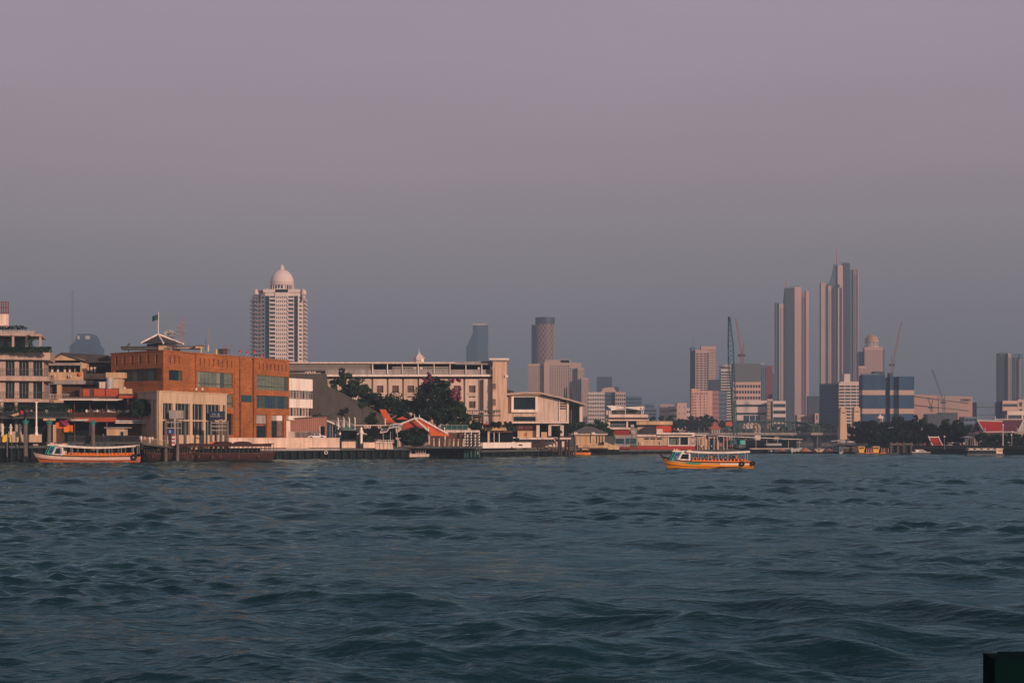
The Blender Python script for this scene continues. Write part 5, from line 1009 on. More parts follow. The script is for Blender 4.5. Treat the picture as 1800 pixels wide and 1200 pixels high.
# domed apartment tower
dw = mat('dome_white', (.80, .68, .60), var=.04, scale=.03)
def domed():
    d = 1100; k = d/F; t = T('domed_tower', 'tall cream apartment tower with a big dome, blue glass strips and stacked balconies', 'tower', (X(491, d), d+15, 2.2)); zb = 2.2; zt = Z(514, d)
    plan = [(443, d+22), (453, d+7), (466, d), (524, d), (532, d+7), (537, d+22)]; pw = [(X(a, e), e) for a, e in plan]; b = MB(); b.prism([(x, y, zb) for x, y in pw]+[(pw[5][0]-2, d+36, zb), (pw[0][0]+2, d+36, zb)], (0, 0, zt-zb)); t.part('core', b, dw)
    n = 36; fh = (Z(519, d)-zb)/n; rows = [(zb+fh*(i+.28), zb+fh*(i+.72)) for i in range(n)]
    def fc(a, c, nx, fx, fo=.6):
        fr = Fr(*plan[a], *plan[c]); return fr
    front = Fr(466, d, 524, d); s = front.s
    b = MB(); front.box(b, s(484), s(506.5), .0, .9, zb, Z(508.5, d)); t.part('centre_bay', b, dw)
    b = MB()
    for r in rows:
        for i in range(6): front.box(b, s(486+3.4*i), s(487.7+3.4*i), .86, .98, r[0], r[1])
    t.part('windows', b, curtain, stuff=True)
    b = MB()
    for a, c, n_ in ((0, 1, 2), (1, 2, 2), (3, 4, 1), (4, 5, 2)):
        fr = Fr(*plan[a], *plan[c])
        for r in rows:
            for (x0, x1) in even(0, fr.len, n_, .5): fr.box(b, x0, x1, -.1, .1, r[0], r[1])
    for r in rows:
        for a, c in ((474.5, 483.5), (507, 516)): front.box(b, s(a), s(c), -.1, .12, r[0]-fh*.06, r[1]+fh*.1)
    t.part('windows', b, tw_glass, stuff=True)
    for a, c in ((466.6, 473.6), (517.6, 523.6)): b = MB(); front.box(b, s(a), s(c), .0, .35, zb, Z(520, d)); t.part('glass_strip', b, mat('strip_glass', (.008, .022, .04), rough=.3, spec=.5, var=.1))
    for i in range(n):
        z0 = zb+fh*i; 
        if Z(645, d) > z0: continue
        for fr, a, c in ((front, s(474), s(484)), (front, s(506.5), s(516.5)), (Fr(*plan[0], *plan[1]), .5, 99), (Fr(*plan[4], *plan[5]), .5, 99)):
            c = min(c, fr.len-.5); b = MB(); fr.box(b, a, c, .0, 1.7, z0-.15, z0+.1); fr.box(b, a, c, 1.6, 1.75, z0+.1, z0+1.15); t.part('balcony', b, dw)
    for (a, c) in ((453, 461), (461, 466.5), (524, 532)): pass
    b = MB(); front.box(b, s(463), s(527), -24, .9, zt, Z(508.5, d)); t.part('attic', b, dw)
    b = MB(); b.prism([W(478, 508.5, d-1), W(506, 508.5, d-1), W(492, 506, d-1)], (0, 2, 0)); t.part('pediment', b, dw)
    for a, c in ((452, 468), (516, 532)): t.part('roof_tiles', MB().pb(a, 510.5, c, 514.3, d+2, 14), mat('maroon_tile', (.25, .03, .06)))
    for p in (450.5, 470, 520, 534): b = MB(); b.lathe((X(p, d+3), d+3, Z(514, d)), [(1.9, -1.2), (1.9, .6), (1.5, 1.8), (.4, 2.6), (.1, 3.6)], 12); t.part('corner_turret', b, dw)
    for p, y in ((458, 516), (529, 518)): t.part('arched_window', MB().pp([(p-2.5, 529), (p+2.5, 529), (p+2.5, y+3), (p, y+1), (p-2.5, y+3)], d+4.2 if p < 500 else d+3, .5), tw_glass)
    cx, cy = X(491, d), d+13; z0 = Z(509, d)
    b = MB(); b.lathe((cx, cy, z0), [(21.5*k, 0), (21.5*k, .8), (18.5*k, .9), (18.5*k, 4.3), (21*k, 4.5), (22*k, 5.2), (21.2*k, 5.6)], 40); t.part('drum', b, dw)
    for i in range(24): a = 2*math.pi*i/24; x, y = cx+20.3*k*math.cos(a), cy+20.3*k*math.sin(a); b = MB(); b.tube((x, y, z0+.8), (x, y, z0+4.4), .34, n=6); t.part('drum_column', b, dw)
    b = MB(); b.lathe((cx, cy, z0+.9), [(18.7*k, 0), (18.7*k, 3.2)], 30); t.part('drum_windows', b, tw_glass)
    Rr = 20.8*k; b = MB(); b.lathe((cx, cy, z0+5.6), [(Rr*math.cos(a*math.pi/2/12), 1.0+Rr*1.16*math.sin(a*math.pi/2/12)) if a else (Rr, 0) for a in range(0, 12)]+[(.6, 1+Rr*1.16)], 40); t.part('dome', b, dw, smooth=True)
    zz = z0+6.4+Rr*1.16; b = MB(); b.lathe((cx, cy, zz-.5), [(2.2, 0), (1.7, .3), (1.5, 2.2), (1.9, 2.5), (1.5, 3.2), (.6, 3.9), (.15, 4.4), (.08, 6.2)], 16); t.part('lantern', b, dw)
domed()
# slender pixel-edged tower
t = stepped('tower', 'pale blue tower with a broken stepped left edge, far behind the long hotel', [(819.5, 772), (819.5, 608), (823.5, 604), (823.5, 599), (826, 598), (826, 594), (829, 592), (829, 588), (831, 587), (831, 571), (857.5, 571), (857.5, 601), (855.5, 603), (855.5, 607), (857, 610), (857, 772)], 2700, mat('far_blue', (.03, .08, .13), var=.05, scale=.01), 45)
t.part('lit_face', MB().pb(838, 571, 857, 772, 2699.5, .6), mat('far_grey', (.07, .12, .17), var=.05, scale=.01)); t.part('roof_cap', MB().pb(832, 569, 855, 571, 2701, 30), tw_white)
for i in range(20): t.part('floor_band', MB().pb(839, 575+3*i, 857, 575.8+3*i, 2699, .5), tw_blue)
def lattice_tower():
    d = 1900; k = d/F; t = T('tower', 'round fronted tower with a pink diamond lattice and dark crown', 'tower', (X(957, d), d+15, 2.2)); cx, r = X(958.5, d), 16.3*k; cy = d+r
    t.part('rear_slab', MB().pb(934.5, 571, 947, 772, d+12, 22), tw_dark); t.part('body', MB().lathe((cx, cy, 2.2), [(r, 0), (r, Z(557.5, d)-2.2)], 40), tw_glass)
    t.part('crown', MB().lathe((cx, cy, Z(569, d)), [(r+.8, 0), (r+.8, Z(557, d)-Z(569, d))], 40), tw_dark)
    t.part('lit_skin', MB().lathe((cx, cy, 2.2), [(r+.1, 0), (r+.1, Z(569, d)-2.4)], 40), mat('pink_glass', (.16, .11, .13), var=.06, scale=.02, rough=.5))
    b = MB(); n = 14; zt = Z(569, d); zb = Z(650, d)
    for sgn in (-1, 1):
        for j in range(n):
            a0 = 2*math.pi*j/n; m_ = 30; pts = [(cx+(r+.5)*math.cos(a0+sgn*q*.115), cy+(r+.5)*math.sin(a0+sgn*q*.115), zb+(zt-zb)*q/m_) for q in range(m_+1)]
            for p, q in zip(pts, pts[1:]): b.tube(p, q, .3, n=4)
    t.part('diamond_lattice', b, tw_pink)
lattice_tower()
def apartments():
    d = 1500; t = T('apartment_block', 'big stepped beige apartment block with many small square windows', 'building', (X(980, d), d+20, 2.2))
    block('', '', '', 928, 928, 956, d, 639, None, (8, 34, .55, .5, tw_beige), t=t); block('', '', '', 956.2, 956.2, 966, d-5, 637, None, (0, 0, 1, 1, tw_pink), t=t)
    block('', '', '', 966.2, 966.2, 1001, d-2, 637.5, None, (9, 34, .55, .5, tw_beige), t=t); block('', '', '', 1001.2, 1001.2, 1015, d, 642, None, (4, 33, .45, .5, tw_beige), t=t)
    block('', '', '', 1015.2, 1015.2, 1027, d-6, 646, None, (3, 32, .45, .5, tw_pink), t=t); block('', '', '', 1022, 1022, 1034.5, d-16, 664, None, (4, 28, .45, .5, tw_pink), t=t)
    for a, e, c in ((958, 632.5, 1003), (985, 631, 1001), (1003, 637, 1022)): t.part('roof_block', MB().pb(a, e, c, 642 if a < 1000 else 646, d+3, 25), tw_beige)
apartments()
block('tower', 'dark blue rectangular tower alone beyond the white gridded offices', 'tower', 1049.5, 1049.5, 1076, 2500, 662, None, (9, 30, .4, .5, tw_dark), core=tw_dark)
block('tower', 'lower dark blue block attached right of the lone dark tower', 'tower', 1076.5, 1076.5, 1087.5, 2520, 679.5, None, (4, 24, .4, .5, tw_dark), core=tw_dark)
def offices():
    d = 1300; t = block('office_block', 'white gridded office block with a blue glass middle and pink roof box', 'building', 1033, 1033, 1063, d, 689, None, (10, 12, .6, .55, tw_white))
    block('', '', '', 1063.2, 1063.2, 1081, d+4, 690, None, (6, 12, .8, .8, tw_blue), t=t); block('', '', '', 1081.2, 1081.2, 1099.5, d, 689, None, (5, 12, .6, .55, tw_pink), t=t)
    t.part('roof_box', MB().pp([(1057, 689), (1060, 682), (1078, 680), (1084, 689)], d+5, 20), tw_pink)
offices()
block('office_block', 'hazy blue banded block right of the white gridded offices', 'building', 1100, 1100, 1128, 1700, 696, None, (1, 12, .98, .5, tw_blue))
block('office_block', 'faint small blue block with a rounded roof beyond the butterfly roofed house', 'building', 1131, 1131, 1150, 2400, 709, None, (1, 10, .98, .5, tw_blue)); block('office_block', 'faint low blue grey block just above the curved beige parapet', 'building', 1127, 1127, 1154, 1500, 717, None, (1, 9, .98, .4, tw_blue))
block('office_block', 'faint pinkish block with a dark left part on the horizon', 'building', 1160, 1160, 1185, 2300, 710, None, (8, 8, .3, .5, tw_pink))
for a, c, e, sp, lab in ((1161, 1176, 716, (4, 6, .4, .4, tw_beige), 'low grey pink block leftmost of the cream row above the trees'), (1176.3, 1189.5, 714, (4, 6, .8, .45, tw_white), 'low cream block with open window rows, second in its row'), (1190, 1207, 708, (2, 6, .12, .3, tw_pink), 'taller pinkish block in the cream row above the trees'), (1207.2, 1216, 717, (3, 6, .7, .4, tw_white), 'small cream block beside the pink block with square windows')):
    block('office_block', lab, 'building', a, a, c, 980, e, None, sp)
def pinkblock():
    d = 930; t = block('pink_block', 'salmon pink block with sparse square windows and purple side', 'building', 1215.5, 1215.5, 1252, d, 686.5, None, (0, 0, 1, 1, pinkw), core=pinkw)
    t.part('roof_step', MB().pb(1215.5, 683, 1231, 686.4, d, 10), pinkw)
    pts = [(1218, 0), (1222, 0), (1231, 0), (1238, 0)]
    for i in range(10):
        for j, (p, _) in enumerate(pts):
            b = MB(); y = 690.5+5*i+(0 if j else .8); b.pb(p-1, y, p+1.1, y+2, d-.62, .1); t.part('window', b, tw_glass)
    for p in (1226, 1234, 1242): b = MB(); b.pb(p-1, 690.5, p+1.1, 692.5, d-.62, .1); t.part('window', b, tw_glass)
    block('', '', '', 1252.2, 1252.2, 1264, d+6, 687, None, (4, 11, .3, .4, mat('mauve_wall', (.34, .19, .2), var=.05)), t=t); block('', '', '', 1264.2, 1264.2, 1277, d+9, 688, None, (5, 11, .4, .4, tw_blue), t=t)  # plain mauve and blue walls right of the pink front
pinkblock()
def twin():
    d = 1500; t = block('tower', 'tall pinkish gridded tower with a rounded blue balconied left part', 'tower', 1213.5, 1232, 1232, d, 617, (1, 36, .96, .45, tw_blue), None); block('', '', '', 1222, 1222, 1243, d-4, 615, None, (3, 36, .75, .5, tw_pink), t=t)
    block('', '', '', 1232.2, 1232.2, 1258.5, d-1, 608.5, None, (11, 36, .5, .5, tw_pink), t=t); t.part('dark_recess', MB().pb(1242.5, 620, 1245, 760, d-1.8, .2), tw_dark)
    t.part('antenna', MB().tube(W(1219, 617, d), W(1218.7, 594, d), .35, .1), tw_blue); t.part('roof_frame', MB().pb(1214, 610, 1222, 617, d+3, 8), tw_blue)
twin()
def disc():
    d = 1250; t = block('tower', 'banded tower with a round white saucer roof behind the teal crane', 'tower', 1267, 1267, 1291, d, 648, None, R_(26)); k = d/F
    t.part('saucer_roof', MB().lathe((X(1278, d+10), d+8, Z(648, d)), [(8*k, 0), (13.5*k, 1.2), (15*k, 2.2), (13*k, 3.2), (5*k, 4.3), (.5, 4.7)], 28), tw_white)
disc()
block('office_block', 'dark green grey box block left of the saucer roofed tower', 'building', 1247.5, 1247.5, 1266.5, 1350, 667, None, (0, 0, 1, 1, tw_dark), core=tw_dark)
def greybox():
    d = 1050; g_ = mat('tower_grey', (.13, .15, .17), var=.05, scale=.03); t = block('tower', 'grey boxy tower with a windowless upper half and a maroon right flank', 'tower', 1288.5, 1288.5, 1337, d, 670.5, None, (10, 10, .72, .5, tw_pink))
    block('', '', '', 1288.5, 1288.5, 1337, d-1, 638.5, None, (0, 0, 1, 1, g_), t=t, pyB=670.3, core=g_); block('', '', '', 1337.2, 1337.2, 1347, d+3, 641, None, (3, 30, .3, .9, tw_blue), t=t); block('', '', '', 1347.2, 1347.2, 1357.5, d+5, 642.5, None, (4, 28, .3, .2, mat('maroon_tower', (.22, .08, .09), var=.06)), t=t)
    for i in range(6): t.part('roof_lamp', MB().lathe((X(1324+3.4*i, d), d-.5, Z(641, d)), [(.3, 0), (.7, .3), (.2, 1.2)], 8), tw_white)
    t = block('podium', 'long grey white podium block with ribbon windows below the grey boxy tower', 'building', 1292, 1292, 1348, d-60, 703.5, None, (1, 5, .97, .28, tw_white)); t.part('entrance_glass', MB().pb(1308, 730, 1336, 740, d-61, .5), tw_glass)
    for p in (1317, 1327): t.part('entrance_pillar', MB().pb(p, 729.5, p+1, 741, d-61.4, .3), tw_white)
    block('office_block', 'narrow mauve grid strip between the podium and the white stepped block', 'building', 1348.5, 1348.5, 1358, d-50, 701, None, (5, 12, .5, .6, tw_beige)); block('office_block', 'white banded block at the foot of the left tall tower', 'building', 1358.3, 1358.3, 1381, d-70, 704.5, None, (1, 6, .95, .5, tw_white))
greybox()
def icons():
    d = 2250; fa = 1
    t = T('skyscraper', 'left of two tall paired skyscrapers, beige and slate with an orange spire', 'tower', (X(1390, d), d+30, 2.2))
    bl = mat('slate_glass', (.03, .05, .07), var=.06, scale=.02, rough=.4); dk = mat('slate_shade', (.10, .14, .18), var=.05, scale=.02)
    def col(t, a, c, e, sp, off=0, core=None): block('', '', '', a, a, c, d+off, e, None, sp, t=t, core=core or bl, back=10)
    P0 = (0, 0, 1, 1, tw_pink); G_ = (2, 74, .6, .5, tw_pink)
    col(t, 1363.5, 1369.3, 532, (0, 0, 1, 1, dk), 6, dk); col(t, 1369.4, 1380.4, 533.5, (2, 70, .5, .5, tw_pink), 3); col(t, 1380.6, 1396.4, 506, (0, 0, 1, 1, bl), 0, bl); col(t, 1396.6, 1408.4, 504, P0, -1); col(t, 1408.6, 1416.5, 514, (2, 74, .8, .6, mat('dusky_pink', (.3, .19, .2), var=.05)), 2); col(t, 1416.7, 1421.8, 511, P0, 1)
    t.part('crown_fin', MB().pp([(1377, 533), (1380.5, 533), (1380.5, 506)], d+2, 6), dk); t.part('spire', MB().tube(W(1382.5, 506, d+5), W(1382.3, 487, d+5), .9, .3), mat('orange_spire', (.55, .2, .12))); t.part('roof_crane', MB().pb(1388, 502.6, 1405, 503.6, d+8, 1), dk)
    t = T('skyscraper', 'right and tallest of the paired skyscrapers, slate with a slanted crown and orange spire', 'tower', (X(1478, d), d+30, 2.2))
    col(t, 1443, 1455.4, 497, (0, 0, 1, 1, tw_beige), 8); col(t, 1455.6, 1464.4, 502, (2, 76, .5, .5, tw_pink), 4); col(t, 1464.6, 1472.4, 504, (0, 0, 1, 1, bl), 1, bl); col(t, 1472.6, 1475.4, 500, P0, -1); col(t, 1475.6, 1479.4, 506, (0, 0, 1, 1, bl), 1, bl); col(t, 1479.6, 1481.6, 506, P0, 0); col(t, 1481.8, 1493.6, 462.5, (0, 0, 1, 1, bl), 0, bl); col(t, 1493.8, 1499.4, 474, (0, 0, 1, 1, dk), 3, dk); col(t, 1499.6, 1507.5, 473.5, (2, 80, .6, .5, mat('dusky_pink', (.3, .19, .2))), 1); col(t, 1507.6, 1509, 472.5, P0, 0)
    t.part('upper_panel', MB().pb(1472.6, 466.5, 1481.6, 505.8, d-1.5, 8), tw_pink); t.part('slanted_crown', MB().pp([(1458, 501), (1472.4, 504), (1472.4, 464.5), (1467, 464.5), (1464, 482)], d+2, 7), dk)
    t.part('spire', MB().tube(W(1471, 464, d+6), W(1470.6, 437, d+6), 1.1, .4), mat('orange_spire', (.55, .2, .12))); t.part('roof_crane', MB().pb(1476, 461, 1490, 462, d+8, 1), dk)
icons()
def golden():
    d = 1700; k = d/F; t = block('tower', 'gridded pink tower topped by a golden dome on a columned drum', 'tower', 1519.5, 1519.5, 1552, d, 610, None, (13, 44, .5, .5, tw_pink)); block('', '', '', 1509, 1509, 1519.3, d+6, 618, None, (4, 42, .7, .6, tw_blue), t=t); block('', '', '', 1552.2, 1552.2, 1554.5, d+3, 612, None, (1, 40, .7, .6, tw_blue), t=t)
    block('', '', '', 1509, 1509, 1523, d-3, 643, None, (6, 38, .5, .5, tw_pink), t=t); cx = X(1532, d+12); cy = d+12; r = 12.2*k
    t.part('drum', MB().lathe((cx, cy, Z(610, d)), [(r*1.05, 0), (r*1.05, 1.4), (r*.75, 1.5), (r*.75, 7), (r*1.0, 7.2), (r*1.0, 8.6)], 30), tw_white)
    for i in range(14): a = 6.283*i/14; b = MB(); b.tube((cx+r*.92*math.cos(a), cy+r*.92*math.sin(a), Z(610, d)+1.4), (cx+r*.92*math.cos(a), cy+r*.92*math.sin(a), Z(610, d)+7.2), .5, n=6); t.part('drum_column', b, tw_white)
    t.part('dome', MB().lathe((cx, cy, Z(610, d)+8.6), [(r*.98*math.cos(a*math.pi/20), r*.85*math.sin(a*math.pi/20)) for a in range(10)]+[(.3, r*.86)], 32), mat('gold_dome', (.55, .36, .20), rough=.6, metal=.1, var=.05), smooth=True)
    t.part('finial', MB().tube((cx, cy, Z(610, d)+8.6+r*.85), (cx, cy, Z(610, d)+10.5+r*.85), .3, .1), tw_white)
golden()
def riverhotel():
    d = 1000; t = block('hotel_block', 'hotel block with a blue gridded left face and white balcony bands on the right', 'building', 1441, 1474, 1474, d, 673.5, (14, 18, .55, .6, tw_blue), None, dL=d*.012); t.part('roof_box', MB().pb(1484, 657, 1494.5, 672, d+3, 8), tw_white)
    block('', '', '', 1474.3, 1474.3, 1516, d-1, 673, None, (4, 18, .9, .55, tw_white), t=t); t.part('roof_parapet', MB().pb(1477, 670.5, 1513, 672.8, d+1, 12), tw_white)
riverhotel()
def bluewrap():
    d = 880; bn = mat('blue_netting', (.03, .085, .17), var=.18, scale=.06, streak=3); pn = mat('pale_band', (.52, .38, .31), var=.08); dk = mat('blue_core', (.02, .05, .09))
    t = T('wrapped_building', 'building under construction wrapped in blue netting with two pale bands', 'building', (X(1560, d), d+12, 2.2))
    for a, c, o in ((1516, 1556, 0), (1564.5, 1580, 3), (1580.2, 1607, 0)):
        for e, g, m in ((659 if a < 1560 else 661.5, 685.5, bn), (685.5, 694, pn), (694, 718, bn), (718, 727, pn), (727, 746, bn)): t.part('netting' if m is bn else 'pale_band', MB().pb(a, e, c, g, d+o+(0 if m is bn else -.15), 9), m)
    t.part('recess', MB().pb(1556.2, 664, 1564.3, 746, d+5, 4), dk); t.part('lift_core', MB().pb(1537, 652.5, 1555, 659, d+8, 8), tw_dark); t.part('lift_core', MB().pb(1564, 655, 1570, 661, d+8, 6), tw_dark); t.part('scaffold', MB().pb(1516, 656.5, 1545, 658.8, d+4, 5), tw_blue)
bluewrap()
def mall():
    d = 1500; m_ = mat('mall_panel', (.60, .36, .27), var=.05, scale=.01); t = T('shopping_mall', 'huge pink beige windowless mall wall with dark letters near its top right', 'building', (X(1655, d), d+30, 2.2))
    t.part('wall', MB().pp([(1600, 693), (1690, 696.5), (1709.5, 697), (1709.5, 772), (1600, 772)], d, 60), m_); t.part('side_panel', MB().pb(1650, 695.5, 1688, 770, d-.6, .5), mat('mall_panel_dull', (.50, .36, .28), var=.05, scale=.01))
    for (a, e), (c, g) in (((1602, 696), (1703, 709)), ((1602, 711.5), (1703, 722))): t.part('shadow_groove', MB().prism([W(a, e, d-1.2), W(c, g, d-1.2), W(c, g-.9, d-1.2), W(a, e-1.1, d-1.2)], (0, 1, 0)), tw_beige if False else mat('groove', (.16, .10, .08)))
    cu = bpy.data.curves.new('letters', 'FONT'); cu.body = 'ICONSIAM'; cu.size = 3.9; cu.extrude = .15; cu.align_x = 'CENTER'; o = bpy.data.objects.new('letters', cu); COL.objects.link(o)
    dg = bpy.context.evaluated_depsgraph_get(); me = bpy.data.meshes.new_from_object(o.evaluated_get(dg)); bpy.data.objects.remove(o); me.materials.append(mat('letter_dark', (.05, .03, .03)))
    q = bpy.data.objects.new('lettering', me); COL.objects.link(q); q.parent = t.o; q.rotation_euler = (R(90), 0, 0); q.location = Vector((X(1697, d), d-1.0, Z(704.8, d)))-t.loc
    wd = max(v.co.x for v in me.vertices)-min(v.co.x for v in me.vertices); q.scale = ((17.5*d/F)/wd, 1, 1)
mall()
for a, c, e, d, sp, lab in ((1630, 1654, 727, 800, (0, 0, 1, 1, tw_dark), 'plain blue grey shed block before the mall wall, left'), (1654.3, 1683, 725, 810, (0, 0, 1, 1, tw_dark), 'plain blue grey shed block before the mall wall, right'), (1694, 1715.5, 732, 760, (3, 5, .9, .5, tw_blue), 'pale blue glazed low block between mall and navy block'), (1716.5, 1761.5, 706.5, 900, (1, 5, .98, .06, tw_blue), 'plain navy slab block left of the orange banded block'), (1762, 1788, 704, 896, (1, 6, .97, .42, tw_pink), 'salmon banded office block above the temple roofs'), (1788.3, 1850, 702, 905, (6, 6, .5, .6, tw_beige), 'grey beige block cut by the right edge of the view'), (1420.5, 1441, 696, 1700, (0, 0, 1, 1, tw_dark), 'plain dark block between the left tall tower and the hotel block'), (1401, 1432, 729, 1100, (9, 5, .3, .4, tw_beige), 'low beige block beyond the bridge truss'), (1432.2, 1439, 726, 1090, (1, 4, .3, .7, tw_pink), 'narrow pinkish stair tower beyond the bridge truss'), (1357.7, 1363.3, 655, 1700, (2, 30, .5, .5, tw_blue), 'thin hazy slab squeezed between maroon flank and left tall tower'), (1770, 1850, 722, 700, (3, 3, .9, .4, tw_white), 'cream low block directly behind the right temple gable')):
    block('office_block', lab, 'building', a, a, c, d, e, None, sp, core=tw_dark if sp[0] == 0 else None)
def talltower():
    d = 1600; t = block('tower', 'tall slate tower at the right edge with a rippled balcony strip', 'tower', 1755.5, 1755.5, 1771.5, d, 620.5, None, (5, 40, .9, .9, tw_dark)); block('', '', '', 1771.7, 1771.7, 1777.5, d-3, 621, None, (2, 1, .4, .97, tw_beige), t=t); block('', '', '', 1777.7, 1777.7, 1792, d-1, 621.5, None, (2, 1, .8, .97, tw_blue), t=t); block('', '', '', 1792.2, 1792.2, 1798, d-2, 621.5, None, (0, 0, 1, 1, tw_blue), t=t)
    for i in range(20): t.part('balcony', MB().lathe((X(1790.5, d), d-2.5, Z(634+3.6*i, d)), [(.3, 0), (1.5, .2), (1.5, 1.1), (.3, 1.2)], 10), tw_white)
    for i in range(7): t.part('roof_mast', MB().tube(W(1757+3.5*i, 621, d), W(1757+3.5*i, 618, d), .2), tw_dark)
talltower()
block('tower', 'sliver of a pink tower rising at the very right edge of the view', 'tower', 1799, 1799, 1830, 1750, 648, None, (6, 30, .5, .5, tw_pink))
# cranes over the city
def tcrane(label, base, root, tip, d, m, w=1.2, group='tower cranes over the far city'):
    t = T('tower_crane', label, 'crane', W(base[0], base[1], d), group); b = MB(); p0, p1 = W(*base, d), W(*root, d)
    def lat(b, a, c, r0, r1, n):
        a, c = Vector(a), Vector(c); ax = (c-a); q = ax.to_track_quat('Z', 'Y'); cs = [Vector((i, j, 0)) for i, j in ((-1, -1), (1, -1), (1, 1), (-1, 1))]
        for v in cs: b.tube(a+q @ (v*r0), c+q @ (v*r1), .11*r0, n=4)
        for i in range(n):
            f, g = i/n, (i+1)/n
            for k in range(4): b.tube(a+ax*f+q @ (cs[k]*(r0+(r1-r0)*f)), a+ax*g+q @ (cs[(k+1) % 4]*(r0+(r1-r0)*g)), .09*r0, n=3)
    lat(b, p0, p1, w, w, 6); t.part('mast', b, m); b = MB(); lat(b, p1, W(*tip, d), w*.7, w*.3, 18); t.part('jib', b, m)
    b = MB(); b.prism([p1+Vector((-w*3, 0, -w)), p1+Vector((w*2.4, 0, -w)), p1+Vector((w*2.4, 0, w*.8)), p1+Vector((-w*3, 0, w*.8))], (0, w*1.5, 0)); t.part('counterweight', b, tw_dark)
    b = MB(); ap = p1+Vector((w*1.5*(1 if tip[0] < root[0] else -1), 0, w*8)); b.tube(p1, ap, w*.35, n=4); b.tube(ap, W(*tip, d), w*.07, n=3); t.part('tie', b, m)
    return t
rc = mat('crane_red', (.40, .14, .13), var=.1); tcrane('pale red luffing crane on the grey boxy tower roof', (1304, 639), (1304.5, 624), (1293, 559), 1060, rc, 1.0); tcrane('thin red luffing crane leaning right above the blue wrapped building', (1568, 656), (1569, 641), (1584.5, 565), 900, rc, .7)
tcrane('dark thin crane leaning left before the mall wall', (1659, 733), (1659, 707), (1638, 649), 1200, tw_dark, .8); tcrane('small dark luffing crane at the left of the mall wall', (1638, 724), (1637, 716), (1631, 700), 1200, tw_dark, .8)
# ------------------------------------------------------------------ bridge, right bank, trees, temple
def bridge():
    d = 720; gm2 = mat('bridge_green', (.055, .10, .085), var=.2, scale=.2); t = T('truss_bridge', 'green arched truss road bridge crossing the river before the towers', 'bridge', (X(1360, d), d+6, 0))
    top = [(1262, 758), (1276, 752), (1290, 747.5), (1304, 744), (1318, 741.5), (1332, 740.3), (1346, 739.6), (1360, 739.4), (1374, 739.8), (1388, 740.6), (1402, 742), (1416, 744), (1430, 746.6), (1444, 750), (1458, 754), (1472, 758.5)]
    for q in (0, 12):
        b = MB()
        for (a, e), (c, g) in zip(top, top[1:]): b.tube(W(a, e, d)+Vector((0, q, 0)), W(c, g, d)+Vector((0, q, 0)), .42, n=5)
        t.part('top_chord', b, gm2); b = MB()
        for i, (a, e) in enumerate(top[1:-1]):
            b.tube(W(a, e, d)+Vector((0, q, 0)), W(a, 760, d)+Vector((0, q, 0)), .22, n=4)
            c = top[i+2][0]; b.tube(W(a, e, d)+Vector((0, q, 0)), W(c if i < 6 else top[i][0], 760, d)+Vector((0, q, 0)), .17, n=4)
        t.part('truss_web', b, gm2)
    b = MB()
    for a, e in top[1:-1]: b.tube(W(a, e, d), W(a, e, d)+Vector((0, 12, 0)), .2, n=4)
    t.part('cross_bracing', b, gm2)
    t.part('deck', MB().pb(1190, 760, 1500, 764.5, d-1.5, 15), grey); t.part('parapet', MB().pb(1190, 757, 1500, 758, d-1.6, .3), dgrey)
    for a in (1285, 1365, 1440): t.part('pier', MB().pb(a-4, 764.6, a+4, 793, d+1, 9), grey)
    for a in (1200, 1226, 1248, 1484): t.part('approach_pier', MB().pb(a-2, 764.6, a+2, 782, d+1, 9), grey)
    b = MB()
    for i in range(24): p = 1228+10.6*i; b.tube(W(p, 760, d-1.3), W(p, 752, d-1.3), .1, n=4)
    t.part('lamp_posts', b, steel, stuff=True)
bridge()
def btower(px0, px1, pt, pbm, d, label, flare):
    t = T('bridge_tower', label, 'bridge tower', (X((px0+px1)/2, d), d+3, 2)); m = mat('bridge_tower_stone', (.60, .42, .26), var=.06, scale=.2)
    w_ = (X(px1, d)-X(px0, d))/2; cx = X((px0+px1)/2, d); z0, z1 = Z(pbm, d), Z(pt, d); b = MB()
    for (f0, s0), (f1, s1) in zip(((0, 1+flare), (.12, 1+flare), (.2, 1.1), (.93, .92)), ((.12, 1+flare), (.2, 1.1), (.93, .92), (1, .85))):
        q = lambda s, z: [(cx-w_*s, d-w_*s, z), (cx-w_*s, d+w_*(s+1), z), (cx+w_*s, d+w_*(s+1), z), (cx+w_*s, d-w_*s, z)]
        b.hexa(q(s0, z0+(z1-z0)*f0)+q(s1, z0+(z1-z0)*f1))
    t.part('shaft', b, m); t.part('cap', MB().box(cx-w_*.95, cx+w_*.95, d-w_*.95, d+w_*1.9, z1, z1+.6), m); t.part('cap_top', MB().box(cx-w_*.6, cx+w_*.6, d-w_*.4, d+w_*1.5, z1+.61, z1+1.1), m)
    t.part('slot_window', MB().box(cx-w_*.62, cx+w_*.62, d-w_*.95-.05, d-w_*.9, z0+(z1-z0)*.9, z0+(z1-z0)*.925), shade)
btower(1476, 1487, 720.5, 772, 700, 'left and fully visible pale gold bridge tower at the end of the truss', .12); btower(1500, 1511, 718.5, 772, 706, 'right pale gold bridge tower half hidden by the dark trees', .12)
t = T('pier_canopy', 'very long thin white canopy roof over a pier left of the crane', 'canopy', (X(1300, 490), 492, 0)); b = MB(); b.prism([W(1190, 762.3, 482), W(1411, 771.8, 520), W(1411, 772.6, 520), W(1190, 763.4, 482)], (0, 6, 0)); t.part('roof', b, white)
for i in range(12): f = i/11; p = 1196+210*f; b = MB(); dd = 483+37*f; b.tube(W(p, 763+9*f, dd)+Vector((0, 1, 0)), (X(p, dd), dd+1, 1.3), .12, n=6); t.part('column', b, steel)
b = MB(); b.prism([(X(1188, 482), 481.5, .9), (X(1412, 520), 519.5, .9), (X(1412, 520), 526, .9), (X(1188, 482), 488, .9)], (0, 0, .5)); t.part('deck', b, dgrey)
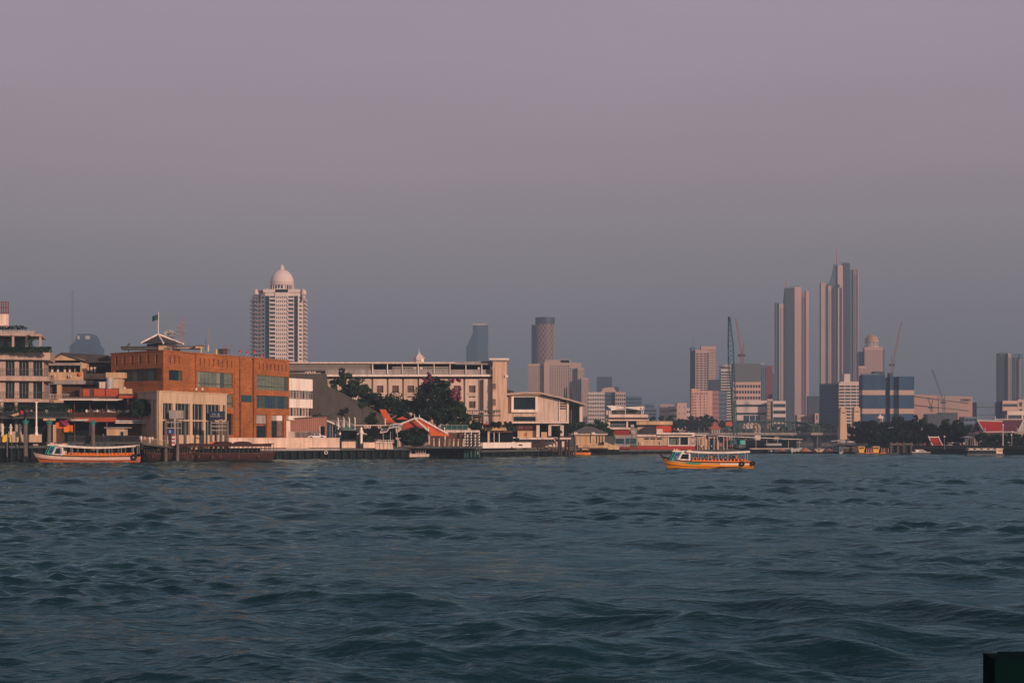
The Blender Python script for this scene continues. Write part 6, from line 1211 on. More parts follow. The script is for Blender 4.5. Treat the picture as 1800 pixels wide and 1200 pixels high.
t.part('shaded_back', MB().pb(1225, 773, 1400, 790, 530, .5), shade)
# temple
def thairoof(t, pR0, pR1, pyR, pE0, pE1, pyE, d, m, dep, gl, gr):
    zr, ze = Z(pyR, d), Z(pyE, d); yr = d+dep/2; b = MB(); quadslab(b, [(X(pR0, d), yr, zr), (X(pR1, d), yr, zr), (X(pE1, d), d, ze), (X(pE0, d), d, ze)], .25); quadslab(b, [(X(pR1, d), yr, zr), (X(pR0, d), yr, zr), (X(pE0, d), d+dep, ze), (X(pE1, d), d+dep, ze)], .25); t.part('roof', b, m)
    b = MB(); b.tube((X(pR0, d), yr, zr+.1), (X(pR1, d), yr, zr+.1), .22, n=6); b.tube((X(pE0, d), d-.05, ze), (X(pE1, d), d-.05, ze), .14, n=6); t.part('ridge_trim', b, white)
    for pr_, pe in ((pR0, pE0) if gl else None, (pR1, pE1) if gr else None):
        pass
def temple():
    white = mat('temple_trim', (.42, .38, .37), var=.15); offwh = mat('temple_gable', (.30, .27, .27), var=.3, scale=1)
    d = 462; t = T('temple_hall', 'temple hall with bright red roof and white carved gable edges', 'temple', (X(1738, d), d+5, 2.4))
    P = [W(1719.3, 740, d+5), W(1762, 741.3, d+5), W(1762, 758.6, d), W(1731, 759.2, d)]
    b = MB(); quadslab(b, P, .3); L_ = W(1709.5, 758, d+9.5); quadslab(b, [P[1], P[0], L_, (P[1].x, d+10, P[2].z)], .3); t.part('roof', b, redt)
    b = MB(); b.tube(P[0]+Vector((0, 0, .2)), P[1]+Vector((0, 0, .2)), .28, n=6); t.part('ridge', b, white)
    b = MB(); b.tube(P[3], P[2], .22, n=6); t.part('eave_trim', b, white)
    for q, nm in ((P[3], 0), (L_, 1)): b = MB(); b.tube(P[0]+Vector((-.25, 0, .1)), q+Vector((-.25, 0, 0)), .34, .3, n=6); t.part('gable_board', b, white)
    b = MB(); b.tube(P[0], P[0]+Vector((-.2, 0, 1.5)), .2, .03, n=6); b.tube(P[3], P[3]+Vector((.1, 0, 1.5)), .24, .08, n=6); b.tube(L_, L_+Vector((-.7, 0, 1.1)), .22, .05, n=6); t.part('finials', b, white)
    b = MB(); b.add([P[0]+Vector((.3, 0, -.3)), P[3]+Vector((.3, .3, .1)), L_+Vector((.3, 0, .1))]+[P[0]+Vector((1, 0, -.3)), P[3]+Vector((1, .3, .1)), L_+Vector((1, 0, .1))], [(0, 1, 2), (5, 4, 3), (0, 3, 4, 1), (1, 4, 5, 2), (2, 5, 3, 0)]); t.part('gable_wall', b, offwh)
    t.part('gable_door', MB().pb(1719.5, 750, 1721.5, 756.5, d+2.3, 1.4), shade); t.part('wall', MB().pb(1714, 759.5, 1762, 790, d+1.2, 7), grey)
    b = MB(); quadslab(b, [W(1705, 760.5, d+1), W(1770, 760, d+1), W(1770, 763.5, d-1.5), W(1700, 762.5, d-1.5)], .2); t.part('lower_eave', b, droof)
    d = 474; t = T('temple_hall', 'taller temple hall with shadow-darkened roof behind the bright red one', 'temple', (X(1780, d), d+6, 2.4)); m = mat('shadowed_roof_tile', (.115, .035, .055), var=.12)  # shadow over the red roof put into this darker tile colour
    P = [W(1748.5, 738, d+6), W(1799, 737.8, d+6), W(1789, 759, d), W(1740, 759, d)]; b = MB(); quadslab(b, P, .3); quadslab(b, [P[1], P[0], W(1735, 759, d+12), W(1806, 757, d+12)], .3); t.part('roof', b, m)
    b = MB(); b.tube(P[0]+Vector((0, 0, .2)), P[1]+Vector((0, 0, .2)), .26, n=6); t.part('ridge', b, white); b = MB(); b.tube(P[3], P[2], .2, n=6); t.part('eave_trim', b, white); b = MB(); b.tube(P[1], P[2], .38, n=6); b.tube(P[1], W(1808, 757, d+12), .34, n=6); t.part('gable_board', b, white)
    b = MB(); b.tube(P[0], P[0]+Vector((.2, 0, 1.7)), .4, .03, n=8); b.tube(P[2], P[2]+Vector((-.3, 0, 1.5)), .26, .06, n=6); t.part('finials', b, white)
    b = MB(); b.add([P[1]+Vector((-.3, 0, -.3)), P[2]+Vector((-.1, .4, .1)), W(1806, 757.5, d+11)]+[P[1]+Vector((-.9, 0, -.3)), P[2]+Vector((-.9, .4, .1)), W(1804, 757.5, d+11)], [(0, 1, 2), (5, 4, 3), (0, 3, 4, 1), (1, 4, 5, 2), (2, 5, 3, 0)]); t.part('gable_wall', b, offwh); t.part('wall', MB().pb(1745, 759.5, 1850, 790, d+1.5, 8), grey)
temple()
t = T('sala', 'small riverside sala with a steep red two tier roof edged in white', 'pavilion', (X(1640, 452), 453, 2.4)); d = 452
b = MB(); quadslab(b, [W(1633, 768.5, d+2), W(1649, 768.5, d+2), W(1652, 776, d), W(1636.5, 776.5, d)], .15); quadslab(b, [W(1637, 777.5, d+1), W(1651, 777, d+1), W(1656, 782.5, d-1), W(1639, 783, d-1)], .15); t.part('roof', b, redt)
b = MB(); b.tube(W(1632.5, 768, d+2), W(1640, 784, d-1), .2, n=5); b.tube(W(1649.5, 768, d+2), W(1657, 783, d-1), .2, n=5); b.tube(W(1632.5, 768, d+2), W(1649.5, 768, d+2), .18, n=5); b.tube(W(1632.5, 768, d+2), W(1631.5, 765, d+2), .15, .03, n=5); b.tube(W(1650, 768, d+2), W(1650.3, 765, d+2), .15, .03, n=5); t.part('roof_trim', b, white); t.part('wall', MB().pb(1634, 783.5, 1654, 787.5, d, 2), tan)
for p in (1635, 1641, 1647, 1653): t.part('column', MB().pb(p, 776, p+.9, 787, d+.6, .2), tan)
t = T('pavilion', 'grey open pavilion with pale hipped roof left of the temple hall', 'pavilion', (X(1703, 450), 452, 2.4)); d = 450; b = MB(); b.hip(X(1695, d), X(1711, d), d-1, d+5, Z(769, d), Z(766, d), 1.2); t.part('roof', b, steel); 
for p in (1697, 1701, 1706, 1709): t.part('column', MB().pb(p, 769.2, p+.7, 787, d+.2, .2), grey)
t.part('shaded_wall', MB().pb(1696, 771, 1710, 787, d+3, .3), dgrey)
for i, p in enumerate((1713, 1717)): b = MB(); c = X(p, 447); b.lathe((c, 447, Z(787, 447)), [(.5, 0), (.35, 1), (.25, 2.6), (.1, 3.1)] if i == 0 else [(.6, 0), (.3, .8), (.18, 1.8), (.04, 2.2)], 10); solo('guardian_statue', b, grey, ['taller grey stone guardian figure at the temple landing', 'shorter grey stone guardian figure at the temple landing'][i], 'statue')
b = MB(); c = W(1737, 771, 468); r_ = np.random.RandomState(3); b.pp([(1724, 769), (1733, 765), (1741, 766), (1744, 771), (1751, 769), (1749, 773), (1738, 779), (1731, 775)], 456, 2); solo('rockery', b, tan, 'pale tan rockery patch amid the greenery before the red temple roof', 'rockery')
def slamp(px, pt, pbm, d, label, r=.09): 
    t = T('street_lamp', label, 'street lamp', (X(px, d), d, Z(pbm, d)), 'street lamps on the right bank'); b = MB(); b.tube((X(px, d), d, Z(pbm, d)), (X(px, d), d, Z(pt, d)), r, r*.7); t.part('pole', b, white if r > .08 else steel); c = W(px, pt, d); b = MB(); b.lathe((c.x, c.y, c.z-.1), [(.1, 0), (.28, .2), (.28, .42), (.08, .6)], 10); t.part('globe', b, white)
slamp(1763, 748, 786, 445, 'white globe lamp before the joint of the two temple roofs', .14)
for i, (p, a) in enumerate(((1660, 768), (1694, 780), (1779, 760), (1778, 765))): slamp(p, a, 790, 446+i, ['thin lamp post just right of the small red roofed sala', 'short lamp by the grey open pavilion', 'lamp globe half buried in the dark shrubs at the right', 'lower lamp globe twin in the dark shrubs at the right'][i], .06)
mast('antenna_mast', 1768, 728, 765, 480, .22, rustm, 'thin red lattice mast in front of the shadow-darkened temple roof', lat=True)
# right bank greenery
G3 = 'dark trees on the right bank'
info = [(1508, 739, 34, 560, 'dark tree covering the foot of the right bridge tower'), (1530, 735, 52, 550, 'dark tree second from the left on the right bank'), (1553, 741, 36, 545, 'dark round tree left of the white bird shaped roof'), (1577, 730, 38, 540, 'dark tree behind the left jetty frame'), (1600, 731, 40, 530, 'tall dark tree below the blue wrapped building corner'), (1616, 725, 30, 526, 'tallest crown in the middle of the right bank trees'), (1640, 741, 46, 520, 'dark tree behind the small red roofed sala'), (1661, 729, 22, 515, 'pointed dark tree right of the sala'), (1669, 741, 44, 512, 'broad dark tree just right of the pointed one'), (1683, 733, 20, 505, 'pointed dark tree before the blue grey sheds'), (1697, 746, 40, 500, 'lower dark tree left of the temple gable'), (1545, 752, 60, 500, 'low front tree above the orange tugs'), (1590, 752, 64, 495, 'low front tree behind the jetty frames'), (1640, 756, 60, 485, 'low front tree close behind the sala roof'), (1680, 756, 54, 480, 'low front tree left of the open pavilion')]
for i, (px, pt, w_, d, lab) in enumerate(info): tree(px, d, 790, pt, w_, lab, 100+i, G3, m=leaf2, ncl=48, per=80, crown_low=.02)
for i, (px, pt, w_, lab) in enumerate(((1728, 762, 40, 'shrub mass under the left temple eave'), (1752, 762, 44, 'shrub mass around the pale rockery'), (1776, 761, 40, 'shrub mass behind the white globe lamp'), (1800, 761, 44, 'shrub mass at the right edge below the temple'))): tree(px, 452, 790, pt, w_, lab, 130+i, None, m=leaf2, name='shrub', ncl=40, cat='shrub', crown_low=0, trunk=False)
G4 = 'far dark trees between the riverside house and the crane'
for i in range(11):
    px = 1140+i*14; tree(px, 780+(i % 3)*12, 782, (734, 731, 733, 729, 732, 728, 730, 727, 729, 733, 738)[i], 32, ['far dark tree directly right of the butterfly roofed house', 'far dark tree above the curved parapet end', 'far dark tree over the red block', 'far dark tree below the open windowed cream block', 'far dark tree above the white flat roof', 'far dark tree below the taller pinkish block', 'far dark tree at the left foot of the salmon pink block', 'far dark tree centred before the salmon pink block', 'far dark tree left of the red temple roof', 'far dark tree behind the red billboard', 'far dark tree left of the teal crane foot'][i], 150+i, G4, m=leaf2, ncl=26, per=70, trunk=False, crown_low=0)
G5 = 'far trees beyond the truss bridge'
for i in range(13):
    px = 1300+i*15.2; tree(px, 860+(i % 3)*15, 781, (752, 750, 749, 752, 748, 750, 752, 749, 744, 739, 738, 742, 738)[i], 30, ['far tree beyond the left end of the bridge arch', 'far tree right of the arch start', 'far tree seen through the bridge web, third from the left', 'far tree seen through the bridge web, fourth from the left', 'far tree seen through the bridge web, fifth from the left', 'far tree under the podium glass', 'far tree below the white banded block', 'far tree below the left tall tower', 'far tree below the low beige block', 'far tree right of the stair tower', 'far tree under the blue gridded hotel face, left', 'far tree under the blue gridded hotel face, right', 'far tree touching the left bridge tower'][i], 170+i, G5, m=leaf, ncl=22, per=60, trunk=False, crown_low=0)
# red gabled hall, billboard, small distant roofs
t = T('gabled_hall', 'far small hall with tiered red gable roof beyond the pier canopy', 'hall', (X(1257, 660), 662, 2)); d = 660
t.part('roof', MB().pp([(1246, 753), (1253, 748), (1253.5, 744), (1257.5, 740.5), (1261.5, 744), (1262, 748), (1269, 753), (1265, 754.5), (1250, 754.5)], d, 6), mat('dusty_red', (.34, .10, .09))); t.part('wall', MB().pb(1250, 754.6, 1266, 763, d+.5, 5), grey)
for p in (1251, 1255, 1260, 1264): t.part('column', MB().pb(p, 754.6, p+.8, 762, d+.2, .3), offwh)
board('billboard', 1275.5, 741, 1287, 748, 640, mat('billboard_red', (.5, .10, .06)), 'red billboard with white edge left of the teal crane', posts=(1277, 1284), pb_=775)
for i, (a, e, c, g, dd, m, lab) in enumerate(((1338, 748, 1340, 752, 640, offwh, ''), )):
    pass
t = T('sala', 'tiny golden tiered pavilion glimpsed through the bridge truss', 'pavilion', (X(1332, 800), 802, 2)); t.part('roof', MB().pp([(1326, 753), (1328, 747), (1332, 743.5), (1336, 747), (1338, 753)], 800, 6), beige); t.part('wall', MB().pb(1327, 753.1, 1337, 780, 801, 5), offwh)
t = T('guard_house', 'small white house with flat roof on top of the right bank tree line', 'house', (X(1549, 620), 622, 2.4)); d = 620; t.part('roof', MB().pb(1544, 731, 1553, 735.5, d-1, 6), tw_white); t.part('turret', MB().lathe((X(1547, d), d, Z(731, d)), [(.5, 0), (.4, .5), (.05, .9)], 8), tw_white); t.part('wall', MB().pb(1548, 735.6, 1552, 775, d, 4), offwh); t.part('window', MB().pb(1549.4, 737, 1550.8, 741, d-.1, .1), glass)
# right bank quay details
t = T('jetty', 'grey jetty frame of concrete posts, left of a pair on the right bank', 'jetty', (X(1573, 446), 447, 0)); t2 = T('jetty', 'grey jetty frame of concrete posts, right of a pair on the right bank', 'jetty', (X(1597, 446), 447, 0))
for tt, ps in ((t, (1565, 1568.5, 1577.5, 1581.5)), (t2, (1587.5, 1591.5, 1601, 1604.5))):
    for i, p in enumerate(ps): b = MB(); b.tube((X(p, 446), 446+i % 2, -1), (X(p, 446), 446+i % 2, Z(777, 446)), .15, n=8); tt.part('post', b, pile)
    tt.part('crossbeam', MB().pb(ps[0], 779, ps[-1], 781.5, 445.6, .3), pile)
    tt.part('pontoon', MB().pb(ps[0]-2, 796, ps[-1]+6, 798.5, 444, 4), dgrey)
    for k in range(1): c = W(ps[1]+3*k+1, 791, 445.5); b = MB(); b.tube(W(ps[1]+3*k, 783, 445.5), W(ps[1]+3*k+2, 795, 445.5), .09); tt.part('chain', b, pile)
for i, (a, e, c, g, m, lab) in enumerate(((1664, 781, 1674, 785, offwh, 'cream low kiosk roof on the right quay, right of the sala'), (1668, 777, 1690, 779.5, steel, 'thin pale awning above the cream low kiosk'), (1622, 779, 1627, 786, tan, 'small tan spirit house left of the sala'))):
    t = T('kiosk', lab, 'kiosk', (X((a+c)/2, 456), 457, 2.4)); t.part('roof', MB().pb(a, e, c, e+1.6, 456, 2), m); t.part('wall', MB().pb(a+1, e+1.7, c-1, 788, 456.4, 1.2), m if i != 1 else dgrey)
rr = random.Random(9)
for i, px in enumerate((1583, 1588, 1595, 1612, 1617, 1626, 1668, 1682, 1688, 1700)): pper(px, 787, 452.5+(i % 2), rr.uniform(-2, 2), 'stand', ('red', 'white', 'dark', 'pink', 'blue')[i % 5], 'person in a %s top on the right bank quay' % ('red', 'white', 'dark', 'pink', 'blue')[i % 5], 'people on the right bank quay')
t = T('river_wall', 'dark quay wall of the right bank below the temple and trees', 'wall', (X(1650, 444), 445, 0)); b = MB(); q = [(X(1484, 460), 459), (X(1650, 449), 448.6), (X(1900, 424), 423.5)]
for (x0, y0), (x1, y1) in zip(q, q[1:]): b.hexa([(x0, y0-.8, -1), (x0, y0, -1), (x1, y1, -1), (x1, y1-.8, -1), (x0, y0-.8, 2.7), (x0, y0, 2.7), (x1, y1, 2.7), (x1, y1-.8, 2.7)])
t.part('wall_body', b, shade)
fr = Fr(1610, 449, 1800, 432); t = T('railing', 'thin dark railing along the right bank quay edge', 'railing', fr.P(10, .3, 2.7)); rail(fr, t, 1612, 1800, 783, 788, .4, m=dsteel, n=80)
# ------------------------------------------------------------------ river craft
def hull_pts(Lx, g, bw, f, kz=-5.0, zk=None):
    """station points of a hull: g(x) gunwale height, bw(x) half beam, f 0 keel .. 1 gunwale"""
    z = kz+(g-kz)*f; return bw*(1-(1-f)**2.2)**.62, z
def loft(x0, d, k, Lx, gun, beam, f0, f1, out=0., n=44, kz=-5.0, stem=16, side=(1, -1), rise=0):
    b = MB(); m = 5
    for s in side:
        vs_ = []
        for i in range(n+1):
            x = Lx*(i/n)**1.25; g = gun(x); bw = beam(x)
            for j in range(m+1):
                f = f0+(f1-f0)*j/m; y, z = hull_pts(Lx, g, bw, f, kz); xs = x+(1-f)**1.3*stem*max(0, 1-x/(Lx*.3)); y += out if y > .05 else 0
                vs_.append((x0+xs*k, d-s*y*k, z*k))
        b.add(vs_, [(i*(m+1)+j, (i+1)*(m+1)+j, (i+1)*(m+1)+j+1, i*(m+1)+j+1) for i in range(n) for j in range(m)])
    return b
def shell(t, nm, mt, *a, **kw): return t.part(nm, loft(*a, **kw), mt, smooth=True)
def ferry(pbow, pyw, Lx, label, hbands, gun, rise, roofx, seats, tyres, sc_beam, sign, vest, name='ferry', seed=1, pole=True, rz0=24, rz1=28.5, cabx=None):
    """all lengths in photo pixels at the boat's distance"""
    d = F*H/(pyw-YH); k = d/F; x0 = X(pbow, d); t = T(name, label, 'ferry', (x0+Lx*k/2, d, 0))
    beam = lambda x: sc_beam*(1-math.exp(-x/(Lx*.13)))*(1-.12*max(0, (x-Lx*.7)/(Lx*.3)))+.25
    P = lambda x, y, z: (x0+x*k, d-y*k, z*k)
    def bx(x_, X_, y_, Y_, z_, Z_): return MB().hexa([P(x_, y_, z_), P(x_, Y_, z_), P(X_, Y_, z_), P(X_, y_, z_), P(x_, y_, Z_), P(x_, Y_, Z_), P(X_, Y_, Z_), P(X_, y_, Z_)])
    A = (x0, d, k, Lx, gun, beam)
    for nm, mt, f0, f1, o in hbands: t.part(nm, loft(*A, f0, f1, o), mt, smooth=True)
    # transom, deck
    n = 40; b = MB(); vs_ = []
    for i in range(n+1): x = Lx*(i/n)**1.25; vs_ += [P(x, beam(x)*.97, gun(x)*.80), P(x, -beam(x)*.97, gun(x)*.80)]
    b.add(vs_, [(2*i, 2*i+1, 2*i+3, 2*i+2) for i in range(n)]); t.part('deck', b, dwood)
    b = MB(); g = gun(Lx); b.add([P(Lx, -beam(Lx), g), P(Lx, beam(Lx), g), P(Lx, beam(Lx)*.9, g*.3), P(Lx, beam(Lx)*.5, -4), P(Lx, -beam(Lx)*.5, -4), P(Lx, -beam(Lx)*.9, g*.3)], [(0, 1, 2, 3, 4, 5)]); t.part('transom', b, hbands[0][1])
    # rubbing strake
    for f, mt, nm, r in ((1.0, black, 'gunwale', 1.15), (.52, dwood, 'rubbing_strake', .55)):
        for s in (1, -1):
            b = MB(); pr = None
            for i in range(37):
                x = Lx*(i/36)**1.2; y, z = hull_pts(Lx, gun(x), beam(x), f); q = Vector(P(x+(1-f)**1.3*16*max(0, 1-x/(Lx*.3)), s*(y+.3), z))
                if pr is not None: b.tube(pr, q, r*k, n=5)
                pr = q
            t.part(nm, b, mt)
    # prow post
    b = MB(); b.tube(P(-3, 0, gun(0)+3.5), P(4, 0, gun(0)-2), 1.1*k, 1.4*k); t.part('prow', b, black)
    # cabin
    c0, c1, c2 = cabx; bm = beam((c0+c2)/2)*.93; gz = gun(c1)*.95
    sl = (c1-c0)
    for s in (1, -1):
        b = MB(); b.prism([P(c1-sl*.05, s*bm, gz), P(c1+sl*.75, s*bm, rz1), P(c2, s*bm, rz1), P(c2+.5, s*bm, gz-1)], (0, s*.12, 0)); t.part('cabin_side', b, white)
        b = MB(); b.prism([P(c1+sl*.45, s*(bm+.6), gz+3), P(c1+sl*.75, s*(bm+.6), gz+(rz1-gz)*.72), P(c2-2.5, s*(bm+.6), gz+(rz1-gz)*.72), P(c2-2.2, s*(bm+.6), gz+3)], (0, -.04*s, 0)); t.part('side_window', b, glass)
        b = MB(); b.prism([P(c0+sl*.2, s*bm*.95, gz), P(c0+sl*.82, s*bm*.95, rz1-1), P(c1+sl*.68, s*bm, rz1-1), P(c1-sl*.1, s*bm, gz)], (0, s*.06, 0)); t.part('bow_panel', b, tealb)
        b = MB(); b.prism([P(c0+sl*.55, s*(bm+.45), gz+3.6), P(c0+sl*.92, s*(bm+.45), rz1-2.6), P(c1+sl*.45, s*(bm+.45), rz1-2.6), P(c1+sl*.05, s*(bm+.45), gz+3.6)], (0, -.03*s, 0)); w_ = t.part('bow_window', b, signb if sign else glassb)
        if sign and s == 1:
            b = MB()
            for q_ in range(2): b.prism([P(c0+sl*.75, bm+.8, gz+5.2+q_*1.8), P(c0+sl*.77, bm+.8, gz+5.9+q_*1.8), P(c1+sl*.12, bm+.8, gz+5.9+q_*1.8), P(c1+sl*.10, bm+.8, gz+5.2+q_*1.8)], (0, -.02, 0))
            t.part('window_lettering', b, steel, parent=w_)
    b = MB(); b.hexa([P(c0, -bm*.9, gz+.5), P(c0+.6, -bm*.9, gz+.5), P(c0+.6, bm*.9, gz+.5), P(c0, bm*.9, gz+.5), P(c0+sl*.6, -bm*.95, rz1-1), P(c0+sl*.6+.6, -bm*.95, rz1-1), P(c0+sl*.6+.6, bm*.95, rz1-1), P(c0+sl*.6, bm*.95, rz1-1)]); t.part('windscreen', b, glass)
    for yv in (-bm*.9, -bm*.3, bm*.3, bm*.9): b = MB(); b.tube(P(c0-.3, yv, gz), P(c0+sl*.58, yv, rz1-1), .55*k, n=5); t.part('windscreen_post', b, tealb)
    t.part('cabin_roof', bx(c0+sl*.4, c2+2, -bm*1.05, bm*1.05, rz1-.6, rz1+1.6), white)
    # roof
    r0, r1 = roofx; b = MB(); n = 24
    for i in range(n):
        a, e = r0+(r1-r0)*i/n, r0+(r1-r0)*(i+1)/n; za, ze = rz1+rise(a), rz1+rise(e); B_ = sc_beam*1.04
        for (ya, yb, ha, hb) in ((-B_, -B_*.5, 0, .9), (-B_*.5, B_*.5, .9, .9), (B_*.5, B_, .9, 0)):
            b.add([P(a, ya, za+ha), P(a, yb, za+hb), P(e, yb, ze+hb), P(e, ya, ze+ha), P(a, ya, za+ha-1.2), P(a, yb, za+hb-1.2), P(e, yb, ze+hb-1.2), P(e, ya, ze+ha-1.2)], [(0, 1, 2, 3), (7, 6, 5, 4), (0, 4, 5, 1), (1, 5, 6, 2), (2, 6, 7, 3), (3, 7, 4, 0)])
    t.part('canopy_roof', b, white)
    b = MB()
    for i in range(n): a, e = r0+(r1-r0)*i/n, r0+(r1-r0)*(i+1)/n; b.hexa([P(a, B_+.4, rz1+rise(a)-2.6), P(a, B_-.3, rz1+rise(a)-2.6), P(e, B_-.3, rz1+rise(e)-2.6), P(e, B_+.4, rz1+rise(e)-2.6), P(a, B_+.4, rz1+rise(a)+.2), P(a, B_-.3, rz1+rise(a)+.2), P(e, B_-.3, rz1+rise(e)+.2), P(e, B_+.4, rz1+rise(e)+.2)])
    t.part('canopy_edge', b, white)
    npst = 7
    for i in range(npst):
        a = r0+4+(r1-r0-8)*i/(npst-1)
        for s in (1, -1): b = MB(); b.tube(P(a, s*sc_beam*.93, gun(a)), P(a, s*sc_beam*.95, rz1+rise(a)-1), .45*k, n=5); t.part('roof_post', b, steel)
    b = MB(); a = r0; 
    for s in (1, -1): b.hexa([P(c2+2, s*sc_beam*.96, gun(c2)+.3), P(c2+2, s*sc_beam*.9, gun(c2)+.3), P(Lx-3, s*sc_beam*.85, gun(Lx)+.3), P(Lx-3, s*sc_beam*.9, gun(Lx)+.3), P(c2+2, s*sc_beam*.96, gun(c2)+2.6), P(c2+2, s*sc_beam*.9, gun(c2)+2.6), P(Lx-3, s*sc_beam*.85, gun(Lx)+2.2), P(Lx-3, s*sc_beam*.9, gun(Lx)+2.2)])
    t.part('side_coaming', b, orange)
    sz = seats[2]
    for i in range(seats[1]):
        a = seats[0]+i*sz
        for s in (1, -1):
            t.part('seat', MB().hexa([P(a, s*sc_beam*.25, gun(a)*.8), P(a, s*sc_beam*.8, gun(a)*.8), P(a+sz*.45, s*sc_beam*.8, gun(a)*.8), P(a+sz*.45, s*sc_beam*.25, gun(a)*.8), P(a+sz*.2, s*sc_beam*.25, gun(a)+6.2), P(a+sz*.2, s*sc_beam*.8, gun(a)+6.2), P(a+sz*.42, s*sc_beam*.8, gun(a)+6.2), P(a+sz*.42, s*sc_beam*.25, gun(a)+6.2)]), orange)
    for a, z, r in tyres:
        for s in (1, -1): b = MB(); c = P(a, s*(beam(min(a, Lx))+1.6), z); b.torus(c, r*k*.68, r*k*.36, n=18, m=8); t.part('tyre_fender', b, black, smooth=True)
    for (a, z, m_) in ((c0+sl*.9, rz1+2.8, orred), (c2-4, rz1+2.4, orange)): t.part('roof_box', bx(a, a+7, -3, 3, rz1+1.6, z+.6), m_)
    for a in (c0+sl*.7, c1): t.part('horn', MB().lathe(P(a, 2, rz1+1.6), [(.4*k, 0), (1.3*k, .6*k), (1.3*k, 2.2*k), (.3*k, 2.8*k)], 8), white)
    return t, P, d, k
# moored ferry at the left
gunL = lambda x: 9.5+9.5*math.exp(-x/34)+1.2*max(0, (x-120)/62)
fy, PF, dF, kF = ferry(60, 810, 184, 'long orange and cream ferry with a teal windowed cabin moored at the left pier', (('hull', mat('ferry_red_orange', (.56, .14, .05), rough=.5, var=.15, scale=1), 0, .62, 0), ('hull_stripe', mat('ferry_cream', (.60, .44, .36), rough=.5, var=.12, scale=1), .60, 1.0, .25)), gunL, None, (0, 0), (0, 0, 0), (), 13, False, None, cabx=(22, 36, 52), rz0=24, rz1=31) if False else (None,)*4
def go():
    t, P, d, k = ferry(58, 812, 186, 'long orange and cream ferry with a teal windowed cabin moored at the left pier', (('hull', mat('ferry_red_orange', (.56, .14, .05), rough=.5, var=.15, scale=1), 0, .60, 0), ('hull_stripe', mat('ferry_cream', (.62, .46, .38), rough=.5, var=.14, scale=1), .60, 1.0, .25)), gunL, lambda x: -3.6*math.sin(math.pi*max(0, min(1, (x-50)/140)))**1.2, (48, 184), (64, 18, 6.4), ((181, 9, 5.5),), 13, False, None, cabx=(24, 36, 56), rz1=30)
    for i in range(2): t.part('engine_box', MB().box(*sorted((P(176, 0, 0)[0], P(186, 0, 0)[0])), d-1, d+1, 10*k, 14*k), white)
    gunC = lambda x: 11.5+9.8*math.exp(-x/26)-.8*min(1, x/60)
    t, P, d, k = ferry(1163, 823, 160, 'orange motor ferry with teal cabin and rows of orange seats crossing mid river', (('hull', mat('ferry_orange', (.85, .30, .015), rough=.45, var=.12, scale=1), 0, .76, 0), ('hull_stripe', mat('ferry_tan', (.50, .27, .16), rough=.5, var=.2, scale=.9), .76, 1.0, .25)), gunC, lambda x: 1.0-2.2*math.sin(math.pi*max(0, min(1, (x-40)/120))), (42, 153), (52, 15, 6.6), ((139, 8.5, 4.6), (158, 9, 4.2)), 14, True, None, cabx=(13, 26, 49), rz1=30)
    # painted green and white flashes on the topsides
    beam = lambda x: 14*(1-math.exp(-x/(160*.13)))*(1-.12*max(0, (x-112)/48))+.25
    for nm, m, xa, xb, f0, f1 in (('green_flash', mat('flash_green', (.03, .25, .14), rough=.5), 38, 65, .74, .90), ('white_flash', white, 100, 152, .74, .90)):
        b = MB(); n = 20; vs_ = []
        for i in range(n+1):
            x = xa+(xb-xa)*i/n; sh_ = (f1-f0)*.5 if nm[0] == 'g' else 0
            for f in (f0, f1): y, z = hull_pts(160, gunC(x), beam(x), f); vs_.append((P(x+(6 if f == f1 else 0)*(nm[0] == 'g'), y+.75, z)))
        b.add(vs_, [(2*i, 2*i+2, 2*i+3, 2*i+1) for i in range(n)]); t.part(nm, b, m)
    for i in range(9):
        q = P(56+9.5*i, (8, -8, 7)[i % 3], gunC(60)*.8+.5); o = person(q[0], q[1], q[2]-.2, 1.57, 'sit', ('dark', 'blue', 'dark')[i % 3], 'seated passenger in dark clothes along the side benches of the mid river ferry', 'passengers on the ferry side benches')
    for i, (x, c, y) in enumerate(((60, 'dark', 4), (67, 'dark', -4), (80, 'dark', 5), (86, 'orange', 3), (93, 'orange', -3), (98, 'red', 4), (104, 'orange', 2), (112, 'dark', -4), (126, 'dark', 4), (131, 'orange', 0))):
        q = P(x, y, gunC(x)*.8+1.5); o = person(q[0], q[1], q[2]-.3, 1.57+.5*(i % 3-1), 'sit' if i not in (8, 9, 3) else 'rail', c, ['passenger in dark clothes on the front seats of the mid river ferry', 'second dark clothed passenger near the ferry cabin', 'dark clothed passenger amid the orange vests', 'standing passenger in an orange vest mid deck on the ferry', 'seated passenger in an orange vest left of the red top', 'passenger in a red top on the mid river ferry', 'seated passenger in an orange vest right of the red top', 'dark clothed passenger behind the orange vests', 'dark clothed crew member standing near the ferry stern', 'crew member in an orange vest standing near the ferry stern'][i]); o.scale = (.95, .95, .95)
go()
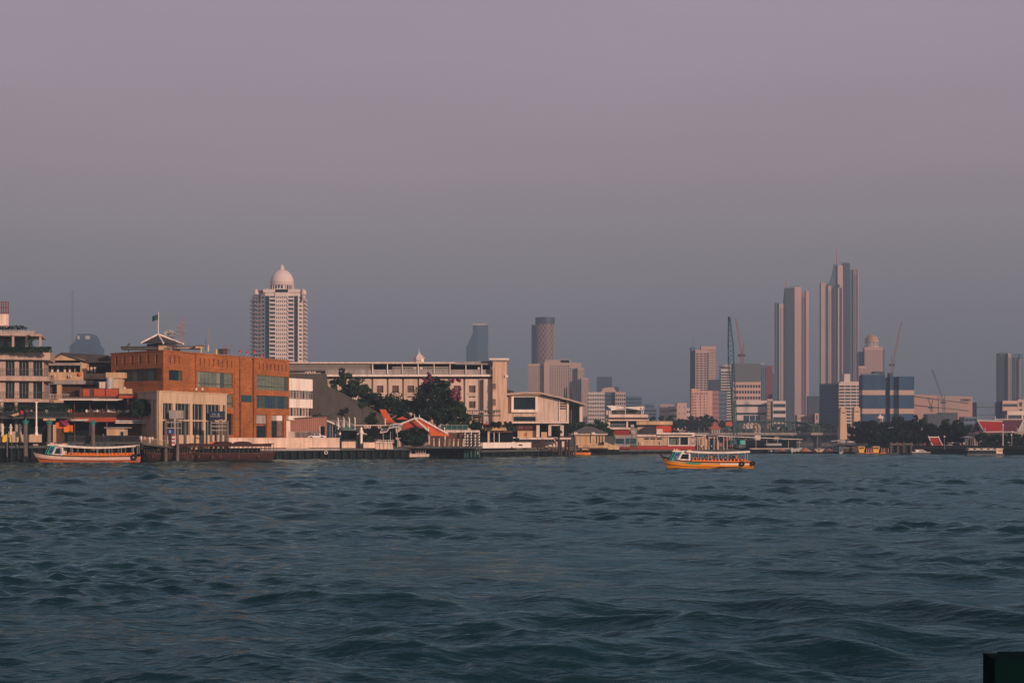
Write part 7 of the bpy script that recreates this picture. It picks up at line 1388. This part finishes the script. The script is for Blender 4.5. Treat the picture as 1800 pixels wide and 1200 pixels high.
# brown timber river barges used as restaurants
def ricebarge(p0, p1, pyw, label, dd=0, humps=True):
    d = F*H/(pyw-YH)+dd; k = d/F; x0 = X(p0, d); Lx = p1-p0; pyw = YH+H/k; t = T('timber_boat', label, 'boat', (x0+Lx*k/2, d, 0))
    P = lambda x, y, z: (x0+x*k, d-y*k, z*k)
    sh = lambda x: 13.5+4*abs((x-Lx/2)/(Lx/2))**3; be = lambda x: 16*(1-abs((x-Lx/2)/(Lx/2))**4)**.6+.3; n = 40
    for nm, m, f0, f1, o in (('hull', dwood, 0, .5, 0), ('topsides', mat('barge_red_brown', (.045, .015, .013), var=.3, scale=.8), .5, 1, .2)):
        b = MB()
        for s in (1, -1):
            vs_ = []
            for i in range(n+1):
                x = Lx*i/n
                for j in range(5): f = f0+(f1-f0)*j/4; y, z = hull_pts(Lx, sh(x), be(x), f); vs_.append(P(Lx/2+(x-Lx/2)*(.86+.14*f), s*(y+o), z))
            b.add(vs_, [(i*5+j, (i+1)*5+j, (i+1)*5+j+1, i*5+j+1) for i in range(n) for j in range(4)])
        t.part(nm, b, m, smooth=True)
    b = MB(); vs_ = []
    for i in range(n+1): x = Lx*i/n; vs_ += [P(x, be(x), sh(x)-3.5), P(x, -be(x), sh(x)-3.5)]
    b.add(vs_, [(2*i, 2*i+1, 2*i+3, 2*i+2) for i in range(n)]); t.part('deck', b, dwood)
    b = MB(); 
    for i in range(n):
        a, e = 6+(Lx-12)*i/n, 6+(Lx-12)*(i+1)/n; zz = lambda x: 28.5+2.0*abs((x-Lx/2)/(Lx/2))**2
        b.hexa([P(a, 16, zz(a)), P(a, -16, zz(a)), P(e, -16, zz(e)), P(e, 16, zz(e)), P(a, 16, zz(a)+1.6), P(a, -16, zz(a)+1.6), P(e, -16, zz(e)+1.6), P(e, 16, zz(e)+1.6)])
    b.hexa([P(6, 17, 26), P(6, 16.1, 26), P(Lx-6, 16.1, 26), P(Lx-6, 17, 26), P(6, 17, 31), P(6, 16.1, 31), P(Lx-6, 16.1, 31), P(Lx-6, 17, 31)])
    t.part('roof', b, mat('barge_roof', (.045, .015, .016), var=.25, scale=.7))
    if humps:
        for a, e, m in ((46, 78, 'barge_roof'), (80, 112, 'barge_roof'), (40, 56, None)):
            b = MB(); pts = [P(a+(e-a)*q/10, 12, 30+5*math.sin(math.pi*q/10)**.4) for q in range(11)]; b.prism(pts, (0, 24*k, 0)); t.part('roof_hump', b, MATS[m] if m else orred)
    for i in range(19):
        x = 8+(Lx-16)*i/18
        for s in (1, -1): b = MB(); b.tube(P(x, s*15, sh(x)-3), P(x, s*15, 29), .55*k, n=5); t.part('roof_post', b, wood)
    b = MB()
    for s in (1, -1):
        for i in range(n): a, e = 5+(Lx-10)*i/n, 5+(Lx-10)*(i+1)/n; b.hexa([P(a, s*be(a), sh(a)), P(a, s*be(a)-.5, sh(a)), P(e, s*be(e)-.5, sh(e)), P(e, s*be(e), sh(e)), P(a, s*be(a), sh(a)+1), P(a, s*be(a)-.5, sh(a)+1), P(e, s*be(e)-.5, sh(e)+1), P(e, s*be(e), sh(e)+1)])
    t.part('rail', b, wood)
    t.part('shade_partition', MB().box(P(26, 0, 0)[0], P(Lx-30, 0, 0)[0], d-5*k, d+5*k, 10*k, 23*k), shade)  # dark partition added for the shade inside the boat
    for x in (22, 60, 92, 126): t.part('deck_post', MB().box(P(x, 0, 0)[0], P(x, 0, 0)[0]+.3, d-16.6*k, d-16.2*k, 6*k, 11*k), wood)
    return t
ricebarge(330, 486, 810.4, 'long red brown timber dining boat with double humped roof moored below the museum')
ricebarge(250, 345, 810.6, 'dark low timber boat moored behind the striped post and left frame', dd=1, humps=False)
t = T('life_ring', 'white life ring hung on the dark wharf piles under the striped poles', 'life ring', W(841, 796, 361.5)); c = W(841, 796, 361.2); b = MB(); b.torus((c.x, c.y, c.z), .26, .09, n=14); t.part('ring', b, white, smooth=True)
t = T('life_ring', 'pale oval life buoy hung on the wharf piles below the pickup', 'life ring', W(573, 795, 333)); c = W(573, 795, 333.5); b = MB(); b.torus((c.x, c.y, c.z), .34, .1, n=14); t.part('ring', b, white, smooth=True)
def longtail():
    d = 418; k = d/F; x0 = X(993, d); t = T('longtail_boat', 'small orange longtail boat with a low canopy by the dark mooring piles', 'boat', (x0+24*k, d, 0)); P = lambda x, y, z: (x0+x*k, d-y*k, z*k)
    gun = lambda x: 4.5+7*math.exp(-x/6); bm = lambda x: 4.5*(1-math.exp(-x/6))*(1-.5*max(0, (x-34)/10))+.15
    b = MB(); n = 24
    for s in (1, -1):
        vs_ = []
        for i in range(n+1):
            x = 45*i/n
            for j in range(5): y, z = hull_pts(45, gun(x), bm(x), j/4, -2); vs_.append(P(x, s*y, z))
        b.add(vs_, [(i*5+j, (i+1)*5+j, (i+1)*5+j+1, i*5+j+1) for i in range(n) for j in range(4)])
    t.part('hull', b, orange, smooth=True); t.part('bow_cloth', MB().lathe(P(3, 0, 5), [(.5*k, 0), (3.4*k, 2*k), (3*k, 7*k), (.5*k, 10*k)], 10), orange); t.part('canopy', MB().hexa([P(11, 4.5, 11), P(11, -4.5, 11), P(40, -4.5, 12), P(40, 4.5, 12), P(11, 4, 12.4), P(11, -4, 12.4), P(40, -4, 13.6), P(40, 4, 13.6)]), dsteel)
    for x in (12, 20, 30, 39): t.part('post', MB().tube(P(x, 4, 4), P(x, 4, 11.4), .3*k), wood)
    t.part('engine', MB().tube(P(42, 0, 6), P(50, 0, 1), 1.1*k, .3*k), dsteel); return t
longtail()
def tripboat():
    d = 398; k = d/F; x0 = X(1699, d); t = T('passenger_ship', 'dark hulled passenger boat with long pale roof and cream wheelhouse at right', 'boat', (x0+30*k, d, 0)); P = lambda x, y, z: (x0+x*k, d-y*k, z*k)
    def bx(a, c, y, z0, z1, s=0): return MB().hexa([P(a+s, y, z0), P(a+s, -y, z0), P(c, -y, z0), P(c, y, z0), P(a, y, z1), P(a, -y, z1), P(c, y*-1, z1), P(c, y, z1)])
    t.part('hull', bx(-2, 63, 8, -3, 4, 3), dsteel); t.part('cabin', bx(0, 50, 7, 4.1, 9.6), shade)
    for i in range(13): t.part('window_post', MB().box(P(1+4*i, 0, 0)[0], P(1.8+4*i, 0, 0)[0], d-7.3*k, d-7.05*k, 4.2*k, 9.6*k), dsteel)
    t.part('roof', bx(0, 52, 8, 9.7, 11), steel); t.part('wheelhouse', bx(50.2, 61, 6.5, 4.1, 12.5, -2), mat('wheelhouse_cream', (.66, .48, .36))); t.part('wheelhouse_window', bx(54, 60, 6.6, 8.2, 9.8), glass); t.part('wheelhouse_roof', bx(48, 63, 7.4, 12.6, 13.3), offwh)
    for i in range(4): t.part('roof_rack', bx(4+12*i, 11+12*i, 3, 11.1, 12.6), offwh)
    for i in range(2): t.part('roof_rail', MB().tube(P(2, 5-10*i, 13.4), P(46, 5-10*i, 13.4), .3*k), offwh)
tripboat()
def speed():
    d = 440; k = d/F; x0 = X(1604, d); t = T('speedboat', 'white cabin speedboat moored right of the jetty frames', 'boat', (x0+14*k, d, 0)); P = lambda x, y, z: (x0+x*k, d-y*k, z*k)
    t.part('hull', MB().prism([P(-2, 4, -1), P(27, 4, -1), P(30, 4, 3), P(20, 4, 4.2), P(-2, 4, 3.4)], (0, 8*k, 0)), dsteel); t.part('gunwale', MB().prism([P(-2, 4.4, 3.3), P(20, 4.4, 4.1), P(31, 4.4, 3), P(31, 4.4, 3.6), P(20, 4.4, 5), P(-2, 4.4, 4.1)], (0, 8.8*k, 0)), white)
    t.part('cabin', MB().prism([P(6, 3.4, 4), P(24, 3.4, 4), P(19, 3.4, 7.6), P(16, 3.4, 8.4), P(4, 3.4, 8.4)], (0, 6.8*k, 0)), white); t.part('window', MB().prism([P(11, 3.6, 5.4), P(21, 3.6, 5.4), P(18.3, 3.6, 7.2), P(11, 3.6, 7.2)], (0, 7.2*k, 0)), glass)
speed()
def barges():
    d = 462; k = d/F
    sand = mat('reddish_sand', (.38, .15, .08), var=.15, scale=.6)
    for i, (a, c, pk, lab) in enumerate(((1354, 1402, 1378, 'dark barge with a small reddish sand heap, left of three'), (1402, 1440, 1419, 'dark barge with the highest reddish sand heap, middle of three'), (1441, 1474, 1461, 'dark barge with a low wide sand heap, right of three'))):
        t = T('sand_barge', lab, 'barge', (X((a+c)/2, d), d+3, 0), 'sand barges'); t.part('hull', MB().pp([(a, 793.5), (c, 793.5), (c-1, 799), (a+2, 799)], d, 7), shade)
        b = MB(); hh = (4.6, 7.0, 5)[i]*k; cx = X(pk, d); b.lathe((cx, d+3.5, Z(793.6, d)), [((9, 12, 10)[i]*k, 0), ((6, 8, 7)[i]*k, hh*.45), (1.6*k, hh), (.3*k, hh*1.05)], 16); t.part('sand_heap', b, sand)
        t.part('bulwark', MB().pb(a+1, 790.5, a+3, 793.4, d+.2, 6), offwh); t.part('bulwark', MB().pb(c-4, 790.5, c-2, 793.4, d+.2, 6), tan)
    t = T('open_boat', 'pale butterfly shaped open boat between the sand barges', 'boat', (X(1440, 458), 459, 0)); t.part('hull', MB().pp([(1431, 788), (1436, 789.5), (1439, 793), (1442, 789.5), (1450, 788), (1445, 794), (1436, 794)], 458, 2), beige)
    t = T('work_boat', 'small white work boat with cross mast beside the left sand barge', 'boat', (X(1394, 459), 459, 0)); t.part('hull', MB().pp([(1388, 788.5), (1412, 786.5), (1407, 791), (1397, 794), (1391, 793)], 459, 2), steel); t.part('mast', MB().tube(W(1392, 796, 458.5), W(1392, 786, 458.5), .12), white)
    def tug(a, lab, w_=13, top=785.5):
        dd = d-15; t = T('tugboat', lab, 'tugboat', (X(a+w_/2, dd), dd+1, 0), 'orange tugboats')
        t.part('hull', MB().pp([(a-6, 795), (a+w_+16, 796), (a+w_+16, 799), (a-4, 799)], dd, 4), wood); t.part('lower_cabin', MB().pb(a+1, 790, a+w_-3, 795.5, dd+.4, 2.6), yellow); t.part('wheelhouse', MB().pb(a, top, a+w_-2, 789.8, dd+.3, 2.6), yellow)
        t.part('window', MB().pb(a+1.5, top+1, a+w_-3.5, top+3, dd+.24, .1), glass); t.part('roof', MB().pb(a-.8, top-1.5, a+w_-1, top-.2, dd, 3.2), beige); t.part('deck_rail', MB().pb(a+w_-1, 795.2, a+w_+15, 796.2, dd-.1, .2), orange)
        for q in range(5): t.part('stanchion', MB().pb(a+w_+1+3*q, 788, a+w_+1.8+3*q, 795, dd+.2, .2), pinkw)
        t.part('awning', MB().pb(a+w_, 787, a+w_+14, 788, dd, 3), dsteel)
    tug(1509, 'orange tugboat in the middle, right of the grey work deck'); tug(1535, 'orange tugboat nearest the jetty frames, with a pale rail'); 
    t = T('work_pontoon', 'cluttered grey pontoon with frames and a small orange box left of the tugs', 'pontoon', (X(1490, d-11), d-10, 0)); dd = d-11; t.part('hull', MB().pb(1474, 795, 1506, 799, dd, 4), shade)
    for q in range(8): t.part('frame_post', MB().pb(1476+3.6*q, 785+(q % 3), 1476.7+3.6*q, 795, dd+.3, .2), steel)
    t.part('frame_rail', MB().pb(1476, 786, 1502, 786.7, dd+.2, .2), steel); t.part('orange_box', MB().pb(1488, 788, 1492, 793, dd+.1, 1.5), yellow); t.part('machine', MB().pb(1478, 790, 1484, 795, dd+.6, 1.5), grey); t.part('bow_block', MB().pb(1476, 794, 1481, 799.5, dd-1, 1), steel)
    t = T('landing_shed', 'grey blue flat roofed landing sheds behind the pontoon', 'shed', (X(1477, 478), 480, 0)); 
    for a, e, c, m in ((1461, 774, 1482, steel), (1472, 772.5, 1485, grey), (1464, 778.5, 1496, dsteel)): t.part('roof', MB().pb(a, e, c, e+1.4, 478, 5), m)
    t.part('wall', MB().pb(1472, 774.2, 1485, 778.3, 479, 3), grey); 
    for q in range(6): t.part('post', MB().pb(1464+6*q, 780, 1465+6*q, 796, 478.4, .3), dsteel)
    t = T('river_barge', 'long low dark barge with pale deck line left of the sand barges', 'barge', (X(1335, 468), 470, 0)); t.part('hull', MB().pb(1308, 790.5, 1356, 796, 468, 7), shade); t.part('deck_line', MB().pb(1318, 787.5, 1400, 788.8, 476, 1.5), offwh); t.part('cabin', MB().pb(1347, 779, 1374, 783, 490, 4), steel)
    t.part('cabin_wall', MB().pb(1346, 783.1, 1376, 790, 490.5, 4), shade)
barges()
def cranebarge():
    d = 500; k = d/F; t = T('crane_barge', 'tall teal lattice crane standing on a dark barge behind the ferry', 'crane', (X(1295, d), d+3, 0)); tl = mat('crane_teal', (.025, .11, .12), rough=.5, var=.2, scale=.5)
    t.part('hull', MB().pb(1262, 787, 1322, 797, d-2, 10), shade); b = MB()
    q = lambda px, py, y: W(px, py, d)+Vector((0, y, 0))
    prof = [(1292.5, 772, 3.2), (1289, 690, 3.6), (1285.8, 645, 4.6), (1284.3, 604, 4.4), (1281.8, 557, 1.0)]
    for (c0, y0, w0), (c1, y1, w1) in zip(prof, prof[1:]):
        n = max(3, int(abs(y1-y0)/8))
        for sx in (-1, 1):
            for sy in (-.8, .8): b.tube(q(c0+sx*w0, y0, sy), q(c1+sx*w1, y1, sy), .10, n=4)
        for i in range(n):
            f, g = i/n, (i+1)/n
            for sy in (-.8, .8): b.tube(q(c0+(c1-c0)*f-(w0+(w1-w0)*f), y0+(y1-y0)*f, sy), q(c0+(c1-c0)*g+(w0+(w1-w0)*g), y0+(y1-y0)*g, sy), .05, n=3); b.tube(q(c0+(c1-c0)*f+(w0+(w1-w0)*f), y0+(y1-y0)*f, sy), q(c0+(c1-c0)*g-(w0+(w1-w0)*g), y0+(y1-y0)*g, sy), .05, n=3)
    t.part('boom', b, tl); t.part('boom_head', MB().tube(q(1282, 563, 0), q(1281.5, 556, 0), .55, .35), dsteel); b = MB(); b.tube(q(1282, 560, -.5), q(1279, 690, -.5), .05, n=3); b.tube(q(1282, 560, .5), q(1276, 741, .5), .05, n=3); t.part('hoist_cable', b, dsteel)
    t.part('cab', MB().pb(1284, 773.5, 1295, 781, d-1.5, 3), tl); t.part('machine_house', MB().pb(1301, 773.5, 1309.5, 781, d-1.5, 3.5), tealb); t.part('cab_window', MB().pb(1286, 775, 1290, 778, d-1.56, .1), glass); t.part('turntable', MB().lathe((X(1297, d), d, Z(787, d)), [(2.6, 0), (2.6, 1.1), (2, 1.3)], 16), dsteel); t.part('bed', MB().pb(1283, 781, 1310, 784, d-1.8, 4), dsteel)
cranebarge()
def pierclutter():
    """crowded landing behind the moving ferry"""
    d = 478; t = T('landing_stage', 'crowded landing stage with grey gates and posts behind the ferry roof', 'pier', (X(1262, d), d+2, 0)); t.part('deck', MB().pb(1226, 790, 1300, 793, d, 8), dgrey)
    for i, (a, e, c, m) in enumerate(((1228, 771, 1238, tan), (1240, 769, 1243.5, offwh), (1248, 770, 1254, glassb), (1256, 771, 1260, dgrey), (1262, 774, 1265, offwh), (1265, 776, 1272, dgrey), (1230, 780, 1236, mroon))): t.part('gate_panel', MB().pb(a, e, c, 790, d+1+.3*i, .8), m)
    for p in (1226, 1239, 1246, 1255, 1261, 1272, 1278): b = MB(); b.tube(W(p, 790, d-.3), W(p, 767, d-.3), .18, n=6); t.part('post', b, beige)
    t.part('gate_arch', MB().pb(1246, 768, 1261, 770, d+.2, .6), beige); t.part('sign', MB().pb(1264.5, 778, 1269.5, 784, d-.2, .15), mat('sign_rust', (.3, .12, .1))); t.part('roof_shade', MB().pb(1244, 764.6, 1262, 767, d, 4), dgrey)
    b = MB(); b.add([(X(1272, d), d, Z(774, d)), (X(1283, d), d, Z(774, d)), (X(1283, d), d+3, Z(774, d)), (X(1272, d), d+3, Z(774, d)), (X(1277.5, d), d+1.5, Z(770.5, d))], [(0, 1, 4), (1, 2, 4), (2, 3, 4), (3, 0, 4), (3, 2, 1, 0)]); solo('parasol', b, mat('red_canvas', (.5, .02, .04)), 'red square parasol on the landing left of the crane cab', 'parasol')
    for i, px in enumerate((1229, 1233, 1243, 1251, 1259, 1268, 1279, 1283, 1287)): pper(px, 790, d-.2+.4*(i % 2), .3*i, 'stand', ('dark', 'white', 'orange', 'pink', 'red')[i % 5], 'person in a %s top on the crowded landing stage' % ('dark', 'white', 'orange', 'pink', 'red')[i % 5], 'people on the crowded landing stage')
    for i, px in enumerate((1185, 1192, 1199, 1206)): pper(px, 760.3, 462, .5*i, 'stand', ('red', 'white', 'pink', 'dark')[i], ['person in red on the long white flat roof', 'person in white on the long white flat roof', 'person in pink on the long white flat roof', 'person in dark clothes on the long white flat roof'][i])
pierclutter()
# dark corner of a landing in the lower right foreground
t = T('landing_corner', 'dark green corner of a landing stage close by at the lower right', 'pier', (X(1775, 22), 22, 0)); gk = mat('wet_dark_green', (.0015, .010, .010), var=.3, scale=2, rough=1, spec=.02)
d = 20; t.part('block', MB().box(X(1728, 20.5), X(1728, 20.5)+6, d, d+.5, -1, Z(1160, d)), gk)
t.part('lip', MB().box(X(1727, 20.55), X(1727, 20.55)+6.3, d-.05, d+.55, Z(1160, d), Z(1157.5, d)), gk); t.part('fender_board', MB().box(X(1757, 20.9), X(1757, 20.9)+6, 20.75, 21.0, -.6, Z(1146, 20.9)), gk)
# ------------------------------------------------------------------ haze
def haze():
    b = MB(); b.box(-3600, 3600, -70, 5400, -2.9, 460)
    m = bpy.data.materials.new('haze_air'); m.use_nodes = True; n = m.node_tree.nodes; l = m.node_tree.links; n.remove(n['Principled BSDF'])
    v = n.new('ShaderNodeVolumePrincipled'); v.inputs['Color'].default_value = (.36, .50, .66, 1); v.inputs['Density'].default_value = .00030; v.inputs['Anisotropy'].default_value = .0
    l.new(v.outputs[0], n['Material Output'].inputs['Volume'])
    o = struct('haze', b, m, 'stuff')
haze()
